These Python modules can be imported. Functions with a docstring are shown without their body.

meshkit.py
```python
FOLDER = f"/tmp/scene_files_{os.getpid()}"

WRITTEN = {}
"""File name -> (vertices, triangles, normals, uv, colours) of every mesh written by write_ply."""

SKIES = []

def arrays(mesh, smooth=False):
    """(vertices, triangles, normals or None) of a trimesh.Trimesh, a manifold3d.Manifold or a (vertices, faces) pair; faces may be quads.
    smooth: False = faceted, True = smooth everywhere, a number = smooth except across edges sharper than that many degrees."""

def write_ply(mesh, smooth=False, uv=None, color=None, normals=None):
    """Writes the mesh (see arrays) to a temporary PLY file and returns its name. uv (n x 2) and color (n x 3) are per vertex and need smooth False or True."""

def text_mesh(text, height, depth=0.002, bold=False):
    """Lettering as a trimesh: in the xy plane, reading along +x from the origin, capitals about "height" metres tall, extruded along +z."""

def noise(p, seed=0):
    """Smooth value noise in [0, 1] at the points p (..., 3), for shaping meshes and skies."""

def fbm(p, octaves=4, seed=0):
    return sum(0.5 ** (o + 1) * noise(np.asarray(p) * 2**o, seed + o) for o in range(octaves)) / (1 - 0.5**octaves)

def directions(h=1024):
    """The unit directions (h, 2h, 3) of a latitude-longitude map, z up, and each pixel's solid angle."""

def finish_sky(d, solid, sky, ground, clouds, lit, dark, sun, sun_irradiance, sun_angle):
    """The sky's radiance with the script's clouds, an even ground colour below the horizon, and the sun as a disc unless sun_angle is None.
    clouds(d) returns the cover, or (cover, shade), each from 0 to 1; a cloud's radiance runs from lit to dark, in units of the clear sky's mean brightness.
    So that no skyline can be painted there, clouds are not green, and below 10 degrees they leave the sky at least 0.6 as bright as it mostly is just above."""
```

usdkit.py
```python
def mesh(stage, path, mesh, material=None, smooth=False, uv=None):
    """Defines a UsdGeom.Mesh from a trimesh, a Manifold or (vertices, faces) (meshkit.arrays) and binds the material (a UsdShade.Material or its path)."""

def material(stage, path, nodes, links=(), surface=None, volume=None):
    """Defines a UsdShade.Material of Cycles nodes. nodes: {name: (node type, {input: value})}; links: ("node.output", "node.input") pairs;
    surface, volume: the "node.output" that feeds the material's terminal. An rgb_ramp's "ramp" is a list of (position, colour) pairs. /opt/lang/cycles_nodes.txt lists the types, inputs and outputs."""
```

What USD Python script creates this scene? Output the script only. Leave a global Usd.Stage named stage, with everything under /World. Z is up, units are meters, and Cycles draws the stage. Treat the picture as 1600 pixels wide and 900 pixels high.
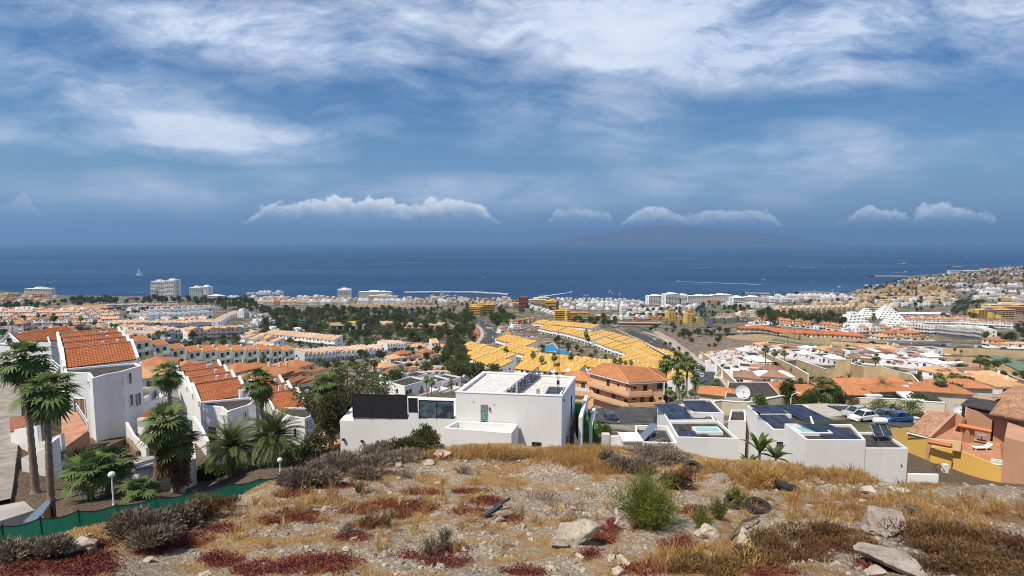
import math,random
import numpy as np
import trimesh
import shapely.geometry as sg
from scipy.interpolate import PchipInterpolator,RegularGridInterpolator
from pxr import Usd,UsdGeom,UsdLux,UsdShade,Gf,Sdf,Vt
import usdkit,meshkit
stage=Usd.Stage.CreateInMemory()
UsdGeom.SetStageUpAxis(stage,"Z")
UsdGeom.SetStageMetersPerUnit(stage,1.0)
UsdGeom.Xform.Define(stage,"/World")
UsdGeom.Scope.Define(stage,"/World/Looks")
rnd=random.Random(7)
nrg=np.random.default_rng(7)
# --- camera, exposure
EYE=170.0
FPX=800.0
PITCH=math.radians(5.02)
ROLL=math.radians(0.13)
cam=UsdGeom.Camera.Define(stage,"/World/camera")
cam.CreateHorizontalApertureAttr(36.0)
cam.CreateFocalLengthAttr(18.0)
cam.CreateExposureAttr(0.42)
cam.CreateClippingRangeAttr(Gf.Vec2f(0.1,200000.0))
_m=Gf.Matrix4d().SetRotate(Gf.Rotation(Gf.Vec3d(0,0,1),math.degrees(ROLL)))*Gf.Matrix4d().SetRotate(Gf.Rotation(Gf.Vec3d(1,0,0),90-math.degrees(PITCH)))*Gf.Matrix4d().SetTranslate(Gf.Vec3d(0,0,EYE))
cam.AddTransformOp().Set(_m)
def ray(u,v):
 """direction (dx/dy, 1, dz/dy) of the photograph's pixel (u, v)"""
 xc,yc=(u-800)/FPX,-(v-450)/FPX
 c,s=math.cos(ROLL),math.sin(ROLL)
 xc,yc=xc*c-yc*s,xc*s+yc*c
 fy=math.cos(PITCH)+yc*math.sin(PITCH)
 return xc/fy,(-math.sin(PITCH)+yc*math.cos(PITCH))/fy
def W(u,v,y):
 a,t=ray(u,v)
 return np.array([a*y,y,EYE+t*y])
def pix(P):
 """world points (n,3) -> photograph pixels"""
 P=np.atleast_2d(np.asarray(P,float))-[0,0,EYE]
 cp,sp=math.cos(PITCH),math.sin(PITCH)
 f=P[:,1]*cp-P[:,2]*sp
 up=P[:,1]*sp+P[:,2]*cp
 xc,yc=P[:,0]/f,up/f
 c,s=math.cos(ROLL),math.sin(ROLL)
 xc,yc=xc*c+yc*s,-xc*s+yc*c
 return np.stack([800+xc*FPX,450-yc*FPX],1)
# --- sun
SUN_EL,SUN_AZ=math.radians(58),math.radians(-132)
sdir=np.array([math.sin(SUN_AZ)*math.cos(SUN_EL),math.cos(SUN_AZ)*math.cos(SUN_EL),math.sin(SUN_EL)])
sun=UsdLux.DistantLight.Define(stage,"/World/sun")
sun.CreateIntensityAttr(1.05)
sun.CreateAngleAttr(1.2)
sun.CreateColorAttr(Gf.Vec3f(1.0,0.93,0.82))
sun.GetPrim().CreateAttribute("inputs:normalize",Sdf.ValueTypeNames.Bool).Set(True)
_z=Gf.Vec3d(*sdir)
_r=Gf.Rotation(Gf.Vec3d(0,0,1),_z)
sun.AddTransformOp().Set(Gf.Matrix4d().SetRotate(_r))
# --- sky with clouds
SKY_STRENGTH=0.14
class NodeGraph:
 def __init__(self):
  self.n,self.l,self.k={},[],0
 def add(self,kind,_name=None,**inp):
  name=_name or f"n{self.k}"
  self.k+=1
  vals={}
  for key,val in inp.items():
   if isinstance(val,str)and "." in val and val.split(".")[0]in self.n:
    self.l.append((val,f"{name}.{key}"))
   else:
    vals[key]=val
  self.n[name]=(kind,vals)
  return name
 def math(self,op,a,b=None,c=None,clamp=False):
  d={"value1":a}
  if b is not None:
   d["value2"]=b
  if c is not None:
   d["value3"]=c
  if clamp:
   d["use_clamp"]=True
  return self.add("math",math_type=op,**d)+".value"
 def mr(self,v,a,b,c=0.0,d=1.0,kind="smoothstep"):
  return self.add("map_range",range_type=kind,value=v,from_min=float(a),from_max=b if isinstance(b,str)else float(b),to_min=float(c),to_max=float(d))+".result"
 def noise(self,vec,scale,detail=4,rough=0.55,dist=0.0):
  return self.add("noise_texture",vector=vec,scale=float(scale),detail=float(detail),roughness=float(rough),distortion=float(dist))+".fac"
 def mapping(self,vec,loc=(0,0,0),rot=(0,0,0),scale=(1,1,1),kind="point"):
  return self.add("mapping",mapping_type=kind,vector=vec,location=loc,rotation=rot,scale=scale)+".vector"
 def mixc(self,f,a,b,kind="mix"):
  return self.add("mix_color",blend_type=kind,fac=f,a=a,b=b)+".result"
 def ramp(self,f,stops):
  return self.add("rgb_ramp",ramp=stops,fac=f)+".color"
def sky_material():
 g=NodeGraph()
 tc=g.add("texture_coordinate","tc")
 sep=g.add("separate_xyz","sep",vector="tc.generated")
 ay=g.math("maximum",g.math("absolute","sep.y"),0.05)
 X=g.math("divide","sep.x",ay)
 Z=g.math("divide","sep.z",ay)
 V=g.add("combine_xyz",x=X,y=Z,z=0.0)+".vector"
 sky=g.add("sky_texture",sky_type="single_scattering",sun_disc=False,sun_elevation=SUN_EL,sun_rotation=SUN_AZ,altitude=170.0,air_density=1.0,aerosol_density=0.6,ozone_density=2.0)+".color"
 sky=g.add("hsv",hue=0.505,saturation=1.38,value=0.50,fac=1.0,color=sky)+".color"
 low=g.mr(Z,0.0,0.34,1.0,0.0,"linear")
 sky=g.mixc(g.math("multiply",low,0.85),sky,(0.98,1.86,2.95))
 w0=g.add("noise_texture",vector=V,scale=2.2,detail=4.0,roughness=0.55)+".color"
 Vd=g.add("vector_math",math_type="multiply_add",vector1=w0,vector2=(0.20,0.14,0),vector3=V)+".vector"
 Pw=g.mapping(Vd,loc=(3.1,1.7,0),rot=(0,0,math.radians(12)),scale=(2.6,6.0,1))
 n1=g.noise(Pw,1.0,9,0.60,0.15)
 Ps=g.mapping(Vd,loc=(1.3,4.0,0),rot=(0,0,math.radians(14)),scale=(5.0,21.0,1))
 n2=g.noise(Ps,1.0,8,0.68,0.25)
 blobs=[(1330,40,560,110,3,1.15),(1120,92,300,48,-3,0.75),(640,25,520,80,4,0.75),(300,40,480,60,-9,0.7),(130,135,340,66,-13,0.75),(330,214,250,40,-5,1.15),(520,206,130,22,8,0.6),(55,208,140,34,-4,0.65),(730,150,360,90,-6,0.52),(1230,238,200,52,4,0.75),(1440,252,240,44,6,0.62),(960,210,200,50,-14,0.22),(350,300,760,40,0,0.62),(950,300,460,38,1,0.60),(1020,20,300,80,5,0.5)]
 acc=None
 warp=g.add("noise_texture",vector=V,scale=5.0,detail=5.0,roughness=0.6)+".color"
 Vw=g.add("vector_math",math_type="multiply_add",vector1=warp,vector2=(0.10,0.05,0),vector3=V)+".vector"
 for u,v,su,sv,rot,wgt in blobs:
  a,t=ray(u,v)
  m=g.mapping(Vw,loc=(a+0.05,t+0.025,0),rot=(0,0,math.radians(rot)),scale=(su/800,sv/800,1),kind="texture")
  b=g.add("gradient_texture",gradient_type="spherical",vector=m)+".fac"
  b=g.math("multiply",g.math("power",b,0.8),wgt)
  acc=b if acc is None else g.math("add",acc,b)
 nn=g.math("multiply_add",n1,0.62,g.math("multiply",n2,0.38))
 cover=g.math("multiply",acc,g.mr(nn,0.34,0.66,0.10,1.30,"linear"))
 veil_fill=g.math("multiply",g.mr(nn,0.48,0.74,0.0,0.30,"linear"),g.mr(Z,0.10,1.2,0.5,2.6,"linear"))  # thin cirrus veil, thickened overhead beyond the view to add fill light
 cover=g.math("minimum",g.math("add",cover,veil_fill),0.92)
 cirrus=g.mixc(g.mr(nn,0.38,0.66),(2.9,3.7,5.0),(4.9,5.2,5.8))
 col=g.mixc(cover,sky,cirrus)
 Vc=g.mapping(V,scale=(1.0,1.5,1.0))
 puff=g.math("multiply_add",g.noise(Vc,62,6,0.6,0.2),0.55,g.math("multiply",g.noise(Vc,24,4,0.55),0.45))
 big=g.noise(V,9,3,0.5)
 def bank(u0,u1,vtop,vbase,k,amp,lit,dark,op):
  nonlocal col
  (a0,_),(a1,_)=ray(u0,350),(ray(u1,350))
  t0,t1=ray(800,vbase)[1],ray(800,vtop)[1]
  prof=g.math("multiply",g.mr(X,a0,a0+0.20*(a1-a0)),g.mr(X,a1-0.17*(a1-a0),a1,1.0,0.0))
  h=g.math("multiply",prof,g.mr(g.noise(g.mapping(V,loc=(k,k*.7,0)),13,3,0.55),0.30,0.66,0.42,1.0,"linear"))
  top=g.math("multiply_add",h,t1-t0,t0)
  edge=g.math("multiply_add",g.math("subtract",puff,0.45),amp,top)
  d=g.mr(g.math("subtract",edge,Z),-0.002,0.007)
  d=g.math("multiply",d,g.mr(g.math("multiply_add",big,0.006,Z),t0-0.002,t0+0.010))
  d=g.math("multiply",d,g.mr(prof,0.0,0.30))
  rel=g.mr(g.math("multiply_add",g.math("subtract",puff,0.5),0.045,Z),t0,g.math("multiply_add",h,t1-t0,t0+0.004),0.0,1.0,"linear")
  cc=g.mixc(g.mr(rel,0.15,0.95),dark,lit)
  col=g.mixc(g.math("multiply",d,op),col,cc)
 bank(360,800,300,353,0.0,0.055,(7.2,7.3,7.2),(1.7,2.45,3.4),0.95)
 bank(850,965,322,350,3.0,0.04,(5.0,5.8,6.6),(1.7,2.5,3.4),0.8)
 bank(955,1235,320,356,7.7,0.045,(6.2,6.7,7.0),(1.7,2.45,3.4),0.85)
 bank(1290,1580,316,354,5.2,0.05,(6.8,7.2,7.4),(1.75,2.5,3.45),0.88)
 bank(-160,75,290,342,9.1,0.05,(3.4,4.0,4.7),(2.0,2.6,3.5),0.75)
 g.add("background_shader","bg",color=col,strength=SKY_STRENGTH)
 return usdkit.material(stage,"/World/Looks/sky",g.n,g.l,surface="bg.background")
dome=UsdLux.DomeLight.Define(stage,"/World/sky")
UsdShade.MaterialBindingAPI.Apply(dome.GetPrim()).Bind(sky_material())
dome.GetPrim().SetCustomDataByKey("kind","structure")
# --- helpers: meshes
_used={}
def numbered(parent,name):
 key=f"{parent}/{name}"
 k=_used.get(key,0)
 _used[key]=k+1
 return key if k==0 else f"{key}_{k:03d}"
class MB:
 """collects faces of one mesh"""
 def __init__(self):
  self.v,self.f,self.n=[],[],0
 def add(self,v,f):
  v=np.asarray(v,float)
  f=np.asarray(f,int)
  if f.shape[1]==4:
   f=np.vstack([f[:,[0,1,2]],f[:,[0,2,3]]])
  self.v.append(v)
  self.f.append(f+self.n)
  self.n+=len(v)
  return self
 def tm(self,m):
  return self.add(m.vertices,m.faces)
 def box(self,x0,x1,y0,y1,z0,z1):
  v=[(x0,y0,z0),(x1,y0,z0),(x1,y1,z0),(x0,y1,z0),(x0,y0,z1),(x1,y0,z1),(x1,y1,z1),(x0,y1,z1)]
  return self.add(v,[(0,3,2,1),(4,5,6,7),(0,1,5,4),(1,2,6,5),(2,3,7,6),(3,0,4,7)])
 def quad(self,*p):
  return self.add(p,[(0,1,2,3)])
 def prism(self,pts,z0,z1):
  """closed prism over an outline (counter-clockwise), z0/z1 numbers or one value per corner"""
  poly=sg.Polygon(pts)
  if poly.exterior.is_ccw is False:
   pts=pts[::-1]
   z0=z0[::-1]if np.ndim(z0)else z0
   z1=z1[::-1]if np.ndim(z1)else z1
  n=len(pts)
  P=np.array(pts,float)
  z0,z1=np.broadcast_to(z0,n),np.broadcast_to(z1,n)
  v=np.vstack([np.c_[P,z0],np.c_[P,z1]])
  try:
   vv,ff=trimesh.creation.triangulate_polygon(sg.Polygon(pts),engine="earcut")
   idx=[int(np.argmin(((P-q)**2).sum(1)))for q in vv]
   ff=np.array([[idx[a]for a in t]for t in ff])
   ar=[(P[b][0]-P[a][0])*(P[c][1]-P[a][1])-(P[c][0]-P[a][0])*(P[b][1]-P[a][1])for a,b,c in ff]
   ff=np.array([t if s>0 else t[::-1]for t,s in zip(ff,ar)])
  except Exception:
   ff=np.array([(0,i,i+1)for i in range(1,n-1)])
  self.add(v,np.vstack([ff[:,::-1],ff+n]))
  i=np.arange(n)
  j=(i+1)%n
  self.add(v,np.stack([i,j,j+n,i+n],1))
  return self
 def solid(self,top):
  """closed hull of points"""
  m=trimesh.convex.convex_hull(np.asarray(top,float))
  return self.tm(m)
 def tube(self,pts,r,sides=6,cap=True):
  p=np.asarray(pts,float)
  t=np.gradient(p,axis=0)
  t/=np.linalg.norm(t,axis=1,keepdims=True)+1e-12
  ref=np.where(np.abs(t[:,2:])<0.9,[[0,0,1.0]],[[1.0,0,0]])
  a=np.cross(t,ref)
  a/=np.linalg.norm(a,axis=1,keepdims=True)+1e-12
  b=np.cross(t,a)
  ang=np.arange(sides)*2*np.pi/sides
  r=np.broadcast_to(r,(len(p),))[:,None,None]
  v=(p[:,None]+r*(np.cos(ang)[None,:,None]*a[:,None]+np.sin(ang)[None,:,None]*b[:,None])).reshape(-1,3)
  i,j=np.meshgrid(np.arange(len(p)-1),np.arange(sides),indexing="ij")
  q=np.stack([i*sides+j,i*sides+(j+1)%sides,(i+1)*sides+(j+1)%sides,(i+1)*sides+j],-1).reshape(-1,4)
  self.add(v,q[:,::-1])
  if cap:
   n=len(p)
   self.add(v[:sides],[(0,k+1,k)for k in range(1,sides-1)][::-1])
   self.add(v[-sides:],[(0,k,k+1)for k in range(1,sides-1)])
  return self
 def lathe(self,prof,c=(0,0,0),sides=10):
  prof=np.asarray(prof,float)
  ang=np.arange(sides)*2*np.pi/sides
  v=np.stack([prof[:,None,0]*np.cos(ang),prof[:,None,0]*np.sin(ang),np.broadcast_to(prof[:,None,1],(len(prof),sides))],-1).reshape(-1,3)+np.asarray(c)
  i,j=np.meshgrid(np.arange(len(prof)-1),np.arange(sides),indexing="ij")
  q=np.stack([i*sides+j,i*sides+(j+1)%sides,(i+1)*sides+(j+1)%sides,(i+1)*sides+j],-1).reshape(-1,4)
  return self.add(v,q)
 def xf(self,M=None,loc=None,rz=0.0,scale=None):
  """transforms everything collected so far"""
  for k,v in enumerate(self.v):
   if scale is not None:
    v=v*scale
   if M is not None:
    v=v@np.asarray(M)[:3,:3].T
   if rz:
    c,s=math.cos(rz),math.sin(rz)
    v=v@np.array([[c,-s,0],[s,c,0],[0,0,1]]).T
   if loc is not None:
    v=v+loc
   self.v[k]=v
  return self
 def join(self,o):
  for v,f in zip(o.v,o.f):
   pass
  v,f=o.arr()
  return self.add(v,f)
 def arr(self):
  if not self.v:
   return np.zeros((0,3)),np.zeros((0,3),int)
  return np.vstack(self.v),np.vstack(self.f)
def put_mesh(path,mb,mat,smooth=False):
 m=usdkit.mesh(stage,path,mb.arr()if isinstance(mb,MB)else mb,mat,smooth=smooth)
 return m
class Thing:
 def __init__(self,path):
  self.path=path
 def part(self,name,mb,mat,under=None,smooth=False,label=None,kind=None):
  p=numbered(under or self.path,name)
  m=put_mesh(p,mb,mat,smooth)
  if label:
   m.GetPrim().SetCustomDataByKey("label",label)
  if kind:
   m.GetPrim().SetCustomDataByKey("kind",kind)
  return p
def tag(prim,label=None,cat=None,group=None,kind=None):
 for k,v in(("label",label),("category",cat),("group",group),("kind",kind)):
  if v:
   prim.SetCustomDataByKey(k,v)
def thing(name,label,cat,loc=(0,0,0),rz=0.0,group=None):
 p=numbered("/World",name)
 x=UsdGeom.Xform.Define(stage,p)
 x.AddTranslateOp().Set(Gf.Vec3d(*map(float,loc)))
 if rz:
  x.AddRotateZOp().Set(math.degrees(rz))
 tag(x.GetPrim(),label,cat,group)
 return Thing(p)
def one(name,mb,mat,label,cat,group=None,smooth=False,loc=None,rz=0.0,kind=None):
 p=numbered("/World",name)
 m=put_mesh(p,mb,mat,smooth)
 if loc is not None:
  m.AddTranslateOp().Set(Gf.Vec3d(*map(float,loc)))
 if rz:
  m.AddRotateZOp().Set(math.degrees(rz))
 tag(m.GetPrim(),label,cat,group,kind)
 return m
def struct(name,mb,mat,smooth=False,kind="structure",label=None):
 p=numbered("/World",name)
 m=put_mesh(p,mb,mat,smooth)
 tag(m.GetPrim(),label,None,None,kind)
 return m
stage.CreateClassPrim("/World/kinds")
def proto(name):
 p=numbered("/World/kinds",name)
 UsdGeom.Xform.Define(stage,p)
 return Thing(p)
def place(pr,name,label,cat,loc,rz=0.0,scale=1.0,group=None,tilt=None):
 p=numbered("/World",name)
 x=UsdGeom.Xform.Define(stage,p)
 x.AddTranslateOp().Set(Gf.Vec3d(*map(float,loc)))
 x.AddRotateZOp().Set(math.degrees(rz))
 if tilt:
  x.AddRotateXOp().Set(math.degrees(tilt[0]))
  x.AddRotateYOp(opSuffix="b").Set(math.degrees(tilt[1]))
 if np.ndim(scale)or scale!=1.0:
  s=np.broadcast_to(scale,3)
  x.AddScaleOp().Set(Gf.Vec3f(*map(float,s)))
 prim=x.GetPrim()
 prim.GetReferences().AddInternalReference(pr.path)
 prim.SetInstanceable(True)
 tag(prim,label,cat,group)
 return prim
def instancer(name,protos,pos,idx,rz,scale,label=None,kind="stuff",tilt=None):
 """protos: list of (part name, MB, material)"""
 p=numbered("/World",name)
 pi=UsdGeom.PointInstancer.Define(stage,p)
 rel=pi.CreatePrototypesRel()
 for nm,mb,mat in protos:
  q=numbered(p,nm)
  put_mesh(q,mb,mat)
  rel.AddTarget(q)
 pi.CreatePositionsAttr(Vt.Vec3fArray.FromNumpy(np.asarray(pos,np.float32)))
 pi.CreateProtoIndicesAttr(Vt.IntArray.FromNumpy(np.asarray(idx,np.int32)))
 sc=np.asarray(scale,np.float32)
 if sc.ndim==1:
  sc=np.repeat(sc[:,None],3,1)
 pi.CreateScalesAttr(Vt.Vec3fArray.FromNumpy(np.ascontiguousarray(sc)))
 h=np.asarray(rz)/2
 q4=np.zeros((len(h),4),np.float32)
 if tilt is None:
  q4[:,2],q4[:,3]=np.sin(h),np.cos(h)
 else:
  t=np.asarray(tilt)/2
  q4[:,0],q4[:,1],q4[:,2],q4[:,3]=np.sin(t)*np.cos(h),np.sin(t)*np.sin(h),np.cos(t)*np.sin(h),np.cos(t)*np.cos(h)
 pi.CreateOrientationsAttr(Vt.QuathArray([Gf.Quath(float(a[3]),float(a[0]),float(a[1]),float(a[2]))for a in q4]))
 tag(pi.GetPrim(),label,None,None,kind)
 return pi
# --- materials
MATS={}
def mat(name,build):
 if name not in MATS:
  g=NodeGraph()
  s=build(g)
  MATS[name]=usdkit.material(stage,"/World/Looks/"+name,g.n,g.l,surface=s)
 return MATS[name]
def _pos(g,obj=False):
 if obj:
  g.add("texture_coordinate","tc")
  return "tc.object"
 g.add("geometry","geo")
 return "geo.position"
def plaster(name,col,rough=0.9,vary=0.10,streak=0.12,dirt=(0.30,0.26,0.22),rand=0.0,bump=0.15):
 """painted render: slight blotches, vertical rain streaks, fine grain"""
 def b(g):
  P=_pos(g)
  n=g.noise(P,0.35,5,0.6)
  c=g.mixc(g.mr(n,0.3,0.7,0,1,"linear"),tuple(x*(1-vary)for x in col),tuple(min(x*(1+vary*.5),0.9)for x in col))
  st=g.noise(g.mapping(P,scale=(2.2,2.2,0.16)),1.0,4,0.65)
  c=g.mixc(g.mr(st,0.56,0.78,0.0,streak),c,dirt)
  if rand:
   oi=g.add("object_info")
   c=g.add("hsv",hue=0.5,saturation=1.0,value=g.mr(oi+".random",0,1,1-rand,1+rand*.5,"linear"),fac=1.0,color=c)+".color"
  fine=g.noise(P,22,3,0.6)
  bm=g.add("bump",height=fine,strength=bump,distance=0.01)
  g.add("principled_bsdf","p",base_color=c,roughness=rough,normal=bm+".normal",specular_ior_level=0.25)
  return "p.BSDF"
 return mat(name,b)
def tiles(name,col,col2,sx=0.30,sy=0.36,rough=0.85,rand=0.12,mortar=(0.10,0.04,0.02),wash=0.25):
 """clay roof tiles: rolls along local x, courses along the slope, sun-bleached and stained patches"""
 def b(g):
  P=_pos(g,True)
  g.add("separate_xyz","s",vector=P)
  w=g.math("absolute",g.math("sine",g.math("multiply","s.x",math.pi/sx)))
  row=g.math("fraction",g.math("divide","s.y",sy))
  n=g.noise(P,0.5,5,0.62)
  cell=g.add("white_noise_texture",dimensions="2D",vector=g.add("combine_xyz",x=g.math("floor",g.math("divide","s.x",sx)),y=g.math("floor",g.math("divide","s.y",sy)),z=0.0)+".vector")+".value"
  f=g.math("multiply_add",cell,0.5,g.math("multiply",g.mr(n,0.3,0.7,0,1,"linear"),0.6),clamp=True)
  c=g.mixc(f,col,col2)
  oi=g.add("object_info")
  c=g.add("hsv",hue=0.5,saturation=1.0,value=g.mr(oi+".random",0,1,1-rand,1+rand,"linear"),fac=1.0,color=c)+".color"
  c=g.mixc(g.mr(w,0.0,0.35,0.75,0.0),c,mortar)
  c=g.mixc(g.mr(row,0.0,0.14,0.55,0.0),c,mortar)
  h=g.math("multiply_add",w,0.7,g.math("multiply",row,-0.3))
  bm=g.add("bump",height=h,strength=0.6,distance=0.05)
  g.add("principled_bsdf","p",base_color=c,roughness=rough,normal=bm+".normal",specular_ior_level=0.2)
  return "p.BSDF"
 return mat(name,b)
def speck(name,col,col2,scale=3.0,rough=0.9,detail=6,bump=0.3,dist=0.02,lo=0.35,hi=0.65,spec=0.3,obj=False,metallic=0.0,rand=0.0):
 def b(g):
  P=_pos(g,obj)
  n=g.noise(P,scale,detail,0.62)
  c=g.mixc(g.mr(n,lo,hi,0,1,"linear"),col,col2)
  if rand:
   oi=g.add("object_info")
   c=g.add("hsv",hue=0.5,saturation=1.0,value=g.mr(oi+".random",0,1,1-rand,1+rand,"linear"),fac=1.0,color=c)+".color"
  bm=g.add("bump",height=n,strength=bump,distance=dist)
  g.add("principled_bsdf","p",base_color=c,roughness=rough,normal=bm+".normal",specular_ior_level=spec,metallic=metallic)
  return "p.BSDF"
 return mat(name,b)
def flat(name,col,rough=0.6,metallic=0.0,spec=0.5,coat=0.0):
 def b(g):
  P=_pos(g,True)
  n=g.noise(P,4.0,4,0.6)
  c=g.mixc(g.mr(n,0.3,0.7,0,1,"linear"),tuple(x*.88 for x in col),tuple(min(1,x*1.08)for x in col))
  g.add("principled_bsdf","p",base_color=c,roughness=rough,metallic=metallic,specular_ior_level=spec,coat_weight=coat)
  return "p.BSDF"
 return mat(name,b)
def leaf(name,col,col2,rand=0.25,trans=0.35,scale=1.5,rough=0.6,obj=True):
 """leaf blades: two greens by patches and by leaf, some light through the blade"""
 def b(g):
  P=_pos(g,obj)
  n=g.noise(P,scale,3,0.6)
  if obj:
   g.add("geometry","geo")
  f=g.math("multiply_add","geo.random_per_island",0.5,g.math("multiply",g.mr(n,0.3,0.7,0,1,"linear"),0.5))
  c=g.mixc(f,col,col2)
  oi=g.add("object_info")
  c=g.add("hsv",hue=g.mr(oi+".random",0,1,0.485,0.51,"linear"),saturation=1.0,value=g.mr(oi+".random",0,1,1-rand,1+rand,"linear"),fac=1.0,color=c)+".color"
  g.add("principled_bsdf","p",base_color=c,roughness=rough,specular_ior_level=0.3)
  g.add("translucent_bsdf","t",color=c)
  g.add("mix_closure","m",fac=trans,closure1="p.BSDF",closure2="t.BSDF")
  return "m.closure"
 return mat(name,b)
def carpaint(name,col):
 def b(g):
  g.add("principled_bsdf","p",base_color=col,roughness=0.35,coat_weight=0.8,coat_roughness=0.08,specular_ior_level=0.5)
  return "p.BSDF"
 return mat(name,b)
def glass_dark(name="dark_glass",col=(0.03,0.04,0.045),rough=0.08):
 def b(g):
  P=_pos(g)
  n=g.noise(P,1.2,2,0.5)
  c=g.mixc(g.mr(n,0.35,0.65),tuple(x*.5 for x in col),tuple(x*1.8 for x in col))
  g.add("principled_bsdf","p",base_color=c,roughness=rough,specular_ior_level=0.7)
  return "p.BSDF"
 return mat(name,b)
WHITE_SHADED=plaster("white_render",(0.745,0.73,0.70),vary=0.06,streak=0.16)  # near white, darkened to paint in cloud shade over the foreground
WHITE_SUNLIT=plaster("white_render_sunlit",(0.85,0.835,0.80),vary=0.06,streak=0.10,rand=0.08)  # same white for the far town, lightened to paint in its sunlight
CREAM=plaster("cream_render",(0.66,0.57,0.44),rand=0.10)
PEACH=plaster("peach_render",(0.72,0.46,0.265),vary=0.10)
TAN=plaster("tan_render",(0.62,0.43,0.235),vary=0.18,streak=0.2,dirt=(0.22,0.15,0.09))
OCHRE=plaster("ochre_render",(0.62,0.40,0.11),rand=0.06)
YELLOW=plaster("yellow_render",(0.66,0.41,0.10),vary=0.10,streak=0.15)
RUST=plaster("rust_render",(0.50,0.27,0.165),vary=0.10,streak=0.10)
PINK=plaster("pink_render",(0.55,0.30,0.22),rand=0.1)
PALEYEL=plaster("pale_yellow_render",(0.68,0.58,0.33),rand=0.08)
BROWN=plaster("brown_render",(0.22,0.12,0.075),rand=0.1)
CONCRETE=plaster("concrete",(0.42,0.38,0.33),vary=0.2,streak=0.25)
TILE=tiles("orange_tiles",(0.38,0.135,0.055),(0.55,0.24,0.105),rand=.18)
TILE_NEAR=tiles("orange_tiles_near",(0.30,0.085,0.032),(0.46,0.165,0.065),sx=0.34,sy=0.42,rand=0.03)
TILE_PALE=tiles("pale_orange_tiles",(0.56,0.28,0.125),(0.70,0.42,0.21))
TILE_YEL=tiles("yellow_tiles",(0.52,0.285,0.055),(0.65,0.41,0.11),rand=0.10,mortar=(0.40,0.19,0.04))
TILE_BROWN=tiles("brown_tiles",(0.24,0.125,0.08),(0.40,0.235,0.155),rand=.25)
TILE_RED=tiles("red_tiles",(0.42,0.105,0.04),(0.56,0.19,0.075),rand=0.05)
BITUMEN=speck("bitumen",(0.03,0.027,0.025),(0.085,0.073,0.062),scale=1.6,bump=0.2)
ROOFGRAVEL=speck("pale_roof_gravel",(0.50,0.47,0.43),(0.66,0.63,0.58),scale=2.2,bump=0.3)
ASPHALT=speck("asphalt",(0.045,0.045,0.048),(0.085,0.082,0.08),scale=0.5)
PAVING=speck("paving",(0.36,0.31,0.26),(0.50,0.44,0.38),scale=1.0)
TERRA=speck("terracotta_paving",(0.36,0.16,0.09),(0.52,0.27,0.16),scale=1.3)
GLASS=glass_dark()
GLASS_GREEN=glass_dark("green_glass",(0.10,0.19,0.16),0.05)
GLASS_BLUE=glass_dark("blue_glass",(0.05,0.08,0.10),0.06)
WINDOW=glass_dark("window_far",(0.045,0.045,0.05),0.2)
WOOD=flat("dark_wood",(0.07,0.032,0.018),0.6)
WOODMID=flat("brown_wood",(0.20,0.085,0.035),0.6)
METAL=flat("grey_metal",(0.42,0.42,0.42),0.4,0.7)
STEEL=flat("steel",(0.6,0.61,0.62),0.3,0.85)
DARKMETAL=flat("dark_metal",(0.035,0.035,0.038),0.5,0.3)
BLACK=flat("black_mesh",(0.018,0.018,0.02),0.55)
RUBBER=speck("rubber",(0.012,0.012,0.012),(0.04,0.038,0.034),scale=7,rough=0.75)
WHITEPAINT=flat("white_paint",(0.78,0.78,0.76),0.45)
POOLWATER=flat("pool_water",(0.02,0.20,0.40),0.12)
TRUNK=speck("palm_bark",(0.16,0.115,0.08),(0.30,0.23,0.17),scale=5,bump=0.6,dist=0.04)
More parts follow.
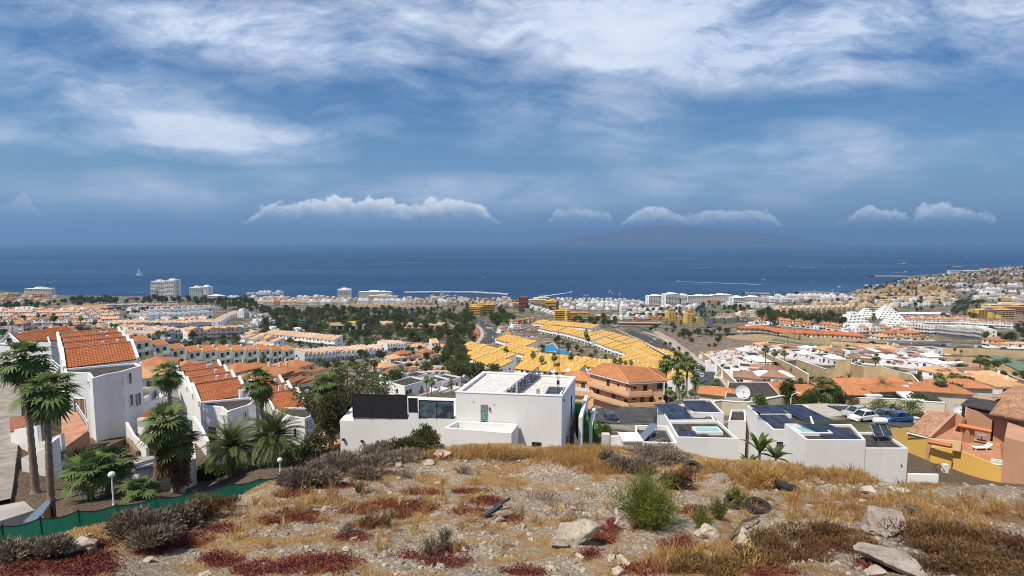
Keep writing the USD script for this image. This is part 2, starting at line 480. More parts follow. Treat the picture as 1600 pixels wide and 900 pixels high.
BARK=speck("bark",(0.09,0.065,0.045),(0.20,0.15,0.11),scale=4,bump=0.6,dist=0.04)
PALMLEAF=leaf("fan_palm_leaf",(0.078,0.126,0.034),(0.216,0.254,0.070),trans=0.25)
DATELEAF=leaf("date_palm_leaf",(0.068,0.105,0.031),(0.196,0.220,0.066),trans=0.25)
DEADLEAF=leaf("dead_palm_leaf",(0.14,0.085,0.04),(0.30,0.20,0.10),trans=0.2)
TREELEAF=leaf("tree_leaf",(0.069,0.106,0.028),(0.194,0.214,0.054),trans=0.45)
OLIVELEAF=leaf("olive_leaf",(0.088,0.101,0.034),(0.235,0.211,0.085),trans=0.5)
LIGHTLEAF=leaf("light_leaf",(0.06,0.11,0.015),(0.16,0.21,0.03))
BROOMLEAF=leaf("broom_leaf",(0.11,0.13,0.02),(0.26,0.26,0.05))
GREYBUSH=leaf("grey_bush",(0.141,0.109,0.078),(0.340,0.265,0.186),trans=0.1)
BROWNBUSH=leaf("brown_bush",(0.115,0.061,0.024),(0.297,0.176,0.068),trans=0.15)
DRYGRASS=leaf("dry_grass_blade",(0.42,0.245,0.080),(0.64,0.44,0.18),trans=0.3)
TANGRASS=leaf("brown_grass_blade",(0.30,0.155,0.055),(0.48,0.28,0.11),trans=0.25)
REDLEAF=leaf("red_succulent",(0.125,0.026,0.024),(0.28,0.075,0.05),trans=0.2)
GREENNET=leaf("green_netting",(0.030,0.26,0.155),(0.06,0.38,0.23),trans=0.25,scale=0.6)
# --- the lie of the land
COLS={-500:(7,[(15,9.5),(36,18),(75,21),(200,38),(600,85),(1150,118),(1500,128),(1800,173)]),0:(8.4,[(15,10.2),(36,18.4),(55,19.6),(75,20.7),(110,25.5),(200,42),(350,520),(600,505),(900,483),(1150,471),(1300,458),(1500,455),(1720,173)]),100:(9.0,[(16,10.4),(36,18.2),(62,24.5),(90,28),(120,32),(200,45),(350,527),(600,505),(900,484),(1150,472),(1300,464),(1450,461),(1690,173)]),200:(10.0,[(18,10.9),(36,18),(65,25),(90,29),(120,33),(200,563),(350,531),(600,505),(900,485),(1200,473),(1500,465),(1660,173)]),300:(11.2,[(21.5,12.2),(36,18.3),(60,24.3),(100,33),(180,590),(300,554),(420,532),(600,511),(900,489),(1200,475),(1450,468),(1650,173)]),430:(13.9,[(26,13.4),(42,18.8),(60,24.5),(100,34),(180,590),(300,560),(450,530),(700,508),(1000,488),(1300,475),(1600,467),(1650,173)]),560:(19,[(30,14.8),(50,22),(80,30),(150,43),(260,577),(420,542),(650,515),(1000,489),(1400,471),(1640,173)]),700:(21,[(32,14.8),(50,22.5),(80,30.5),(150,43.4),(260,582),(420,548),(650,516),(1000,491),(1400,473),(1600,466),(1650,173)]),800:(21,[(32,14.8),(50,22.5),(90,33),(130,43),(200,58),(300,590),(450,546),(650,516),(1000,492),(1350,476),(1590,466),(1640,173)]),950:(21,[(32,14.5),(46,19.6),(60,23),(92,32.7),(130,43.4),(180,55),(300,590),(420,556),(560,526),(800,505),(1200,484),(1480,471),(1560,173)]),1080:(19,[(30,14.2),(52,24),(90,32.2),(110,37.5),(200,57),(300,586),(420,556),(560,529),(760,510),(1000,496),(1350,478),(1560,468),(1620,173)]),1200:(17.5,[(28,13.8),(52,24),(80,28.6),(110,35.5),(160,46),(230,571),(330,545),(430,526),(640,501),(900,487),(1250,474),(1550,466),(1640,173)]),1330:(15.7,[(26,13.2),(50,23),(75,26.7),(110,34),(160,45),(240,567),(330,541),(430,528),(600,511),(900,489),(1300,471),(1700,460),(1950,451),(2150,173)]),1450:(13.4,[(30,15.9),(50,23.6),(75,27.5),(120,36.8),(170,46.8),(240,569),(330,546),(450,530),(650,509),(950,487),(1400,466),(2000,446),(2700,430),(3000,173)]),1600:(13,[(35,17.4),(57,26.8),(75,30.5),(120,38),(180,48),(260,560),(400,535),(600,515),(900,490),(1400,465),(2000,441),(2800,420),(3200,417),(3600,173)]),2000:(12,[(35,17.4),(60,25),(120,36),(300,58),(600,85),(1000,105),(2000,122),(3000,128),(4100,173)]),}
YG=np.exp(np.linspace(math.log(2.0),math.log(5200.0),700))
AG=np.linspace(-1.7,1.7,341)
_cols,_as=[],[]
for _u,(_yc,_pts)in sorted(COLS.items()):
 ys,ds=[0.5],[2.9+.27*.5]
 for yy in(2,4,6.5,_yc*.8,_yc):
  if yy>ys[-1]+.3:
   ys.append(yy)
   ds.append(2.9+.27*yy)
 ys.append(_yc*1.06)
 ds.append(ds[-1]+.04*_yc)
 for yy,v in _pts:
  if yy>ys[-1]*1.03:
   ys.append(yy)
   ds.append(v if v<200 else-ray(min(max(_u,0),1600),v)[1]*yy)
 ys+=[ys[-1]*1.1,9000]
 ds+=[178,182]
 f=PchipInterpolator(np.log(ys),ds)
 _cols.append(f(np.log(YG)))
 _as.append((_u-800)/800/.985)
_cols=np.array(_cols)
_tab=PchipInterpolator(np.array(_as),_cols,axis=0,extrapolate=True)(np.clip(AG,_as[0],_as[-1]))
_tab_i=RegularGridInterpolator((AG,np.log(YG)),EYE-_tab,bounds_error=False,fill_value=None)
def fbm2(x,y,s,o=4,seed=0):
 return meshkit.fbm(np.stack([np.asarray(x)/s,np.asarray(y)/s,np.zeros_like(np.asarray(x,float))],-1),o,seed)-0.5
def ground0(x,y):
 x,y=np.asarray(x,float),np.asarray(y,float)
 yy=np.clip(y,2.0,5000)
 a=np.clip(x/np.maximum(yy,2.0),-1.7,1.7)
 z=_tab_i(np.stack([a,np.log(yy)],-1))
 return np.where(y<2.0,EYE-2.9-.27*np.maximum(y,-3),z)
def ground(x,y):
 """height of the ground, with the knoll's humps and the small unevenness"""
 x,y=np.asarray(x,float),np.asarray(y,float)
 z=ground0(x,y)
 near=np.clip((60-y)/25,0,1)
 k=near*np.clip((y-3)/5,0,1)
 z=z+k*(0.60*fbm2(x,y,5.0,4,3)+0.28*fbm2(x,y,1.1,4,9)-.10)
 far=np.clip((y-80)/200,0,1)
 return z+far*3.0*fbm2(x,y,90.0,3,5)*np.clip((z-3)/12,0,1)
def gz(x,y):
 return float(ground(np.array([x]),np.array([y]))[0])
def gp(u,y,v=600):
 """ground point in the direction of column u at forward distance y"""
 a,_=ray(u,v)
 x=a*y
 return np.array([x,y,gz(x,y)])
_ysearch=np.exp(np.linspace(math.log(3.0),math.log(4800.0),2600))
def gv(u,v):
 """the ground seen at the photograph's pixel (u, v): the first hit along the ray"""
 a,t=ray(u,v)
 zr=EYE+t*_ysearch
 zg=ground(a*_ysearch,_ysearch)
 hit=np.nonzero(zg>=zr)[0]
 y=_ysearch[hit[0]]if len(hit)else _ysearch[-1]
 return np.array([a*y,y,gz(a*y,y)])
RED=[(110,882,85,22),(30,893,40,12),(290,845,55,17),(350,828,55,9),(395,888,35,12),(490,884,62,17),(340,878,38,14),(560,800,42,8),(595,790,42,9),(640,793,40,9),(470,808,48,11),(420,815,32,8),(445,772,22,6),(460,768,30,6),(575,818,26,7),(625,806,16,6),(755,783,32,8),(735,800,26,7),(700,858,30,8),(690,878,45,8),(555,840,30,8),(640,868,26,6),(800,812,24,6),(985,820,48,10),(945,838,24,13),(1065,855,32,16),(1030,812,20,6),(1075,798,30,6),(925,865,14,8),(820,895,30,8),(1010,893,40,8),(1220,895,40,9),(1370,885,40,8),(515,760,40,5),(480,756,30,4),(660,770,30,4),(730,768,34,4),(150,850,30,7),(230,862,24,7),(1290,862,26,7)]
GRAVEL=[(760,850,110,40),(620,870,120,16),(700,830,60,22),(500,795,60,8),(470,860,70,10),(830,830,90,12),(900,800,60,10),(1000,870,60,22),(760,720,60,8),(860,740,60,12),(660,735,40,6),(420,835,70,6),(60,870,60,6),(300,865,60,7),(1230,870,90,20),(1330,870,80,20),(1240,760,80,14),(1330,760,70,16),(1420,850,60,22),(1500,790,80,16),(1130,790,60,18),(680,890,120,14),(950,760,60,10),(1400,885,70,20),(880,890,50,12),(560,735,40,5),(1180,830,40,14)]
_a0,_=ray(800,800)
def patch_mask(x,y,z,patches,soft=0.45,seed=1,amp=0.9):
 uv=pix(np.stack([x,y,z],-1))
 n=fbm2(x,y,0.9,4,seed)+.6*fbm2(x,y,0.25,3,seed+5)
 best=np.full(len(x),-9.0)
 for u,v,su,sv in patches:
  r=np.sqrt(((uv[:,0]-u)/su)**2+((uv[:,1]-v)/sv)**2)
  best=np.maximum(best,1-r)
 return np.clip((best+n*amp)/soft+.2,0,1)
def sheet(vgrid,agrid,y0):
 A,Yp=np.meshgrid(agrid,vgrid)
 X=A*(Yp+y0)
 Z=ground(X.ravel(),Yp.ravel()).reshape(X.shape)
 P=np.stack([X,Yp,Z],-1).reshape(-1,3)
 ny,na=A.shape
 i,j=np.meshgrid(np.arange(ny-1),np.arange(na-1),indexing="ij")
 f=np.stack([i*na+j,i*na+j+1,(i+1)*na+j+1,(i+1)*na+j],-1).reshape(-1,4)
 return P,f
_vg=np.concatenate([np.linspace(-7,3,30),np.exp(np.linspace(math.log(3.06),math.log(62),430))])
KP,KF=sheet(_vg,np.linspace(-1.25,1.25,760),8.0)
K_red=patch_mask(KP[:,0],KP[:,1],KP[:,2],RED,.5,1)
K_gra=patch_mask(KP[:,0],KP[:,1],KP[:,2],GRAVEL,.8,7,1.6)
_side=pix(KP)[:,0]
def grass_mask(x,y,gra,red,u):
 """where the low mats of dry grass lie: 0 bare rubble, 1 mat"""
 n=fbm2(x,y,1.5,4,21)*2.0+fbm2(x,y,.42,3,23)*1.5
 return np.clip((n-gra*.62-red*.25+.07+np.clip((u-1150)/500,0,1)*.06)/.22,0,1)
K_grass=grass_mask(KP[:,0],KP[:,1],K_gra,K_red,_side)
_kc=np.interp(_side,sorted(COLS),[COLS[k][0]for k in sorted(COLS)])
K_soil=np.clip((KP[:,1]/_kc-1.22)/.15,0,1)
K_dark=np.clip((_side-1080)/260+2.2*fbm2(KP[:,0],KP[:,1],1.6,3,31),0,1)
def knoll_mat(g):
 g.add("geometry","geo")
 P="geo.position"
 n1=g.noise(P,1.1,7,0.65)
 n2=g.noise(P,7.0,7,0.7)
 n3=g.noise(P,38.0,4,0.7)
 at_r=g.add("attribute",attribute="red")+".fac"
 at_g=g.add("attribute",attribute="gravel")+".fac"
 at_d=g.add("attribute",attribute="dark")+".fac"
 earth=g.mixc(g.mr(n2,0.32,0.68,0,1,"linear"),(0.22,0.135,0.065),(0.44,0.31,0.17))
 earth=g.mixc(g.mr(n1,0.42,0.62),earth,(0.34,0.22,0.095))
 earth=g.mixc(g.math("multiply",at_d,0.7),earth,g.mixc(g.mr(n2,.35,.65),(0.115,0.068,0.035),(0.23,0.155,0.09)))
 vor=g.add("voronoi_texture",vector=P,scale=11.0,feature="f1")
 vor2=g.add("voronoi_texture",vector=P,scale=30.0,feature="f1")
 peb=g.mixc(g.mr(vor+".distance",0.1,0.55),(0.66,0.59,0.48),(0.30,0.24,0.175))
 peb2=g.mixc(g.mr(vor2+".distance",0.1,0.6),(0.60,0.53,0.42),(0.27,0.205,0.14))
 grav=g.mixc(g.mr(n2,0.45,0.55),peb,peb2)
 gm=g.math("multiply",at_g,g.mr(g.math("multiply_add",n2,0.55,g.math("multiply",n3,0.45)),0.40,0.55))
 loose=g.mr(g.math("multiply_add",n2,0.6,g.math("multiply",n3,0.4)),0.50,0.58,0.0,0.85)
 at_m=g.add("attribute",attribute="mats")+".fac"
 bare=g.math("multiply",g.math("subtract",1.0,at_m),g.mr(n3,0.25,0.5,0.25,0.85))
 c=g.mixc(g.math("maximum",g.math("maximum",gm,bare),g.math("multiply",loose,.6)),earth,grav)
 c=g.mixc(g.math("multiply",at_r,0.75),c,g.mixc(n3,(0.13,0.035,0.028),(0.26,0.085,0.05)))
 at_s=g.add("attribute",attribute="soil")+".fac"
 c=g.mixc(at_s,c,g.mixc(g.mr(n2,.35,.65),(0.055,0.038,0.026),(0.20,0.15,0.10)))
 h=g.math("multiply_add",vor+".distance",-0.5,g.math("multiply_add",n2,1.2,g.math("multiply",n3,0.4)))
 bm=g.add("bump",height=h,strength=0.9,distance=0.07)
 g.add("principled_bsdf","p",base_color=c,roughness=0.95,normal=bm+".normal",specular_ior_level=0.15)
 return "p.BSDF"
KNOLL=mat("knoll_earth",knoll_mat)
_km=struct("hillside",(KP,KF),KNOLL,smooth=True)
_pv=UsdGeom.PrimvarsAPI(_km)
for nm,arr in(("red",K_red),("gravel",K_gra),("dark",K_dark),("soil",K_soil),("mats",K_grass)):
 _pv.CreatePrimvar(nm,Sdf.ValueTypeNames.FloatArray,"vertex").Set(Vt.FloatArray.FromNumpy(arr.astype(np.float32)))
def town_mat(g):
 g.add("geometry","geo")
 P="geo.position"
 n1=g.noise(P,0.03,6,0.65)
 n2=g.noise(P,0.22,6,0.7)
 c=g.mixc(g.mr(n2,0.35,0.65),(0.10,0.075,0.05),(0.30,0.235,0.165))
 c=g.mixc(g.mr(n1,0.44,0.56,0,0.85),c,g.mixc(g.mr(n2,.4,.6),(0.035,0.045,0.018),(0.10,0.095,0.045)))
 c=g.mixc(g.mr(g.noise(P,0.09,4,.6),0.56,0.62,0,0.8),c,(0.33,0.30,0.27))
 bm=g.add("bump",height=n2,strength=0.3,distance=0.4)
 g.add("principled_bsdf","p",base_color=c,roughness=0.95,normal=bm+".normal",specular_ior_level=0.1)
 return "p.BSDF"
TOWNGROUND=mat("town_ground",town_mat)
_tg=np.exp(np.linspace(math.log(61.0),math.log(5000),360))
TP,TF=sheet(_tg,np.linspace(-1.45,1.45,420),8.0)
TP[:420,2]-=0.05
struct("terrain",(TP,TF),TOWNGROUND,smooth=True)
def sea_mat(g):
 g.add("geometry","geo")
 P="geo.position"
 w1=g.noise(g.mapping(P,rot=(0,0,.5),scale=(0.03,0.10,1)),1.0,8,0.65)
 w2=g.noise(g.mapping(P,rot=(0,0,-.12),scale=(0.0006,0.0042,1)),1.0,6,0.55,0.6)
 w3=g.noise(g.mapping(P,rot=(0,0,.2),scale=(0.00018,0.0009,1)),1.0,4,0.5)
 c=g.mixc(g.mr(w2,0.38,0.66,0,1,"linear"),(0.012,0.038,0.095),(0.024,0.072,0.150))
 c=g.mixc(g.mr(w3,0.45,0.65,0,.5),c,(0.040,0.105,0.20))
 bm=g.add("bump",height=w1,strength=1.0,distance=3.0)
 rough=g.mr(w2,0.4,0.65,0.42,0.62,"linear")
 g.add("principled_bsdf","p",base_color=c,roughness=rough,normal=bm+".normal",specular_ior_level=0.22,ior=1.33)
 return "p.BSDF"
SEA=mat("sea_water",sea_mat)
_sx=np.concatenate([-np.exp(np.linspace(math.log(62000),math.log(3000),8)),np.linspace(-2500,2500,5),np.exp(np.linspace(math.log(3000),math.log(62000),8))])
_sy=np.concatenate([[-3000,400],np.exp(np.linspace(math.log(1200),math.log(62000),12))])
_X,_Y=np.meshgrid(_sx,_sy)
_na=len(_sx)
_i,_j=np.meshgrid(np.arange(len(_sy)-1),np.arange(_na-1),indexing="ij")
struct("sea",(np.stack([_X,_Y,0*_X],-1).reshape(-1,3),np.stack([_i*_na+_j,_i*_na+_j+1,(_i+1)*_na+_j+1,(_i+1)*_na+_j],-1).reshape(-1,4)),SEA)
_prof=[(840,381),(868,376),(885,371),(905,368),(925,365),(960,360),(985,356),(1010,353),(1035,351.5),(1060,352.5),(1085,355),(1120,357.5),(1155,360),(1185,362.5),(1210,366),(1232,371),(1250,377),(1268,382)]
_ix=np.linspace(_prof[0][0],_prof[-1][0],150)
_iv=np.interp(_ix,[p[0]for p in _prof],[p[1]for p in _prof])
IY=33000.0
_iw=np.array([W(u,v,IY)for u,v in zip(_ix,_iv)])
_fy=np.linspace(-1,1,60)
_gx,_gf=np.meshgrid(_iw[:,0],_fy)
_ht=np.maximum(_iw[:,2],0)[None,:]*np.clip(1-np.abs(_gf)**1.5,0,1)
_nz=meshkit.fbm(np.stack([_gx/1500,_gf*4,0*_gx],-1),6,4)-.5
_rid=np.abs(meshkit.fbm(np.stack([_gx/700,_gf*1.2,0*_gx+5],-1),4,8)-.5)
_hz=_ht*(1+.25*_nz*np.abs(_gf)-.9*_rid*np.abs(_gf))-8
_hz=np.where((np.abs(_gf)>.985),-12,_hz)
_P=np.stack([_gx,IY+_gf*5200,_hz],-1).reshape(-1,3)
_ny,_na=_gx.shape
_i,_j=np.meshgrid(np.arange(_ny-1),np.arange(_na-1),indexing="ij")
struct("island",(_P,np.stack([_i*_na+_j,_i*_na+_j+1,(_i+1)*_na+_j+1,(_i+1)*_na+_j],-1).reshape(-1,4)),speck("island_rock",(0.055,0.052,0.045),(0.12,0.105,0.085),scale=0.002,bump=0.2,dist=30),smooth=True,label="long blue mountain island on the horizon under low cloud")
HAZE_D=5.5e-5
def haze():
 g=NodeGraph()
 g.add("principled_volume","v",color=(0.28,0.50,0.82),density=HAZE_D,anisotropy=0.2,absorption_color=(0.0,0.0,0.0))
 m=usdkit.material(stage,"/World/Looks/haze_air",g.n,g.l,volume="v.volume")
 mb=MB().box(-63000,63000,-3500,63000,-14.5,1500)
 struct("haze",mb,m,kind="stuff")
haze()
# --- building helpers
def miter(pts,t):
 """outline moved inwards by t (counter-clockwise outline)"""
 P=np.array(pts,float)
 n=len(P)
 out=[]
 for i in range(n):
  a,b,c=P[i-1],P[i],P[(i+1)%n]
  d1,d2=(b-a)/(np.linalg.norm(b-a)+1e-9),(c-b)/(np.linalg.norm(c-b)+1e-9)
  n1,n2=np.array([-d1[1],d1[0]]),np.array([-d2[1],d2[0]])
  m=n1+n2
  m/=np.linalg.norm(m)+1e-9
  out.append(b+m*t/max(0.35,float(m@n1)))
 return np.array(out)
def ring(mb,pts,t,z0,z1):
 """a wall of thickness t along a closed outline; z1 may differ per corner"""
 pts=np.array(pts,float)
 if not sg.LinearRing(pts).is_ccw:
  pts=pts[::-1]
  z1=np.asarray(z1)[::-1]if np.ndim(z1)else z1
  z0=np.asarray(z0)[::-1]if np.ndim(z0)else z0
 n=len(pts)
 I=miter(pts,t)
 z0,z1=np.broadcast_to(z0,n),np.broadcast_to(z1,n)
 v=np.vstack([np.c_[pts,z0],np.c_[pts,z1],np.c_[I,z0],np.c_[I,z1]])
 i=np.arange(n)
 j=(i+1)%n
 q=np.vstack([np.stack([i,j,j+n,i+n],1),np.stack([j+2*n,i+2*n,i+3*n,j+3*n],1),np.stack([i+n,j+n,j+3*n,i+3*n],1),np.stack([j,i,i+2*n,j+2*n],1)])
 return mb.add(v,q)
def flat_roofed(t,pts,z0,z1,wall,roof,par=0.45,th=0.22,under=None,name="wall"):
 """walls with a parapet round a flat roof"""
 w=MB().prism(pts,z0,z1-par)
 ring(w,pts,th,z1-par+0.004,z1)
 p=t.part(name,w,wall,under)
 P=np.array(pts,float)
 if not sg.LinearRing(P).is_ccw:
  P=P[::-1]
 r=MB().prism([tuple(q)for q in miter(P,th+.01)],z1-par+.01,z1-par+0.06)
 t.part("roof",r,roof,under)
 return p
def win(t,p0,ang,w,h,frame=None,glass=None,mull=1,bars=0,under=None,fr=0.07,out=0.07,name="window"):
 """a window on a wall that runs in direction ang; its outside is on the right hand of that direction"""
 m=MB()
 m.box(0,fr,-out,.02,0,h).box(w-fr,w,-out,.02,0,h).box(fr,w-fr,-out,.02,h-fr,h).box(fr,w-fr,-out-.03,.02,0,fr)
 for k in range(1,mull):
  x=w*k/mull
  m.box(x-fr*.4,x+fr*.4,-out*.8,.02,fr,h-fr)
 for k in range(1,bars+1):
  z=h*k/(bars+1)
  m.box(fr,w-fr,-out*.7,.02,z-.02,z+.02)
 g=MB().box(fr,w-fr,-out*.35,.015,fr,h-fr)
 for q in(m,g):
  q.xf(rz=ang,loc=np.asarray(p0,float))
 p=t.part(name,m,frame or WHITEPAINT,under)
 q=t.part("pane",g,glass or GLASS,p)if under is None else t.part("pane",g,glass or GLASS,under)
 return p
def rect(x0,x1,y0,y1):
 return[(x0,y0),(x1,y0),(x1,y1),(x0,y1)]
def hip(mb,x0,x1,y0,y1,z,h,over=0.4,th=0.16):
 x0,x1,y0,y1=x0-over,x1+over,y0-over,y1+over
 w,d=x1-x0,y1-y0
 if w>=d:
  r=[(x0+d/2,(y0+y1)/2,z+h),(x1-d/2,(y0+y1)/2,z+h)]
  F=[(0,1,5),(0,5,4),(1,2,5),(2,3,4),(2,4,5),(3,0,4)]
 else:
  r=[((x0+x1)/2,y0+w/2,z+h),((x0+x1)/2,y1-w/2,z+h)]
  F=[(0,1,4),(1,2,5),(1,5,4),(2,3,5),(3,0,4),(3,4,5)]
 mb.add([(x0,y0,z),(x1,y0,z),(x1,y1,z),(x0,y1,z)]+r,F)
 return mb.box(x0,x1,y0,y1,z-th,z-.002)
def gable(mb,x0,x1,y0,y1,z,h,over=0.3,th=0.14,axis="x"):
 """two slopes; the ridge runs along the axis"""
 if axis=="y":
  q=MB()
  gable(q,y0,y1,-x1,-x0,z,h,over,th)
  q.xf(rz=math.pi/2)
  return mb.join(q)
 ym=(y0+y1)/2
 a,b=x0-over,x1+over
 s=h/(ym-y0)
 yl,yh,ze=y0-over,y1+over,z-over*s
 v=[]
 for x in(a,b):
  v+=[(x,yl,ze),(x,ym,z+h),(x,yh,ze),(x,yl,ze-th),(x,ym,z+h-th),(x,yh,ze-th)]
 F=[(0,6,7,1),(1,7,8,2),(9,3,4,10),(10,4,5,11),(3,9,6,0),(2,8,11,5),(0,1,4,3),(1,2,5,4),(7,6,9,10),(8,7,10,11)]
 return mb.add(v,F)
def gable_walls(mb,x0,x1,y0,y1,z0,z,h,axis="x"):
 if axis=="x":
  ym=(y0+y1)/2
  v=[(x,y,zz)for x in(x0,x1)for y,zz in((y0,z0),(y0,z),(ym,z+h),(y1,z),(y1,z0))]
  return mb.add(v,[(0,2,1),(0,4,2),(4,3,2),(5,6,7),(5,7,9),(9,7,8)]).add(v,[(0,1,6,5),(3,4,9,8)])
 q=gable_walls(MB(),y0,y1,-x1,-x0,z0,z,h)
 q.xf(rz=math.pi/2)
 return mb.join(q)
def rolled(w,D,rise,z=0.0,roll=0.30,course=0.42,amp=0.055,th=0.08):
 """a single slope of clay tiles: rolls side by side, courses stepped up the slope. x along the eave, y up the slope"""
 nr,nc=max(2,round(w/roll)),max(2,round(D/course))
 xs=np.linspace(0,w,nr*6+1)
 prof=amp*np.abs(np.sin(np.pi*xs/(w/nr)))
 ys,st=[],[]
 for k in range(nc):
  ys+=[k*D/nc,(k+1)*D/nc-.004]
  st+=[.045,0.0]
 ys,st=np.array(ys),np.array(st)
 X,Y=np.meshgrid(xs,ys)
 Z=z+rise*Y/D+prof[None]+st[:,None]
 n=len(xs)
 i,j=np.meshgrid(np.arange(len(ys)-1),np.arange(n-1),indexing="ij")
 m=MB().add(np.stack([X,Y,Z],-1).reshape(-1,3),np.stack([i*n+j,i*n+j+1,(i+1)*n+j+1,(i+1)*n+j],-1).reshape(-1,4))
 s=rise/D
 m.add([(0,0,z-th),(w,0,z-th),(w,D,z+rise-th),(0,D,z+rise-th)],[(3,2,1,0)])
 m.add([(0,0,z-th),(w,0,z-th),(w,0,z+.045),(0,0,z+.045)],[(0,1,2,3)])
 m.add([(0,0,z-th),(0,0,z+.03),(0,D,z+rise+.03),(0,D,z+rise-th)],[(0,1,2,3)])
 m.add([(w,0,z-th),(w,0,z+.03),(w,D,z+rise+.03),(w,D,z+rise-th)],[(3,2,1,0)])
 return m
# --- plants
def quads(c,d1,d2):
 """one four-cornered blade per row: centre line c -> c + d1, half width d2"""
 n=len(c)
 v=np.stack([c-d2*.45,c+d1*.55-d2,c+d1,c+d1*.55+d2],1).reshape(-1,3)
 f=np.arange(4*n).reshape(n,4)
 return v,f
def unit(v):
 return v/(np.linalg.norm(v,axis=-1,keepdims=True)+1e-9)
def fan_frond(rg,L,R,elev,droop,nseg=15,fold=0.25):
 """petiole and fan blade of a fan palm, pointing along +x, base at the origin"""
 mb=MB()
 ts=np.linspace(0,1,5)
 th=elev-droop*.6*ts**1.5
 st=L/4
 px=np.concatenate([[0],np.cumsum(np.cos(th[:-1])*st)])
 pz=np.concatenate([[0],np.cumsum(np.sin(th[:-1])*st)])
 mb.tube(np.stack([px,0*px,pz],1),np.linspace(.035,.014,5),3)
 e=np.array([px[-1],0,pz[-1]])
 a=th[-1]
 fwd,side,up=np.array([math.cos(a),0,math.sin(a)]),np.array([0,1.0,0]),np.array([-math.sin(a),0,math.cos(a)])
 phi=np.linspace(-2.05,2.05,nseg)
 r=R*(1-.22*np.abs(phi/2.05)**2)*rg.uniform(.88,1.08,nseg)
 d=np.cos(phi)[:,None]*fwd+np.sin(phi)[:,None]*side+up*(fold*np.abs(np.sin(phi)))[:,None]
 d=unit(d)
 w=np.cross(d,up)
 w=unit(w)*(R*2.05/nseg*.62)
 g=np.array([0,0,-1.0])
 mid=e+d*(r*.55)[:,None]+g*(.05*R)
 tip=e+d*r[:,None]+g*(rg.uniform(.12,.42,nseg)*R)[:,None]
 b=np.repeat(e[None],nseg,0)
 v=np.stack([b-w*.12,mid-w,tip,mid+w,b+w*.12],1).reshape(-1,3)
 k=np.arange(nseg)[:,None]*5
 mb.add(v,np.vstack([k+[0,1,3],k+[0,3,4],k+[1,2,3]]))
 return mb
def date_frond(rg,L,elev,droop,nl=24,ll=0.45):
 mb=MB()
 ns=9
 ts=np.linspace(0,1,ns)
 th=elev-droop*ts**1.3
 st=L/(ns-1)
 p=np.stack([np.concatenate([[0],np.cumsum(np.cos(th[:-1])*st)]),np.zeros(ns),np.concatenate([[0],np.cumsum(np.sin(th[:-1])*st)])],1)
 mb.tube(p,np.linspace(.045,.008,ns),3,cap=False)
 s=np.linspace(.12,.995,nl)
 q=np.stack([np.interp(s,ts,p[:,k])for k in range(3)],1)
 tg=unit(np.stack([np.interp(s,ts,np.gradient(p[:,k]))for k in range(3)],1))
 up=np.cross(tg,np.array([0,1.0,0]))
 up=np.where(up[:,2:]<0,-up,up)
 le=ll*np.sin(np.pi*(.12+.84*s))**.55
 for sd in(-1,1):
  d=unit(np.array([0,sd,0])+tg*.75+up*.28+rg.normal(0,.07,(nl,3)))
  d1=d*le[:,None]+np.array([0,0,-1])*(le*.22)[:,None]
  w=unit(np.cross(d,up))*0.028
  mb.add(*quads(q,d1,w*1.3))
 return mb
def palm_trunk(h,r0,r1,lean=(0,0),bulge=1.0,sides=9,rg=None):
 n=max(8,int(h*3.2))
 t=np.linspace(0,1,n)
 p=np.stack([lean[0]*t**1.6,lean[1]*t**1.6,h*t],1)
 r=r0+(r1-r0)*t**.6
 r[0]*=1.35*bulge
 r=r*(1+.07*np.cos(np.arange(n)*math.pi)+.05*np.sin(np.arange(n)*12.9898+h*7))
 return MB().tube(p,r,sides),p[-1]
def fan_palm(t,h,seed,nf=38,L=1.15,R=0.95,r0=.24,r1=.16,lean=(0,0),skirt=0,nseg=15,parts=True,lo=-0.95,leafmat=None):
 rg=np.random.default_rng(seed)
 tr,top=palm_trunk(h,r0,r1,lean)
 t.part("trunk",tr,TRUNK,smooth=True)
 allm=MB()
 for k in range(nf):
  f=k/(nf-1)
  el=1.35-(1.35-lo)*f**.85+rg.normal(0,.17)
  az=k*2.39996+rg.normal(0,.15)
  m=fan_frond(rg,L*rg.uniform(.72,1.15)*(.7+.3*min(1,f*3)),R*rg.uniform(.70,1.14)*(.75+.25*min(1,f*3)),el,.5+.5*f,nseg)
  m.xf(rz=az,loc=top+np.array([0,0,.25*(1-f)]))
  if parts:
   t.part("frond",m,leafmat or PALMLEAF)
  else:
   allm.join(m)
 if not parts:
  t.part("crown",allm,leafmat or PALMLEAF)
 if skirt:
  sk=MB()
  for k in range(int(skirt*26)):
   m=fan_frond(rg,L*.7,R*.85,-1.15-.25*rg.random(),.25,9)
   m.xf(rz=rg.uniform(0,6.28),loc=top+np.array([0,0,-.1-skirt*rg.random()]))
   sk.join(m)
  t.part("dead_fronds",sk,DEADLEAF)
 return top
def date_palm(t,h,seed,nf=64,L=3.0,r0=.38,r1=.34,parts=True,nl=26,lean=(0,0)):
 rg=np.random.default_rng(seed)
 tr,top=palm_trunk(h,r0,r1,lean,1.0)
 t.part("trunk",tr,TRUNK,smooth=True)
 allm=MB()
 for k in range(nf):
  f=k/(nf-1)
  el=1.45-1.75*f**.9+rg.normal(0,.08)
  m=date_frond(rg,L*rg.uniform(.85,1.08),el,.75+.75*math.cos(min(el,1.2))*rg.uniform(.7,1.2),nl,.17*L)
  m.xf(rz=k*2.39996+rg.normal(0,.1),loc=top+np.array([0,0,.3*(1-f)]))
  if parts:
   t.part("frond",m,DATELEAF)
  else:
   allm.join(m)
 if not parts:
  t.part("crown",allm,DATELEAF)
 return top
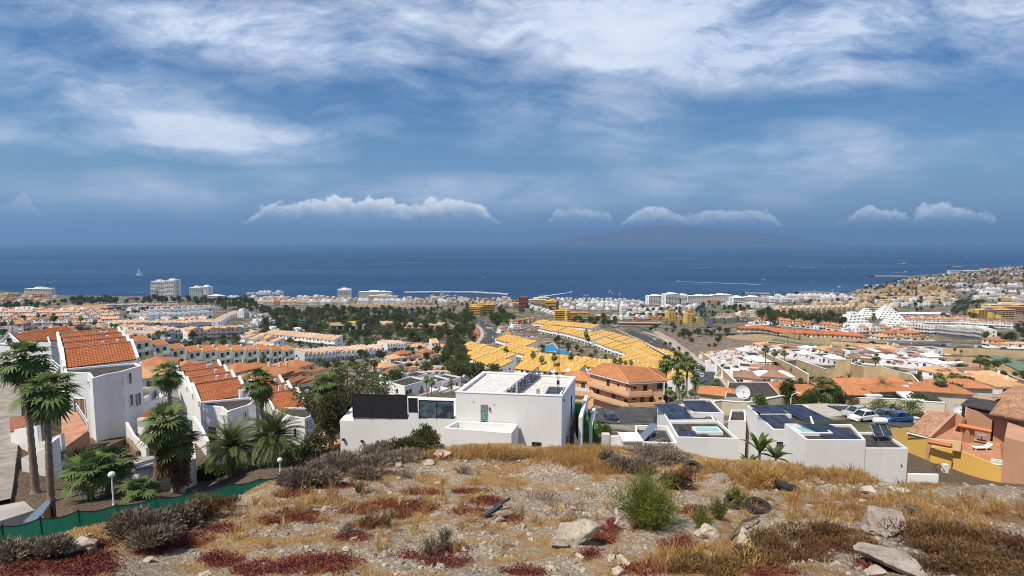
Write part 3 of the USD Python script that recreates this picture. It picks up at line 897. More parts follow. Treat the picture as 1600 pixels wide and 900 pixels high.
def leaf_cloud(rg,centres,radii,n,size,squash=.8,shell=.55):
 """n leaf blades through clumps (centres, radii), denser towards each clump's outside"""
 c=np.asarray(centres,float)
 r=np.asarray(radii,float)
 k=rg.choice(len(c),n,p=r**2/(r**2).sum())
 d=unit(rg.normal(size=(n,3)))
 rr=(shell+(1-shell)*rg.random(n)**.5)*rg.uniform(.75,1.08,n)
 p=c[k]+d*(r[k]*rr)[:,None]*[1,1,squash]
 ax=unit(d*.6+rg.normal(size=(n,3))*.8+[0,0,.15])
 w=unit(np.cross(ax,rg.normal(size=(n,3))))
 s=size*rg.uniform(.6,1.35,n)[:,None]
 return quads(p,ax*s,w*s*.33)
def broadleaf(t,h,cr,seed,n=900,size=.45,leafmat=None,trunk=.16,clumps=11,squash=.8,base=.35,spread=.62,rr=1.0):
 rg=np.random.default_rng(seed)
 m=MB()
 zb=h*base
 m.tube([(0,0,-.4),(rg.normal(0,.06)*h*.3,rg.normal(0,.06)*h*.3,zb*.6),(rg.normal(0,.05)*h*.4,rg.normal(0,.05)*h*.4,zb)],[trunk*1.3,trunk,trunk*.8],6)
 c,r=[],[]
 for k in range(clumps):
  a=k*2.4+rg.normal(0,.4)
  q=math.sqrt((k+.5)/clumps)*cr*spread
  z=zb+(h-zb)*(rg.uniform(.25,.8)if k else .75)*(1-.25*q/cr)
  c.append((q*math.cos(a),q*math.sin(a),z))
  r.append(cr*rr*rg.uniform(.32,.52))
  m.tube([(0,0,zb*.8),(c[-1][0]*.5,c[-1][1]*.5,(zb+z)/2),c[-1]],[trunk*.6,trunk*.35,trunk*.12],4,cap=False)
 t.part("trunk",m,BARK)
 t.part("crown",MB().add(*leaf_cloud(rg,c,r,n,size,squash)),leafmat or TREELEAF)
def twig_bush(rg,rx,ry,rz,n,ln=.16,wd=.012,up=.5,lumps=9,tuft=.55):
 """a low shrub of many thin twigs and small leaves, an uneven dome"""
 cs=np.c_[rg.uniform(-.7,.7,lumps)*rx,rg.uniform(-.7,.7,lumps)*ry,rg.uniform(.15,.5,lumps)*rz]
 rr=rg.uniform(.30,.62,lumps)
 k=rg.integers(0,lumps,n)
 d=unit(rg.normal(size=(n,3)))
 d[:,2]=np.abs(d[:,2])*.9
 q=rg.random(n)**.45
 p=cs[k]+d*(rr[k]*q)[:,None]*[rx,ry,rz*1.1]
 p[:,2]=np.maximum(p[:,2],.01)
 ax=unit(d*1.0+[0,0,up]+rg.normal(size=(n,3))*tuft)
 w=unit(np.cross(ax,rg.normal(size=(n,3))))
 L=(ln*rg.uniform(.5,1.4,n))[:,None]
 return MB().add(*quads(p,ax*L,w*(wd*rg.uniform(.6,1.6,n))[:,None]))
def rock_mesh(rg,sx,sy,sz,sub=3,rough=.18,cuts=7):
 """an angular boulder: the hull of a few scattered points, broken up and roughened"""
 p=unit(rg.normal(size=(9+cuts,3)))*rg.uniform(.72,1.12,(9+cuts,1))
 m=trimesh.convex.convex_hull(p)
 for _ in range(max(sub-1,1)):
  m=m.subdivide()
 v=m.vertices.copy()
 o=rg.uniform(0,50,3)
 sd=int(rg.integers(1e6))
 v+=unit(v)*((meshkit.fbm(v*1.3+o,2,sd)-.5)*rough*1.5+(meshkit.fbm(v*5+o,3,sd+1)-.5)*rough*.55)[:,None]
 return MB().add(v*[sx,sy,sz],m.faces)
# --- cars
def car_kind(name,paint,L=4.2,Wd=1.75,H=1.48,van=False):
 t=proto(name)
 prof=[(0,.32),(.03,.62),(.12,.78),(1.0,.92),(1.0,.92),(3.75,.95),(4.12,.86),(4.2,.55),(4.16,.30)]
 prof=[(x*L/4.2,z)for x,z in prof]
 half=Wd/2
 b=MB()
 pts=np.array(prof)
 n=len(pts)
 cross=[(-half,0.0),(-half*.98,0),(half*.98,0),(half,0)]
 v=[]
 for sgn,inset,dz in((-1,.93,0),(-1,1.0,-.12),(1,1.0,-.12),(1,.93,0)):
  v.append(np.c_[pts[:,0],np.full(n,sgn*half*inset),np.maximum(pts[:,1]+dz,.25)])
 v=np.vstack(v)
 i=np.arange(n-1)
 F=[np.stack([i+k*n,i+1+k*n,i+1+(k+1)*n,i+(k+1)*n],1)[:,::-1]for k in range(3)]
 b.add(v,np.vstack(F))
 for k in(1,2):
  c=v[k*n:(k+1)*n]
  b.add(np.vstack([c,[[L/2,c[0,1],.28]]]),[(a,a+1,n)if k==1 else(a+1,a,n)for a in range(n-1)])
 b.box(.05,L-.05,-half*.9,half*.9,.24,.34)
 x0,x1,x2,x3=(1.05,1.75,3.2,3.85)if not van else(.7,1.2,3.9,4.1)
 x0,x1,x2,x3=[x*L/4.2 for x in(x0,x1,x2,x3)]
 roof=[(x1,half*.74,H),(x2,half*.74,H),(x2,-half*.74,H),(x1,-half*.74,H)]
 base=[(x0,half*.92,.90),(x3,half*.92,.92),(x3,-half*.92,.92),(x0,-half*.92,.90)]
 g=MB().add(base+roof,[(0,1,5,4)[::-1],(1,2,6,5)[::-1],(2,3,7,6)[::-1],(3,0,4,7)[::-1]])
 rf=MB().add([(x,y,z+.02)for x,y,z in roof]+[(x,y,z-.06)for x,y,z in roof],[(0,3,2,1),(0,1,5,4),(1,2,6,5),(2,3,7,6),(3,0,4,7)])
 for a,c in((0,0),(1,1),(2,2),(3,3)):
  rf.tube([np.array(base[a]),np.array(roof[c])],.05,4)
 t.part("body",b,paint,smooth=35)
 t.part("roof",rf,paint)
 t.part("windows",g,GLASS)
 for x in(.78,3.42):
  for s in(-1,1):
   wm=MB().lathe([(0,-.1),(.18,-.1),(.30,-.09),(.31,0),(.30,.09),(.18,.1),(0,.1)],sides=12)
   R=trimesh.transformations.rotation_matrix(math.pi/2,[1,0,0])
   wm.xf(M=R,loc=(x*L/4.2,s*(half-.08),.31))
   t.part("wheel",wm,RUBBER)
 for s in(-1,1):
  t.part("headlight",MB().box(.02,.14,s*half*.7-.16,s*half*.7+.16,.62,.72),WHITEPAINT)
  t.part("tail_light",MB().box(L-.1,L-.01,s*half*.72-.14,s*half*.72+.14,.66,.80),flat("tail_light",(.35,.01,.01),.3))
 return t
CARS={}
for _nm,_c in(("white",(.75,.75,.74)),("silver",(.42,.43,.45)),("grey",(.10,.11,.125)),("black",(.015,.016,.018)),("blue",(.03,.08,.28)),("red",(.32,.02,.02))):
 CARS[_nm]=car_kind(_nm+"_car",carpaint("car_paint_"+_nm,_c))
def car(colour,label,loc,rz,group=None):
 c,s=math.cos(rz),math.sin(rz)
 l=np.asarray(loc,float)-np.array([c*2.1,s*2.1,0])
 return place(CARS[colour],"parked_car",label,"car",l,rz,1.0,group)
# --- near houses
def xy(u,y,v=640):
 a,_=ray(u,v)
 return np.array([a*y,y])
def zt(v,y,u=800):
 return EYE+ray(u,v)[1]*y
def arrow(a,b):
 d=np.asarray(b,float)[:2]-np.asarray(a,float)[:2]
 return math.atan2(d[1],d[0])
def facade(t,a,b,items,z0,under=None,O=(0,0,0)):
 """windows/doors along a wall from a to b (outside on its right): (distance, height above z0, width, height, glass, frame, mull, name)"""
 a,b=np.asarray(a,float)[:2]-O[:2],np.asarray(b,float)[:2]-O[:2]
 d=(b-a)/np.linalg.norm(b-a)
 for s,h,w,hh,gl,fr,mu,nm in items:
  p=a+d*s
  win(t,(p[0],p[1],z0+h),arrow(a,b),w,hh,fr,gl,mu,under=under,name=nm)
def wall_run(mb,pts,th=0.25,down=1.2,O=(0,0,0),side=1,base=None):
 """a wall through points (x, y, ztop), reaching into the ground"""
 P=np.array(pts,float)
 d=np.gradient(P[:,:2],axis=0)
 d/=np.linalg.norm(d,axis=1,keepdims=True)
 nn=np.stack([-d[:,1],d[:,0]],1)*th*side
 Q=P[:,:2]+nn
 zb=ground(P[:,0],P[:,1])-down if base is None else np.broadcast_to(base,len(P))
 zb=np.minimum(zb,P[:,2]-.1)
 n=len(P)
 v=np.vstack([np.c_[P[:,:2],zb],np.c_[P[:,:2],P[:,2]],np.c_[Q,zb],np.c_[Q,P[:,2]]])-O
 i=np.arange(n-1)
 f=np.vstack([np.stack([i,i+1,i+1+n,i+n],1),np.stack([i+1+2*n,i+2*n,i+3*n,i+1+3*n],1),np.stack([i+n,i+1+n,i+1+3*n,i+3*n],1)])
 f=np.vstack([f,[[0,n,3*n,2*n],[n-1,3*n-1,4*n-1,2*n-1]]])
 if side<0:
  f=f[:,::-1]
 return mb.add(v,f)
def rolled_quad(p00,p10,p11,p01,roll=.28,course=.40,amp=.05,th=.10):
 """clay tiles over a four-cornered slope: eave p00-p10, top p01-p11"""
 p00,p10,p11,p01=[np.asarray(p,float)for p in(p00,p10,p11,p01)]
 w,D=np.linalg.norm(p10-p00),np.linalg.norm((p01+p11-p00-p10)/2)
 m=rolled(w,D,0.0,0.0,roll,course,amp,th)
 nrm=unit(np.cross(p10-p00,p01-p00))
 for k,v in enumerate(m.v):
  s,r=v[:,:1]/w,v[:,1:2]/D
  m.v[k]=p00*(1-s)*(1-r)+p10*s*(1-r)+p11*s*r+p01*(1-s)*r+nrm*v[:,2:3]
 return m
def solar_grid(t,p0,du,dv,nu,nv,gap=.03,th=.04,under=None,name="solar_panel"):
 """nu x nv modules from corner p0 along du, dv (3-vectors per module)"""
 p0,du,dv=[np.asarray(q,float)for q in(p0,du,dv)]
 nrm=unit(np.cross(du,dv))
 for i in range(nu):
  for j in range(nv):
   c=p0+du*i+dv*j
   a,b=unit(du)*gap,unit(dv)*gap
   q=[c+a+b,c+du-a+b,c+du+dv-a-b,c+dv+a-b]
   m=MB().add([*q,*[x-nrm*th for x in q]],[(0,1,2,3),(4,7,6,5),(0,4,5,1),(1,5,6,2),(2,6,7,3),(3,7,4,0)])
   t.part(name,m,SOLAR,under)
 a,b=du*nu,dv*nv
 f=MB()
 for q in(p0,):
  f.add([q-nrm*.06,q+a-nrm*.06,q+a+b-nrm*.06,q+b-nrm*.06,q-nrm*.02,q+a-nrm*.02,q+a+b-nrm*.02,q+b-nrm*.02],[(0,3,2,1),(4,5,6,7),(0,1,5,4),(1,2,6,5),(2,3,7,6),(3,0,4,7)])
 t.part("panel_frame",f,STEEL,under)
def solar_mat(g):
 g.add("texture_coordinate","tc")
 g.add("geometry","geo")
 n=g.noise("geo.position",0.8,3,.6)
 c=g.mixc(g.mr(n,.35,.65),(0.018,0.022,0.034),(0.045,0.05,0.065))
 g.add("principled_bsdf","p",base_color=c,roughness=0.16,specular_ior_level=0.6,coat_weight=.4,coat_roughness=.05)
 return "p.BSDF"
SOLAR=mat("solar_cells",solar_mat)
# --- the white villa in the middle
Y0=45.0
zT=zt(619.5,Y0,878)
vil=[xy(712,46.2,613),xy(878,45,619),xy(899,51.7,588),xy(755,53.8,580)]
O=np.array([*vil[0],gz(*vil[0])])
t=thing("white_villa","big white cubic villa with collectors on its flat roof and a black screened terrace","house",O)
L2=lambda p:(p[0]-O[0],p[1]-O[1])
zl=lambda z:z-O[2]
vp=[L2(p)for p in vil]
flat_roofed(t,vp,-3,zl(zT),WHITE_SHADED,ROOFGRAVEL,.30,.30)
cp=MB()
ring(cp,[tuple(q)for q in miter(vp,-.04)],.38,zl(zT)+.002,zl(zT)+.06)
t.part("coping",cp,WHITEPAINT)
bz=zt(677,42.96,799)
bal=[xy(694,44.2,669),xy(799,42.96,677),xy(810,45.25,661),xy(714,46.1,655)]
bm=MB()
ring(bm,[L2(p)for p in bal],.22,-3,zl(bz))
bm.prism([tuple(q)for q in miter([L2(p)for p in bal],.21)],-3,zl(bz)-1.0)
t.part("balcony",bm,WHITE_SHADED)
fdir=unit(np.array(vil[1])-vil[0])
fang=arrow(vil[0],vil[1])
y_w=45.9
pw=xy(751,y_w,650)-O[:2]
s_w=float(np.dot(pw-np.array(vp[0]),fdir))
pw=np.array(vp[0])+fdir*s_w
zb_,zt_=zl(zt(672,y_w,756)),zl(zt(632,y_w,756))
win(t,(pw[0],pw[1],zb_),fang,.66,(zt_-zb_)*.78,METAL,GLASS_GREEN,1,1,out=.05)
m=MB().box(0,.66,-.06,.02,(zt_-zb_)*.79,zt_-zb_)
m.xf(rz=fang,loc=(pw[0],pw[1],zb_))
t.part("shutter_box",m,METAL)
m=MB().box(.78,.92,-.12,.02,(zt_-zb_)*.78,(zt_-zb_)*.9).xf(rz=fang,loc=(pw[0],pw[1],zb_))
t.part("wall_lamp",m,BROWN)
for uu,vv in((739,630),(772,633)):
 s=float(np.dot(xy(uu,45.8,vv)-vil[0],fdir))
 q=np.array(vp[0])+fdir*s
 t.part("vent",MB().box(-.06,.06,-.03,.02,0,.12).xf(rz=fang,loc=(q[0],q[1],zl(zt(vv,45.8)))),CONCRETE)
q=np.array(vp[0])+fdir*float(np.dot(xy(831,45.3,697)-vil[0],fdir))
win(t,(q[0],q[1],zl(zt(703,45.3))),fang,.85,.75,DARKMETAL,GLASS,2)
rang=arrow(vil[1],vil[2])
for s,v0,v1,w in((4.6,619,654,.22),(4.6,667,696,.22),(2.4,682,697,.2),(.9,624,627,.12)):
 q=np.array(vp[1])+unit(np.array(vil[2])-vil[1])*s
 yy=45+s*.95
 win(t,(q[0],q[1],zl(zt(v1,yy))),rang,w,zt(v0,yy)-zt(v1,yy),DARKMETAL,GLASS,1,fr=.03)
zr=zl(zT)-.24
c0,c1=xy(786,46.6,608)-O[:2],xy(824,53.0,585)-O[:2]
cd=unit(np.append(c1-c0,0))
sd_=np.array([cd[1],-cd[0],0])
ln=np.linalg.norm(c1-c0)
for k in range(6):
 a=np.array([*c0,zr+.15])+cd*ln*k/6
 b=a+cd*(ln/6-.05)
 up=sd_*1.25+np.array([0,0,1.05])
 m=MB().add([a,b,b+up,a+up,a+[.05,0,-.07],b+[.05,0,-.07],b+up+[.05,0,-.07],a+up+[.05,0,-.07]],[(0,3,2,1),(4,5,6,7),(0,1,5,4),(1,2,6,5),(2,3,7,6),(3,0,4,7)])
 t.part("collector",m,STEEL)
for k in range(8):
 a=np.array([*c0,zr])+cd*ln*k/7
 m=MB().tube([a+sd_*1.2+[0,0,1.1],a+sd_*1.25],.045,4).tube([a+sd_*1.2+[0,0,1.1],a+sd_*.7+[0,0,.05]],.035,4).tube([a+[0,0,.06],a+sd_*1.6+[0,0,.06]],.04,4)
 t.part("strut",m,METAL)
a=np.array([*c0,zr+.05])+sd_*1.55
t.part("base_rail",MB().tube([a,a+cd*ln],.09,4).tube([a-sd_*.9,a+cd*ln-sd_*.9],.09,4),METAL)
q=xy(808,45.6,612)-O[:2]
t.part("mast",MB().tube([(q[0],q[1],zr),(q[0],q[1],zr+1.5)],.06,6),WHITEPAINT)
w0,w1=xy(851,45.7,613)-O[:2],xy(879,45.5,613)-O[:2]
m=MB()
wl=[tuple(w0),tuple(w1),tuple(w1+[.55,2.3]),tuple(w0+[.55,2.3])]
ring(m,wl,.10,zr-.02,zr+.30)
wp=t.part("light_well",m,METAL)
t.part("dark_pane",MB().prism([tuple(q)for q in miter(wl,.09)],zr,zr+.10),GLASS,wp)
t.part("bar",MB().box(0,1.7,-.03,.03,0,.06).xf(rz=fang,loc=(w0[0]+.25,w0[1]+1.1,zr+.27)),STEEL,wp)
q=xy(841,45.5,615)-O[:2]
t.part("flue_box",MB().box(q[0]-.16,q[0]+.16,q[1],q[1]+.3,zr,zr+.75),CONCRETE)
zw=zt(654,46.6,709)
wing=[xy(531,47.6,656),xy(712,46.45,654),xy(735,52.8,640),xy(560,54,640)]
wz=[zl(zt(661,47.6)),zl(zw),zl(zw),zl(zt(661,47.6))]
ws=[L2(p)for p in wing]
m=MB()
p_in=L2(xy(552,47.45,650))
m.prism([ws[0],p_in,(p_in[0]+.8,ws[3][1]),ws[3]],-3,zl(zw)-.55)
m.prism([p_in,ws[1],ws[2],(p_in[0]+.8,ws[3][1])],-3,zl(zw)-.02)
q1,q2=L2(xy(639,46.9,650)),L2(xy(654.5,46.8,650))
m.prism([q1,q2,(q2[0],q2[1]+.3),(q1[0],q1[1]+.3)],zl(zw)-.03,zl(zw)+.45)
t.part("terrace_wing",m,WHITE_SHADED)
wang=arrow(p_in,ws[1])
def screen(u0,u1,v0,v1,mt,n):
 a,b=np.array(L2(xy(u0,47.45-(u0-552)/157*.85,640))),np.array(L2(xy(u1,47.45-(u1-552)/157*.85,640)))
 d=(b-a)/n
 ln_=float(np.linalg.norm(d))
 za,zb2=zl(zt(v1,47)),zl(zt(v0,47))
 for k in range(n):
  m=MB().box(.04,ln_-.04,-.10,-.06,za,zb2).xf(rz=arrow(a,b),loc=(*(a+d*k),0))
  p=t.part("screen_panel",m,mt)
  m=MB().box(-.03,.03,-.14,-.04,za-.02,zb2+.04).box(.03,ln_-.03,-.13,-.05,zb2-.01,zb2+.05).xf(rz=arrow(a,b),loc=(*(a+d*k),0))
  t.part("screen_post",m,DARKMETAL,p)
screen(552,638,618,654.5,BLACK,3)
screen(639,654,622.5,644,BLACK,1)
screen(655,710,625,653,GLASS_BLUE,2)
for uu,vv in((537,687),(566,689.5),(591,690.5),(692,695.5)):
 yy=47.5-(uu-531)/180*1.1
 q=L2(xy(uu,yy,vv))
 t.part("wall_lamp",MB().box(-.12,.12,-.16,.03,-.09,.09).xf(rz=wang,loc=(q[0],q[1],zl(zt(vv,yy)))),BLACK)
q=L2(xy(622,46.95,688))
win(t,(q[0],q[1]-.02,zl(zt(694,46.9))),wang,.75,.55,DARKMETAL,GLASS_GREEN,1)
for(ub,vb,yb),(uf,vf,yf)in(((914,617,55.5),(904,652,46.8)),((926,637,57.5),(919,672,48.8))):
 pb,pf=xy(ub,yb,vb),xy(uf,yf,vf)
 m=MB()
 zb3,zf=zt(vb,yb),zt(vf,yf)
 w_=.34
 m.add([(*(pf-O[:2]),-3),(pf[0]-O[0]+w_,pf[1]-O[1],-3),(pb[0]-O[0]+w_,pb[1]-O[1],-4),(*(pb-O[:2]),-4),(*(pf-O[:2]),zl(zf)),(pf[0]-O[0]+w_,pf[1]-O[1],zl(zf)),(pb[0]-O[0]+w_,pb[1]-O[1],zl(zb3)),(*(pb-O[:2]),zl(zb3))],[(0,3,2,1),(4,5,6,7),(0,1,5,4),(1,2,6,5),(2,3,7,6),(3,0,4,7)])
 t.part("fin_wall",m,WHITE_SHADED)
LAWN=speck("lawn_green",(0.03,0.09,0.015),(0.07,0.15,0.03),scale=3)
for(u0,u1,v,y)in((901,909,637,51),(917,923,652,53)):
 a,b=L2(xy(u0,y,v)),L2(xy(u1,y,v))
 m=MB().box(a[0],b[0]+.4,a[1]-2.5,a[1]+3,zl(zt(v,y))-3,zl(zt(v,y))-.3)
 t.part("lawn_terrace",m,LAWN)
# --- two white houses with solar panels
def P3(u,v,y):
 return W(u,v,y)-O
yA=52.0
zB=zt(683,yA,1100)
O=np.array([*xy(1058,yA,683),0.0])
O[2]=gz(O[0],O[1])
zl=lambda z:z-O[2]
L2=lambda p:(p[0]-O[0],p[1]-O[1])
t=thing("solar_house","low white house with a leaning collector seen from behind, left of the two solar roofs","house",O)
b=[xy(1058,52.0,683),xy(1153.5,51.6,685),xy(1122,57.0,657),xy(1044,56.8,657)]
flat_roofed(t,[L2(p)for p in b],-4,zl(zB),WHITE_SHADED,BITUMEN,.32,.20)
zA=zt(692,52.1,1020)
a=[xy(991.5,52.4,692),xy(1058,52.02,691),xy(1043,57.2,664),xy(993,57.4,663)]
flat_roofed(t,[L2(a[0]),(L2(a[1])[0]-.02,L2(a[1])[1]),(L2(a[2])[0]-.05,L2(a[2])[1]),L2(a[3])],-4,zl(zA),WHITE_SHADED,BITUMEN,.55,.22,name="lower_wall")
c=[xy(1043.5,57.0,657),xy(1118,57.2,657),xy(1098,63,638),xy(1027,63,638)]
flat_roofed(t,[L2(p)for p in c],-5,zl(zB)+.02,WHITE_SHADED,BITUMEN,.30,.18,name="rear_wall")
zD=zB+.45
d=[xy(1081,58.6,650),xy(1131,58.4,648),xy(1111,63.5,631),xy(1067,63.4,631)]
flat_roofed(t,[L2(p)for p in d],0,zl(zD),WHITE_SHADED,BITUMEN,.25,.18,name="upper_wall")
e=[xy(1138,57,656),xy(1166,57,656),xy(1164,61,648),xy(1142,61,648)]
flat_roofed(t,[L2(p)for p in e],-5,zl(zt(657,57)),WHITE_SHADED,BITUMEN,.25,.18,name="link_wall")
def panels(u,v,y,uvx,uvy,nu,nv,zoff,tilt=.12):
 """modules from the near-left corner, seen at (u, v) and distance y; steps per module in metres along x and y"""
 zp=zoff+O[2]+.14
 p=W(u,v,(zp-EYE)/ray(u,v)[1])-O
 du,dv=np.array([uvx[0],uvx[1],0.0]),np.array([uvy[0],uvy[1],tilt*uvy[1]])
 solar_grid(t,p,du,dv,nu,nv)
 for i in(0,nu):
  q=p+du*i+dv*nv
  t.part("panel_leg",MB().tube([q+[0,-.1,-.05],[q[0],q[1]-.1,zp-O[2]-.12]],.03,4),STEEL)
zr=zl(zB)-.26
panels(1063,680,53.4,(1.02,.0),(.02,1.0),3,1,zr,.1)
panels(1061,671,54.5,(1.0,.0),(.02,1.0),1,1,zr,.1)
panels(1045,655,58.0,(1.04,0),(-.20,1.45),3,3,zr,.10)
panels(1084,645,59.5,(1.0,0),(-.15,1.15),3,3,zl(zD)-.2,.12)
panels(1106,656,57.9,(1.04,0),(.02,1.0),1,1,zr,.1)
def skylight(u0,u1,v,y,dep,zroof):
 q0,q1=L2(xy(u0,y,v)),L2(xy(u1,y,v))
 m=MB()
 o=[q0,q1,(q1[0]+.1,q1[1]+dep),(q0[0]+.1,q0[1]+dep)]
 ring(m,o,.16,zroof-.02,zroof+.34)
 p=t.part("skylight",m,WHITEPAINT)
 n=3
 for k in range(n):
  f0,f1=k/n+.01,(k+1)/n-.01
  i=miter(o,.14)
  A,B=np.array(i[0]),np.array(i[1])
  C,D=np.array(i[3]),np.array(i[2])
  g=MB().prism([tuple(A+(C-A)*f0),tuple(B+(D-B)*f0),tuple(B+(D-B)*f1),tuple(A+(C-A)*f1)],zroof+.2,zroof+.28)
  t.part("skylight_pane",g,SKYGLASS,p)
SKYGLASS=flat("skylight_glass",(0.30,0.48,0.46),0.12)
skylight(1088,1130,674,53.2,1.7,zr)
q=L2(xy(1003,53.5,680))
zr2=zl(zA)-.50
pA,pB=np.array([q[0],q[1]-.2,zr2+.05]),np.array([q[0]+2.0,q[1]+1.3,zr2+1.35])
dirc=np.array([-.4,1.0,0])*1.0
m=MB().add([pA,pB,pB+dirc,pA+dirc,pA-[0,0,.12],pB-[0,0,.12],pB+dirc-[0,0,.12],pA+dirc-[0,0,.12]],[(0,1,2,3),(4,7,6,5),(0,4,5,1),(1,5,6,2),(2,6,7,3),(3,7,4,0)])
t.part("collector",m,STEEL)
for fx in(.55,.95):
 q2=pA+(pB-pA)*fx
 t.part("strut",MB().tube([q2,(q2[0]+.1,q2[1],zr2)],.04,4).tube([q2+dirc*.9,(q2[0]+.35,q2[1]+.6,zr2)],.04,4),METAL)
t.part("base_rail",MB().tube([(pA[0]+.7,pA[1],zr2+.04),(pB[0]+.6,pB[1]-.2,zr2+.04)],.05,4).tube([(pA[0]+.9,pA[1]+.7,zr2+.04),(pB[0]+.6,pB[1]+.6,zr2+.04)],.05,4),METAL)
yF=46.0
zF=zt(687.5,yF,1300)
O=np.array([*xy(1260,yF,690),0.0])
O[2]=gz(O[0],O[1])
zl=lambda z:z-O[2]
L2=lambda p:(p[0]-O[0],p[1]-O[1])
t=thing("solar_house","long white house stepping down right, with a white water tank on its roof","house",O)
f=[xy(1260.5,46,687),xy(1353,46,687),xy(1330,50.2,662),xy(1226,50.3,661)]
flat_roofed(t,[L2(p)for p in f],-5,zl(zF),WHITE_SHADED,BITUMEN,.30,.20)
zG=zt(700.5,46,1390)
g_=[(L2(xy(1353,46,700))[0]+.01,L2(xy(1353,46.01,700))[1]),L2(xy(1419,46,700)),L2(xy(1381,50.0,680)),(L2(xy(1330,50.2,662))[0]+.02,L2(xy(1330,50.2,662))[1])]
flat_roofed(t,g_,-5,zl(zG),WHITE_SHADED,BITUMEN,.28,.18,name="lower_wall")
zE=zt(671,51,1207)
e=[xy(1207.5,51,671),xy(1227,50.9,671),xy(1247,59,640),xy(1167,59,634)]
e=[xy(1207.5,51,671),xy(1276,50.8,671),xy(1262,58.8,634),xy(1167,58.8,634)]
flat_roofed(t,[L2(p)for p in e],-6,zl(zE),WHITE_SHADED,BITUMEN,.34,.20,name="rear_wall")
m=MB().box(0,3.4,-.1,.1,0,.62).xf(loc=(L2(xy(1188,55.2,650))[0],L2(xy(1188,55.2,650))[1],zl(zE)-.5))
m.box(L2(xy(1236,55.2,650))[0]-.2,L2(xy(1236,55.2,650))[0],L2(xy(1236,55.2,650))[1],L2(xy(1230,58.5,640))[1],zl(zE)-.5,zl(zE)+.10)
t.part("cross_wall",m,WHITE_SHADED)
lw=MB()
wall_run(lw,[(*xy(1419,46,740),zt(739.5,46)),(*xy(1467,45.2,740),zt(740.5,45.2))],.25,2.0,O)
t.part("garden_wall",lw,WHITE_SHADED)
q=L2(xy(1215,51,690))
win(t,(L2(xy(1213.5,50.98,690))[0],L2(xy(1213.5,50.98,690))[1],zl(zt(699,51,1215))),0.0,.62,.6,DARKMETAL,GLASS,1)
for u0,w_ in((1333,.55),(1343.5,.35)):
 q=L2(xy(u0,46,740))
 win(t,(q[0],q[1],zl(zt(743.5,46,u0))),0.0,w_,.30,CONCRETE,GLASS,1)
q=L2(xy(1407,46,726))
t.part("spout",MB().box(q[0],q[0]+.1,q[1]-.1,q[1],zl(zt(726,46)),zl(zt(725,46))+.03),DARKMETAL)
zr=zl(zF)-.25
skylight(1251,1301,681,47.6,1.9,zr)
panels(1296,685,47.4,(1.02,-.02),(-.45,1.0),3,3,zr,.12)
panels(1204,666,52.6,(1.0,0),(-.1,1.25),3,2,zl(zE)-.28,.16)
panels(1190,646,56.0,(1.0,0),(-.2,1.0),3,2,zl(zE)+.1,.16)
panels(1257,657,53.6,(1.05,0),(-.45,1.25),3,3,zl(zE)-.28,.14)
q=L2(xy(1369,48.6,668))
zz_=zl(zG)-.2
R=trimesh.transformations.rotation_matrix(math.pi/2,[0,1,0])
tank=MB().lathe([(0,-.62),(.22,-.62),(.29,-.56),(.30,0),(.29,.56),(.22,.62),(0,.62)],sides=14).xf(M=R,loc=(q[0]+.7,q[1]+.5,zz_+1.75))
t.part("water_tank",tank,WHITEPAINT,smooth=50)
solar_grid(t,(q[0]-.5,q[1]-.6,zz_+.55),(.95,.1,0),(.1,.95,.95),2,1)
for dx,dy in((0,.4),(1.5,.4),(0,-.5),(1.3,-.6)):
 t.part("strut",MB().tube([(q[0]+dx,q[1]+dy,zz_),(q[0]+dx*.9+.05,q[1]+.4,zz_+1.6)],.03,4),flat("green_steel",(.20,.28,.24),.5,.4))
# --- stepped rows of houses with orange roofs, lower left
def stepped_row(label,u0,v0,y0,rz,w,D,rise,n,up,zwall,seed,window_side=None,ext=3.0):
 o=W(u0,v0,y0)
 zg=gz(o[0]+2,o[1]+2)-1.5
 base=np.array([o[0],o[1],zg])
 t=thing("terraced_row",label,"terrace of houses",base,rz)
 z0=o[2]-zg
 R=np.array([[math.cos(rz),math.sin(rz)],[-math.sin(rz),math.cos(rz)]])
 for k in range(n):
  y,zk=k*(D+.02),z0+up*k
  m=MB()
  m.add([(0,y,0),(w,y,0),(w,y+D,0),(0,y+D,0),(0,y,zk-.1),(w,y,zk-.1),(w,y+D,zk+rise-.1),(0,y+D,zk+rise-.1)],[(0,3,2,1),(4,5,6,7),(0,1,5,4),(1,2,6,5),(2,3,7,6),(3,0,4,7)])
  wl_=t.part("house_wall",m,WHITE_SHADED)
  rf=rolled(w-.3,D,rise,0,.34,.46,.05)
  rf.xf(loc=(.15,y,zk))
  rp=t.part("roof",rf,TILE_NEAR,smooth=35)
  t.part("ridge",MB().tube([(.1,y+D-.05,zk+rise+.07),(w-.1,y+D-.05,zk+rise+.07)],.13,6),TILE_BROWN,rp)
  for x0 in(-.18,w-.16):
   g=MB().add([(x0,y-.12,zk-.4),(x0+.34,y-.12,zk-.4),(x0+.34,y+D,zk+rise-.4),(x0,y+D,zk+rise-.4),(x0,y-.12,zk+.30),(x0+.34,y-.12,zk+.30),(x0+.34,y+D,zk+rise+.34),(x0,y+D,zk+rise+.34)],[(0,3,2,1),(4,5,6,7),(0,1,5,4),(1,2,6,5),(2,3,7,6),(3,0,4,7)])
   t.part("gable_parapet",g,WHITE_SHADED)
  if k:
   for cx in((.66,.74),(.58,.8),(.7,))[k%3]:
    c=MB().box(w*cx,w*cx+.32,y+D*.55,y+D*.55+.4,zk+rise*.4,zk+rise*.5+.9)
    cpt=t.part("chimney",c,WHITE_SHADED)
 return t,base,R,z0
t,base,R,z0=stepped_row("tall white stepped terrace with four orange tiled roofs behind the two tall leaning palms",101,575.5,65.0,math.radians(43),7.7,5.3,1.7,4,.0,9,1)
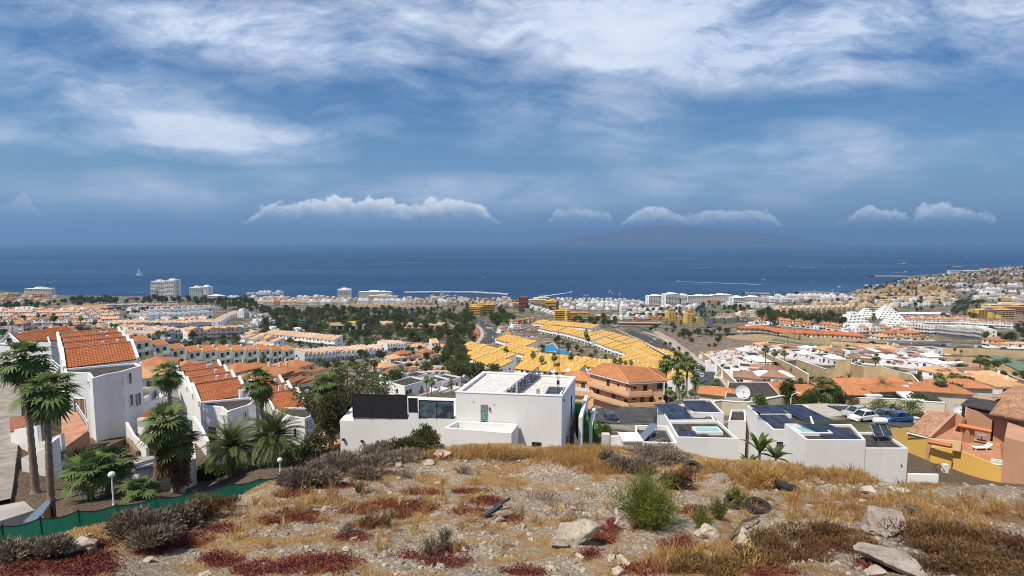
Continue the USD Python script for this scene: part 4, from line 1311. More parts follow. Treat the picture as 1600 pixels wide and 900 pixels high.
pts=[W(100,576,65),W(100.5,580,63.2),W(137,580.5,62.8),W(144,591.5,60.2),W(165,584,62.2),W(190,579.5,63.6),W(221,569,66.8),W(212,566,68.4)]
zA_=W(144,591.5,60.2)[2]
loc=[tuple(R@(p[:2]-base[:2]))for p in pts]
flat_roofed(t,loc,0,zA_-base[2],WHITE_SHADED,BITUMEN,.28,.26,name="front_wall")
ang=arrow(loc[3],loc[6])
def on_wall(i,j,u,v,yg):
 """local point of wall i-j seen in column u"""
 a,b=np.array(loc[i]),np.array(loc[j])
 best=min(np.linspace(0,1,400),key=lambda s:abs(pix([*(base[:2]+R.T@(a+(b-a)*s)),zt(v,yg)])[0,0]-u))
 q=a+(b-a)*best
 y=(base[:2]+R.T@q)[1]
 return q,y
def wall_window(t,i,j,u0,u1,v0,v1,mull=2,glass=None,frame=None,name="window"):
 q0,y0_=on_wall(i,j,u0,v1,64)
 q1,y1_=on_wall(i,j,u1,v1,64)
 w=np.linalg.norm(q1-q0)
 zb=zt(v1,(y0_+y1_)/2,u0)-base[2]
 h=zt(v0,(y0_+y1_)/2,u0)-zt(v1,(y0_+y1_)/2,u0)
 win(t,(q0[0],q0[1],zb),arrow(loc[i],loc[j]),w,h,frame,glass,mull,name=name,out=.10)
wall_window(t,5,6,189,193.5,586,604,1)
wall_window(t,5,6,200,205.5,582,600,1)
wall_window(t,5,6,190,195.5,621,640,1)
wall_window(t,5,6,202,208,616,635,1)
wall_window(t,5,6,210,220,614,634,2)
wall_window(t,2,3,138.5,140.5,594,603,1)
wall_window(t,1,2,105,109,586,597,1)
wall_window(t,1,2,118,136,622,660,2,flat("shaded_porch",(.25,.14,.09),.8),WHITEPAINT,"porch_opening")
bq=[R@(W(u,v,y)[:2]-base[:2])for u,v,y in((213,640,66),(258,622,70),(243,608,74),(221,612,69))]
m=MB()
zbal=zt(634,66,213)-base[2]
ring(m,[tuple(q)for q in bq],.2,0,zbal)
m.prism([tuple(q)for q in miter([tuple(q)for q in bq],.19)],0,zbal-1.0)
t.part("balcony",m,WHITE_SHADED)
for k in range(3):
 c=bq[0]*.4+bq[1]*.35+bq[2]*.25+np.array([k*.7,k*.3])
 t.part("terrace_chair",MB().box(c[0],c[0]+.5,c[1],c[1]+.5,zbal-1,zbal-.55).box(c[0],c[0]+.06,c[1],c[1]+.5,zbal-.55,zbal-.1),WHITEPAINT)
t,base,R,z0=stepped_row("middle stepped terrace with four orange roof bands and one rounded white end",312,630,66.0,math.radians(41),5.8,4.5,1.5,4,.0,9,2)
pts=[W(312,630,66),W(318,634,64.5),W(345,635.5,63.8),W(355,645,61.8),W(362,641,62.6),W(388,630,64.6),W(399,620,66.5),W(392,617,68)]
loc=[tuple(R@(p[:2]-base[:2]))for p in pts]
zA_=W(355,644,61.8)[2]
flat_roofed(t,loc,0,zA_-base[2],WHITE_SHADED,BITUMEN,.28,.24,name="front_wall")
wall_window(t,4,5,381,385.5,643,659,1)
wall_window(t,4,5,387,391.5,639,656,1)
wall_window(t,2,3,345,347.5,647,654,1)
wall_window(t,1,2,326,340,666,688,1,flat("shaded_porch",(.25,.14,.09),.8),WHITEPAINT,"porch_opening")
m=MB().tube([(4.9,-.6,z0-.4),(4.9,-.6,z0+1.0)],.38,8).tube([(5.4,-.5,z0-.4),(5.4,-.5,z0+.8)],.28,8)
t.part("chimney_pot",m,WHITE_SHADED)
t,base,R,z0=stepped_row("right-hand stepped terrace with three orange roof bands half hidden by date palms",429,645,64.5,math.radians(39),4.0,4.3,1.4,3,.0,9,3)
pts=[W(428,646,66),W(432,650,64.5),W(452,656,62.5),W(476,655,61.6),W(490,650,63),W(492,645,66)]
loc=[tuple(R@(p[:2]-base[:2]))for p in pts]
zA_=W(476,654,61.6)[2]
flat_roofed(t,loc,0,zA_-base[2],WHITE_SHADED,BITUMEN,.28,.22,name="front_wall")
wall_window(t,3,4,479,482,657,672,1)
wall_window(t,3,4,484,487,655,670,1)
wall_window(t,2,3,460,465,668,685,1)
O=np.array([*xy(-12,84,560),0])
O[2]=gz(O[0],O[1])-1
L2=lambda p:(p[0]-O[0],p[1]-O[1])
zl=lambda z:z-O[2]
t=thing("gabled_house","white house with a small round window in its gable, far left behind the palms","house",O)
g0,g1=xy(-2,84,540),xy(36,83,540)
zgb,zgt=zl(zt(538,83.5,20)),zl(zt(522,83.5,20))
m=MB()
w_=g1[0]-g0[0]
gable_walls(m,0,9,0,w_,0,zgb,zgt-zgb)
gr=MB()
gable(gr,.5,9,0,w_,zgb,zgt-zgb,.1)
for q in(m,gr):
 q.xf(rz=math.radians(80),loc=(L2(g1)[0],L2(g1)[1],0))
t.part("wall",m,WHITE_SHADED)
t.part("roof",gr,TILE_NEAR)
c=(np.array(L2(g0))+L2(g1))/2
a0,a1=np.array([*L2(g0),zgb]),np.array([*L2(g1),zgb])
ap=np.array([*c,zgt+.1])
off=np.array([.06,-.12,0])
t.part("pediment",MB().tube([a0+off,a1+off],.14,4).tube([a0+off,ap+off],.14,4).tube([a1+off,ap+off],.14,4),WHITEPAINT)
R_=trimesh.transformations.rotation_matrix(math.pi/2,[1,0,0])
rw=MB().lathe([(0,0),(.30,0),(.30,.12),(.42,.12),(.42,-.1),(0,-.1)],sides=16).xf(M=R_,loc=(c[0],c[1]-.1,(zgb+zgt)/2-.15))
t.part("round_window",rw,GLASS)
fb=[xy(36,83,545),xy(80,82,545),xy(75,92,540),xy(30,92,540)]
flat_roofed(t,[L2(p)for p in fb],0,zl(zt(535,82.5,60)),WHITE_SHADED,BITUMEN,.3,.2,name="side_wall")
q=L2(xy(56,82.6,550))
for dx,dz in((0,0),(.9,-.5)):
 t.part("vent",MB().box(q[0]+dx,q[0]+dx+.35,q[1]-.2,q[1]+.05,zl(zt(549,82.6))+dz,zl(zt(549,82.6))+dz+.35),BROWN)
for k in range(9):
 p=W(64+k*2.1,587-k*3.2,74+.3*k)-O
 t.part("step_rail",MB().tube([p,p+[1.9,-.8,-.9]],.07,4),WHITEPAINT)
# --- the peach apartment house with walkways
O=np.array([*xy(984,118,640),0])
O[2]=gz(O[0],O[1])-1.5
zl=lambda z:z-O[2]
L2=lambda p:np.array([p[0]-O[0],p[1]-O[1]])
t=thing("apartment_house","peach three-storey apartment house with walled walkways and one hipped orange roof","house",O)
A,B,C=L2(xy(922,127.5,600)),L2(xy(984,118,600)),L2(xy(1037,119.5,600))
D,E=C+[2.2,9.5],A+[5.5,8.5]
ze=zl(zt(599,118,984))
fl=2.75
body=[tuple(A),tuple(B),tuple(C),tuple(D),tuple(E)]
t.part("wall",MB().prism(body,-2,ze),PEACH)
eo=miter(body,-.75)
t.part("fascia",MB().prism([tuple(q)for q in eo],ze,ze+.42),WHITEPAINT)
eo2=miter(body,-.85)
r1,r2=(A*.35+B*.65+np.array([1.0,5.0])),(C*.6+D*.4+np.array([-4.0,.8]))
zc=ze+.43
top=[np.array([*r1,zc+2.0]),np.array([*r2,zc+2.0])]
pe=[np.array([*q,zc])for q in eo2]
for tri in((pe[0],pe[1],top[0]),(pe[1],pe[2],top[1],top[0]),(pe[2],pe[3],top[1]),(pe[3],pe[4],top[0],top[1]),(pe[4],pe[0],top[0])):
 m=MB()
 m.add(list(tri),[(0,1,2)]if len(tri)==3 else[(0,1,2),(0,2,3)])
 t.part("roof_slope",m,TILE)
t.part("ridge",MB().tube([pe[1],top[0],top[1],pe[2]],.11,5),TILE_PALE)
dirL,dirR=unit(B-A),unit(C-B)
outL,outR=np.array([dirL[1],-dirL[0]]),np.array([dirR[1],-dirR[0]])
lenL,lenR=np.linalg.norm(B-A),np.linalg.norm(C-B)
for k,(ext,rr)in enumerate(((.86,.60),(1.0,1.0))):
 zf=ze-fl*(k+1)+.1
 w=1.35
 pL0=A+dirL*lenL*(.02 if k==0 else .10)
 jn=B+unit(outL+outR)*w/max(.4,float(unit(outL+outR)@outL))
 pR=B+dirR*lenR*rr
 base_o=[tuple(pL0),tuple(pL0+outL*w),tuple(jn),tuple(pR+outR*w),tuple(pR),tuple(B)]
 t.part("walkway_floor",MB().prism(base_o,zf-.2,zf),PEACH)
 m=MB()
 for a,b in((pL0+outL*w,jn),(jn,pR+outR*w),(pR+outR*w,pR),(pL0,pL0+outL*w)):
  d=unit(b-a)
  nn=np.array([-d[1],d[0]])*.16
  m.prism([tuple(a),tuple(b),tuple(b+nn),tuple(a+nn)],zf-.35,zf+1.0)
 t.part("walkway_parapet",m,PEACH)
for s,h,w,hh,gl,nm in((5.4,.0,.9,2.1,WOOD,"door"),(8.6,1.3,.7,.5,GLASS,"window"),(11.3,.1,1.5,2.0,PINK,"door_niche")):
 facade(t,A,B,[(s,h,w,hh,gl,WOOD,1,nm)],ze-fl+.1)
for s,h,w,hh,gl,nm in((.8,1.35,.9,.45,GLASS,"window"),(3.4,0,1.0,2.1,WOOD,"door"),(6.9,1.0,1.3,1.3,GLASS,"window")):
 facade(t,B,C,[(s,h,w,hh,gl,WOOD,2,nm)],ze-fl+.1)
for s,h,w,hh,gl,nm in((2.2,0,.9,2.1,WOOD,"door"),(7.0,.8,1.2,1.2,GLASS,"window"),(9.0,1.3,.4,.4,GLASS,"window")):
 facade(t,A,B,[(s,h,w,hh,gl,WOOD,1,nm)],ze-2*fl+.1)
for s,h,w,hh,gl,nm in((.7,1.4,.9,.4,GLASS,"window"),(2.7,0,1.0,2.1,WOODMID,"door"),(5.0,0,1.0,2.1,WOOD,"door"),(7.3,1.2,.8,.5,GLASS,"window")):
 facade(t,B,C,[(s,h,w,hh,gl,WOOD,1,nm)],ze-2*fl+.1)
for s in(1.0,3.2,5.0):
 facade(t,B,C,[(s,0,1.2,2.0,WOOD,DARKMETAL,1,"door")],ze-3*fl+.2)
q=B-dirL*1.0
m=MB().lathe([(0,-.06),(.55,-.06),(.55,.06),(0,.06)],sides=14).xf(M=trimesh.transformations.rotation_matrix(math.pi/2,[1,0,0])).xf(rz=arrow(A,B),loc=(*q,ze-2*fl+.9))
t.part("arched_window",m,GLASS)
m=MB()
s0=A-dirL*.2
for k,(z0_,z1_,off)in enumerate(((ze-fl,ze-2*fl,.2),(ze-2*fl,ze-3*fl,1.6))):
 a=s0+outL*(off+.2)+dirL*(-.5 if k==0 else 2.2)
 b=a+dirL*(2.8 if k==0 else-3.2)+outL*.6
 d=unit(b-a)
 nn=np.array([-d[1],d[0]])
 for o2 in(0,1.1):
  p,q=a+nn*o2,b+nn*o2
  m.add([(*p,z0_-.3),(*q,z1_-.3),(*(q+nn*.14),z1_-.3),(*(p+nn*.14),z0_-.3),(*p,z0_+1.0),(*q,z1_+1.0),(*(q+nn*.14),z1_+1.0),(*(p+nn*.14),z0_+1.0)],[(0,3,2,1),(4,5,6,7),(0,1,5,4),(1,2,6,5),(2,3,7,6),(3,0,4,7)])
 m.add([(*a,z0_),(*b,z1_),(*(b+nn*1.1),z1_),(*(a+nn*1.1),z0_)],[(0,1,2,3),(3,2,1,0)])
t.part("stair",m,PEACH)
O=np.array([*xy(905,140,610),0])
O[2]=gz(O[0],O[1])-1
t=thing("small_house","small peach house with hipped orange roof between the villa's roof and the peach apartments","house",O,math.radians(-20))
zz=zt(590,140,905)-O[2]
t.part("wall",MB().box(-4,4,-3,4,-1,zz),PEACH)
m=MB()
hip(m,-4,4,-3,4,zz+.15,1.7,.5)
t.part("roof",m,TILE)
win(t,(1.2,-3,zz-2.2),0,1.0,1.6,WOOD,GLASS)
t.part("balustrade",MB().box(-3.5,4.2,-4.6,-4.5,zz-2.4,zz-1.5),WHITE_SHADED)
# --- roads and pavements laid on the slope
def ribbon(pts,w,up=.06,step=3.0):
 """a strip of width w draped over the ground along (x, y) points"""
 P=np.array(pts,float)
 seg=np.r_[0,np.cumsum(np.linalg.norm(np.diff(P,axis=0),axis=1))]
 n=max(3,int(seg[-1]/step))
 s=np.linspace(0,seg[-1],n)
 f=PchipInterpolator(seg,P,axis=0)
 c=f(s)
 d=unit(np.gradient(c,axis=0))
 nn=np.stack([-d[:,1],d[:,0]],1)
 k=5
 offs=np.linspace(-.5,.5,k)
 ww=np.interp(s,seg,np.broadcast_to(w,len(P)))
 X=c[:,None]+nn[:,None]*(offs[None,:,None]*ww[:,None,None])
 Z=ground(X[...,0].ravel(),X[...,1].ravel()).reshape(n,k)
 Z=Z.max(1,keepdims=True)*.6+Z*.4+up
 v=np.concatenate([X,Z[...,None]],-1)
 vv=np.vstack([v.reshape(-1,3),np.concatenate([X,(Z-1.2)[...,None]],-1)[:,[0,-1]].reshape(-1,3)])
 i,j=np.meshgrid(np.arange(n-1),np.arange(k-1),indexing="ij")
 q=np.stack([i*k+j,(i+1)*k+j,(i+1)*k+j+1,i*k+j+1],-1).reshape(-1,4)[:,::-1]
 b=n*k
 i=np.arange(n-1)
 sl=np.stack([i*k,b+2*i,b+2*(i+1),(i+1)*k],1)
 sr=np.stack([i*k+k-1,(i+1)*k+k-1,b+2*(i+1)+1,b+2*i+1],1)
 return MB().add(vv,np.vstack([q,sl,sr])),c,d,lambda x,y:float(np.interp(0,[0],[0]))
def road(name,pix_pts,w,mt,up=.06,line=False):
 pts=[gp(u,y)[:2]for u,y in pix_pts]
 m,c,d,_=ribbon(pts,w,up)
 struct(name,m,mt,smooth=40)
 return pts
def walk(pts,s):
 P=np.array(pts,float)
 seg=np.r_[0,np.cumsum(np.linalg.norm(np.diff(P,axis=0),axis=1))]
 f=PchipInterpolator(seg,P,axis=0)
 q=f(s*seg[-1])
 d=unit(f(min(1,s+.01)*seg[-1])-f(max(0,s-.01)*seg[-1]))
 return q,d
street=road("street",[(905,88),(935,92),(985,95),(1040,94),(1075,92)],13,ASPHALT,.10)
road("pavement",[(915,118),(950,113),(990,107),(1040,100),(1075,97)],3.0,PAVING,.16)
street2=road("street",[(1318,83),(1350,83),(1400,79),(1440,72)],8,ASPHALT,.10)
road("paved_yard",[(1190,80),(1240,83),(1290,85),(1322,85)],9,PAVING,.08)
road("pavement",[(1235,92),(1290,94),(1340,93),(1400,89),(1450,82)],3.2,PAVING,.16)
for u,y,col,rz,lab in((957,89,"black",96,"black hatchback nose-on in the street right of the villa"),(930,92,"grey",100,"dark grey car half hidden by the villa's fin walls"),(1036,83,"black",85,"black car behind the left solar house's parapet"),(946,98,"silver",98,"silver car parked behind the black hatchback beside the peach apartments")):
 p=gp(u,y)
 car(col,lab,(p[0],p[1],p[2]+.16),math.radians(rz))
for u,y,col,rz,lab in((1340,80,"silver",14,"silver car behind the big skylight of the solar house"),(1352,76,"white",16,"white car parked near the roof water tank"),(1384,78,"grey",10,"grey car right of the roof water tank"),(1405,77,"blue",8,"dark blue car next to the yellow house's gateposts")):
 p=gp(u,y)
 car(col,lab,(p[0],p[1],p[2]+.2),math.radians(rz))
def px_wall(name,label,pts,th,mt,cat="wall",down=1.5,cap=None,part="wall",group=None):
 """a freestanding wall whose top runs through pixels (u, v) at distance y"""
 P=np.array([W(u,v,y)for u,v,y in pts])
 O=np.array([P[0,0],P[0,1],gz(P[0,0],P[0,1])])
 t=thing(name,label,cat,O,0,group)
 t.part(part,wall_run(MB(),P,th,down,O),mt)
 if cap:
  Q=P.copy()
  Q[:,2]+=.10
  d=unit(np.gradient(Q[:,:2],axis=0))
  Q[:,:2]-=np.stack([-d[:,1],d[:,0]],1)*.07
  b=P[:,2]+.003-O[2]
  m=wall_run(MB(),Q,th+.14,0,O,base=P[:,2]+.003)
  t.part("coping",m,cap)
 return t
STONE=speck("volcanic_stone",(0.05,0.04,0.035),(0.34,0.28,0.22),scale=2.2,bump=0.8,dist=.08,lo=.42,hi=.52)
px_wall("stone_wall","dark rubble stone wall along the pavement below the peach apartments",[(928,634,117),(955,643,113),(990,655,106),(1000,658,103)],.4,STONE)
px_wall("stone_wall","rubble stone garden wall with white steps above the bend of the street",[(1303,632,110),(1325,642,103),(1345,647,98),(1392,648,94)],.4,STONE)
px_wall("stone_wall","short black stone wall below the clipped hedge",[(1268,650,98),(1290,647,98),(1307,646,100)],.5,STONE)
px_wall("gate_pillar","tall peeling white gate pillar on the knoll's edge",[(941.5,679,44),(953,679,44)],.5,plaster("peeling_render",(.62,.58,.52),vary=.25,streak=.6),"pillar",3)
px_wall("gate_wall","low white wall with scrawled paint behind the gate pillar",[(955,682,48),(985,681,48)],.25,WHITE_SHADED,"wall",3)
O=W(985,688,46)
O[2]=gz(O[0],O[1])-1
t=thing("garden_hut","little white hut by the left solar house","hut",O)
t.part("wall",MB().box(-.6,1.1,0,2,0,W(985,690,46)[2]-O[2]),WHITE_SHADED)
t.part("roof",MB().box(-.75,1.2,-.15,2.1,W(985,690,46)[2]-O[2],W(985,688,46)[2]-O[2]),WHITEPAINT)
# --- cream villas with orange hipped roofs and a wavy white-edged wall
def villa(label,u,v,y,w,d,rz,roof=TILE,wall=CREAM,rh=1.5,over=.5,wins=2,z_e=None,name="villa",porch=False,h=2.9):
 """single-storey house whose eave's front middle shows at (u, v)"""
 p=W(u,v,y)
 zg=gz(p[0],p[1])
 O=np.array([p[0],p[1],min(zg-.5,p[2]-h)])
 t=thing(name,label,"house",O,math.radians(rz))
 z=p[2]-O[2]
 d,rh=d*.72,rh*.72
 m=MB().box(-w/2,w/2,0,d,-1.5,z-.15)
 t.part("wall",m,wall)
 r=MB()
 hip(r,-w/2,w/2,0,d,z,rh,over)
 t.part("roof",r,roof)
 for k in range(wins):
  x=-w/2+w*(k+.6)/(wins+.2)
  win(t,(x-.5,0,z-2.2),0,1.1,1.3,WHITEPAINT,GLASS,2)
 if porch:
  for x in(-w/2+.3,w/2-.3):
   t.part("porch_column",MB().lathe([(.22,-1),(.18,0),(.18,z-.3),(.26,z-.2)],(x,-1.6,0),8),WHITE_SHADED)
  r=MB()
  hip(r,-w/2,w/2,-1.8,0,z-.05,.7,.2)
  t.part("porch_roof",r,roof)
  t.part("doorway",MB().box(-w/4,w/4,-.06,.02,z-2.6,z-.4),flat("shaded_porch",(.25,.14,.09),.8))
 return t
wavy=[(1082,650,96),(1100,640,97),(1118,627,98),(1128,626,98.5),(1145,628,98),(1168,629,97),(1185,627,97),(1205,622,98),(1222,619,99),(1240,618,101)]
px_wall("garden_wall","wavy cream wall with white edge below the big roof dish",wavy,.35,CREAM,"wall",4,WHITE_SHADED)
O=np.array([*xy(1150,103,620),0]);O[2]=gz(O[0],O[1])-1
t=thing("flat_roof_house","cream house with dark flat roof carrying a big white dish","house",O)
q=[xy(1132,100,622)-O[:2],xy(1222,101,618)-O[:2],xy(1200,112,605)-O[:2],xy(1138,112,606)-O[:2]]
flat_roofed(t,[tuple(p)for p in q],-3,zt(622,100,1150)-O[2],CREAM,BITUMEN,.2,.2)
def dish(label,u,v,y,r,face=(-.25,-.95,.35),post=None,group=None):
 c=W(u,v,y)
 t=thing("satellite_dish",label,"satellite dish",c,0,group)
 n=8
 prof=[(r*k/n,.34*r*(k/n)**2)for k in range(n+1)]+[(r*1.03,.34*r+.03),(r*.98,.30*r)]+[(r*k/n,.34*r*(k/n)**2-.05)for k in range(n-1,-1,-1)]
 M=trimesh.geometry.align_vectors([0,0,1],unit(np.array(face)))
 m=MB().lathe(prof,(0,0,-.1),20)
 m.xf(M=M)
 t.part("bowl",m,flat("dish_white",(.72,.72,.70),.5),smooth=40)
 f=unit(np.array(face))
 sd=unit(np.cross(f,[0,0,1.0]))
 e=f*r*.95
 a=MB()
 for s in(-1,1):
  a.tube([sd*s*r*.85+f*.28*r,e],.025*r+.01,4)
 a.tube([-np.cross(sd,f)*r*.85+f*.28*r,e],.025*r+.01,4).box(e[0]-.08*r,e[0]+.08*r,e[1]-.08*r,e[1]+.08*r,e[2]-.08*r,e[2]+.08*r)
 t.part("arm",a,METAL)
 zb=-(post or r*1.5)
 t.part("post",MB().tube([(0,.1,-.15),(0,.15,zb)],.05+.03*r,6),METAL)
 return t
dish("big white mesh dish on the dark flat roof of the cream house",1160,613,101,1.35,post=1.8)
dish("small white dish on the left orange roof right of the big dish",1230,599,118,.62)
for k,(u,v,y,r,lb)in enumerate(((1414,605,100,.62,"leftmost of three dishes on the orange roof above the arched windows"),(1421,602,101,.62,"middle one of three dishes on the orange roof above the arched windows"),(1440,604,101,.55,"rightmost of three dishes on the orange roof above the arched windows"),(864,579,120,.55,"left one of two small dishes behind the villa's roof"),(887,577,120,.6,"right one of two small dishes behind the villa's roof"),(1497,640,76,.75,"white dish left of the black pergola roof"),(1455,549,215,.9,"white dish on the far brown-roofed house"))):
 dish(lb,u,v,y,r)
vl="cream villa with orange hipped roof, "
villa(vl+"left end of the wavy wall, beside a palm",1125,617,104,8,7,-25,wins=0)
villa(vl+"right behind the big dish",1182,612,114,6,6,6,wins=0,rh=1.3)
villa(vl+"widest one behind the dark flat roof",1200,608,118,13,7,4,wins=0)
villa(vl+"with brown porch behind the street lamp",1256,613,106,9.5,7,2,wins=0,porch=True,wall=CREAM)
villa(vl+"with corner porch right of the skirted palm",1330,612,100,8.5,8,-6,wins=0,porch=True)
villa(vl+"long one above the arched windows",1370,603,106,17,7,0,wins=0)
villa(vl+"second long one below the dishes",1404,610,99,11,6,6,wins=0,rh=1.3)
villa(vl+"right of the three dishes",1468,612,98,11,8,-14,wins=0,rh=1.6)
villa(vl+"behind three tall palms near the black pergola",1513,605,112,10,8,-6,wins=0,rh=1.7)
for pts,lb in(([(1322,628,97),(1340,622,96),(1400,624,92),(1447,628,89),(1477,630,87)],"long cream wall with two arched windows under the dark sloping roofs"),):
 t=px_wall("arcade_wall",lb,pts,.4,CREAM,"wall",3,WHITE_SHADED)
 for u,y in((1359.5,95),(1395.5,92.2)):
  P=W(u,632,y)-np.array([W(*pts[0])[0],W(*pts[0])[1],gz(*W(*pts[0])[:2])])
  m=MB().lathe([(0,-.08),(.8,-.08),(.8,.05),(0,.05)],sides=16).xf(M=trimesh.transformations.rotation_matrix(math.pi/2,[1,0,0]),loc=P+[0,-.15,-.6])
  m.box(P[0]-.8,P[0]+.8,P[1]-.22,P[1]-.08,P[2]-1.5,P[2]-.6)
  t.part("arched_window",m,GLASS)
for(u0,u1,v0,v1,y,lb)in((1358,1398,608,619,96,"left of the two dark sloping roofs behind the arched wall"),(1423,1472,611,626,90,"right of the two dark sloping roofs behind the arched wall")):
 a,b=W(u0,v0,y+9),W(u1-22,v0,y+9)
 c,d=W(u1,v1,y),W(u0+22,v1-1,y)
 cen=(a+b+c+d)/4
 O=np.array([cen[0],cen[1],gz(cen[0],cen[1])])
 t=thing("sloping_roof_house","house with dark roof, "+lb,"house",O)
 q=[d-O,c-O,b-O,a-O]
 t.part("roof",MB().add(q+[x-[0,0,.25]for x in q],[(0,1,2,3),(7,6,5,4),(0,4,5,1),(1,5,6,2),(2,6,7,3),(3,7,4,0)]),BITUMEN)
 qq=[x-[0,0,.26]for x in q]
 t.part("wall",MB().add([x*[.97,.97,1]for x in qq]+[np.array([x[0]*.97,x[1]*.97,-1])for x in qq],[(0,4,5,1)[::-1],(1,5,6,2)[::-1],(2,6,7,3)[::-1],(3,7,4,0)[::-1]]),WHITE_SHADED)
 t.part("white_slope",MB().add([q[3]+[-3.2,-.2,.02],q[0]+[-3.2,-.2,.02],q[0]+[-.05,0,.02],q[3]+[-.05,0,.02],q[3]+[-3.2,-.2,-.3],q[0]+[-3.2,-.2,-.3],q[0]+[-.05,0,-.3],q[3]+[-.05,0,-.3]],[(0,1,2,3),(7,6,5,4),(0,4,5,1),(1,5,6,2),(2,6,7,3),(3,7,4,0)]),WHITE_SHADED)
# --- the yellow and rust-coloured house on the right
O=np.array([*xy(1500,60,700),0])
O[2]=gz(O[0],O[1])
t=thing("rust_house","big rust and yellow house with old clay tile roofs and a tiled terrace, right edge","house",O)
PO=lambda u,v,y:W(u,v,y)-O
def vol(name,corners,ztop,zbot,mt,lab=None):
 """upright block over plan corners given as (u, v, y)"""
 pts=[tuple(W(u,v,y)[:2]-O[:2])for u,v,y in corners]
 return t.part(name,MB().prism(pts,zbot-O[2],ztop-O[2]),mt,label=lab)
OLDTILE=tiles("old_clay_tiles",(0.33,0.16,0.09),(0.60,0.38,0.24),sx=.28,sy=.40,rand=.02)
e0,e1,e2,e3=PO(1418,674.5,60),PO(1454,684,57.6),PO(1494,646,62.5),PO(1450,641,64)
t.part("tiled_roof",rolled_quad(e0,e1,e2,e3),OLDTILE,smooth=35)
m=MB().prism([tuple((e0+[.3,.3,0])[:2]),tuple((e1+[-.1,.35,0])[:2]),tuple((e2+[-.1,0,0])[:2]),tuple((e3+[.3,0,0])[:2])],-4,[e0[2]-.15,e1[2]-.15,e2[2]-.25,e3[2]-.25])
t.part("wall",m,YELLOW,label="yellow wall below the small tiled roof")
t.part("gutter",MB().tube([e0+[-.1,-.1,-.12],e1+[.1,-.1,-.12]],.09,6),WHITEPAINT)
a,b,c,d=PO(1454,683,57.6),PO(1494,645,62.5),PO(1504,652,62),PO(1504,683,57.0)
m=MB().prism([tuple(a[:2]),tuple(d[:2]),tuple(c[:2]),tuple(b[:2])],-4,a[2]-.5)
t.part("roof_terrace",m,TERRA)
w_=MB()
for p,q,th in((a,b,.3),(b,c,.25)):
 wall_run(w_,[p+O,q+O],th,0,O,base=O[2]-2)
t.part("terrace_parapet",w_,RUST)
w_=MB()
p0,p1=PO(1450,690,57.0),PO(1500,694,55.0)
wall_run(w_,[PO(1456,686,57.2)+O,PO(1502,690,55.2)+O],.25,0,O,base=[zt(698,57.2),zt(704,55.2)])
t.part("front_parapet",w_,PEACH)
w_=MB()
wall_run(w_,[PO(1454,697,57.3)+O,PO(1488,702,55.7)+O],.25,0,O,base=O[2]-4)
t.part("wall",w_,YELLOW,label="yellow wall under the peach parapet")
t.part("orange_beam",MB().tube([PO(1451,690,56.8),PO(1487,697,55.0)],.26,6),flat("orange_paint",(.50,.16,.035),.6))
r0,r1,r2,r3=PO(1501,632,66),PO(1550,641,62),PO(1566,628,66),PO(1516,620,71)
t.part("pergola_roof",MB().add([r0,r1,r2,r3,r0-[0,0,.15],r1-[0,0,.15],r2-[0,0,.15],r3-[0,0,.15]],[(0,1,2,3),(7,6,5,4),(0,4,5,1),(1,5,6,2),(2,6,7,3),(3,7,4,0)]),BITUMEN)
for(u,v,y,vb)in((1506,634,65.5,655),(1514,636,66,650),(1516,622,70,640)):
 p=PO(u,v,y)
 t.part("pergola_post",MB().box(p[0]-.12,p[0]+.12,p[1]-.12,p[1]+.12,PO(u,vb,y)[2]-2,p[2]-.02),WOOD)
vol("rust_wall",[(1508,660,65),(1550,660,62.5),(1575,640,68),(1530,640,70)],zt(638,65,1520),O[2]-1,RUST)
vol("rust_tower",[(1550,700,60.5),(1606,700,57),(1660,660,66),(1575,660,68)],zt(651,60.5,1550),O[2]-3,RUST)
t.part("tiled_roof",rolled_quad(PO(1545,647,60),PO(1602,657,55.5),PO(1650,618,62),PO(1566,621,66)),OLDTILE,smooth=35)
t.part("eave_board",MB().tube([PO(1545,650,60.1),PO(1602,660,55.6)],.13,4),WOOD)
t.part("tiled_roof",rolled_quad(PO(1553,622,68),PO(1606,622,66),PO(1640,600,72),PO(1585,602,73)),OLDTILE,smooth=35)
vol("rear_wall",[(1557,630,69),(1640,630,66),(1660,612,74),(1585,612,74)],zt(624,68,1557),O[2],RUST)
t.part("orange_beam",MB().tube([PO(1497,664,60.5),PO(1549,674,58.5)],.30,6).tube([PO(1497,664,60.5),PO(1506,655,65)],.28,6),flat("orange_paint",(.50,.16,.035),.6))
for(u,v,y)in((1504,668,60.5),(1512,670,60),(1519,671,60)):
 p=PO(u,v,y)
 t.part("terrace_post",MB().box(p[0]-.18,p[0]+.18,p[1]-.18,p[1]+.18,PO(u,694,y)[2]-.6,p[2]),RUST)
f0=[PO(1487,700,57.8),PO(1566,728,53.5),PO(1562,694,60),PO(1506,684,62)]
zfl=zt(694,59.5,1520)-O[2]
t.part("terrace_floor",MB().prism([tuple(p[:2])for p in f0],-3,zfl),TERRA)
p=PO(1532,699,57.8)
p[2]=zfl
m=MB().box(p[0]-.85,p[0]+.6,p[1]-.3,p[1]+.3,zfl+.28,zfl+.36)
m.add([(p[0]+.6,p[1]-.3,zfl+.3),(p[0]+1.15,p[1]-.3,zfl+.75),(p[0]+1.15,p[1]+.3,zfl+.75),(p[0]+.6,p[1]+.3,zfl+.3),(p[0]+.6,p[1]-.3,zfl+.36),(p[0]+1.15,p[1]-.3,zfl+.81),(p[0]+1.15,p[1]+.3,zfl+.81),(p[0]+.6,p[1]+.3,zfl+.36)],[(0,3,2,1),(4,5,6,7),(0,1,5,4),(1,2,6,5),(2,3,7,6),(3,0,4,7)])
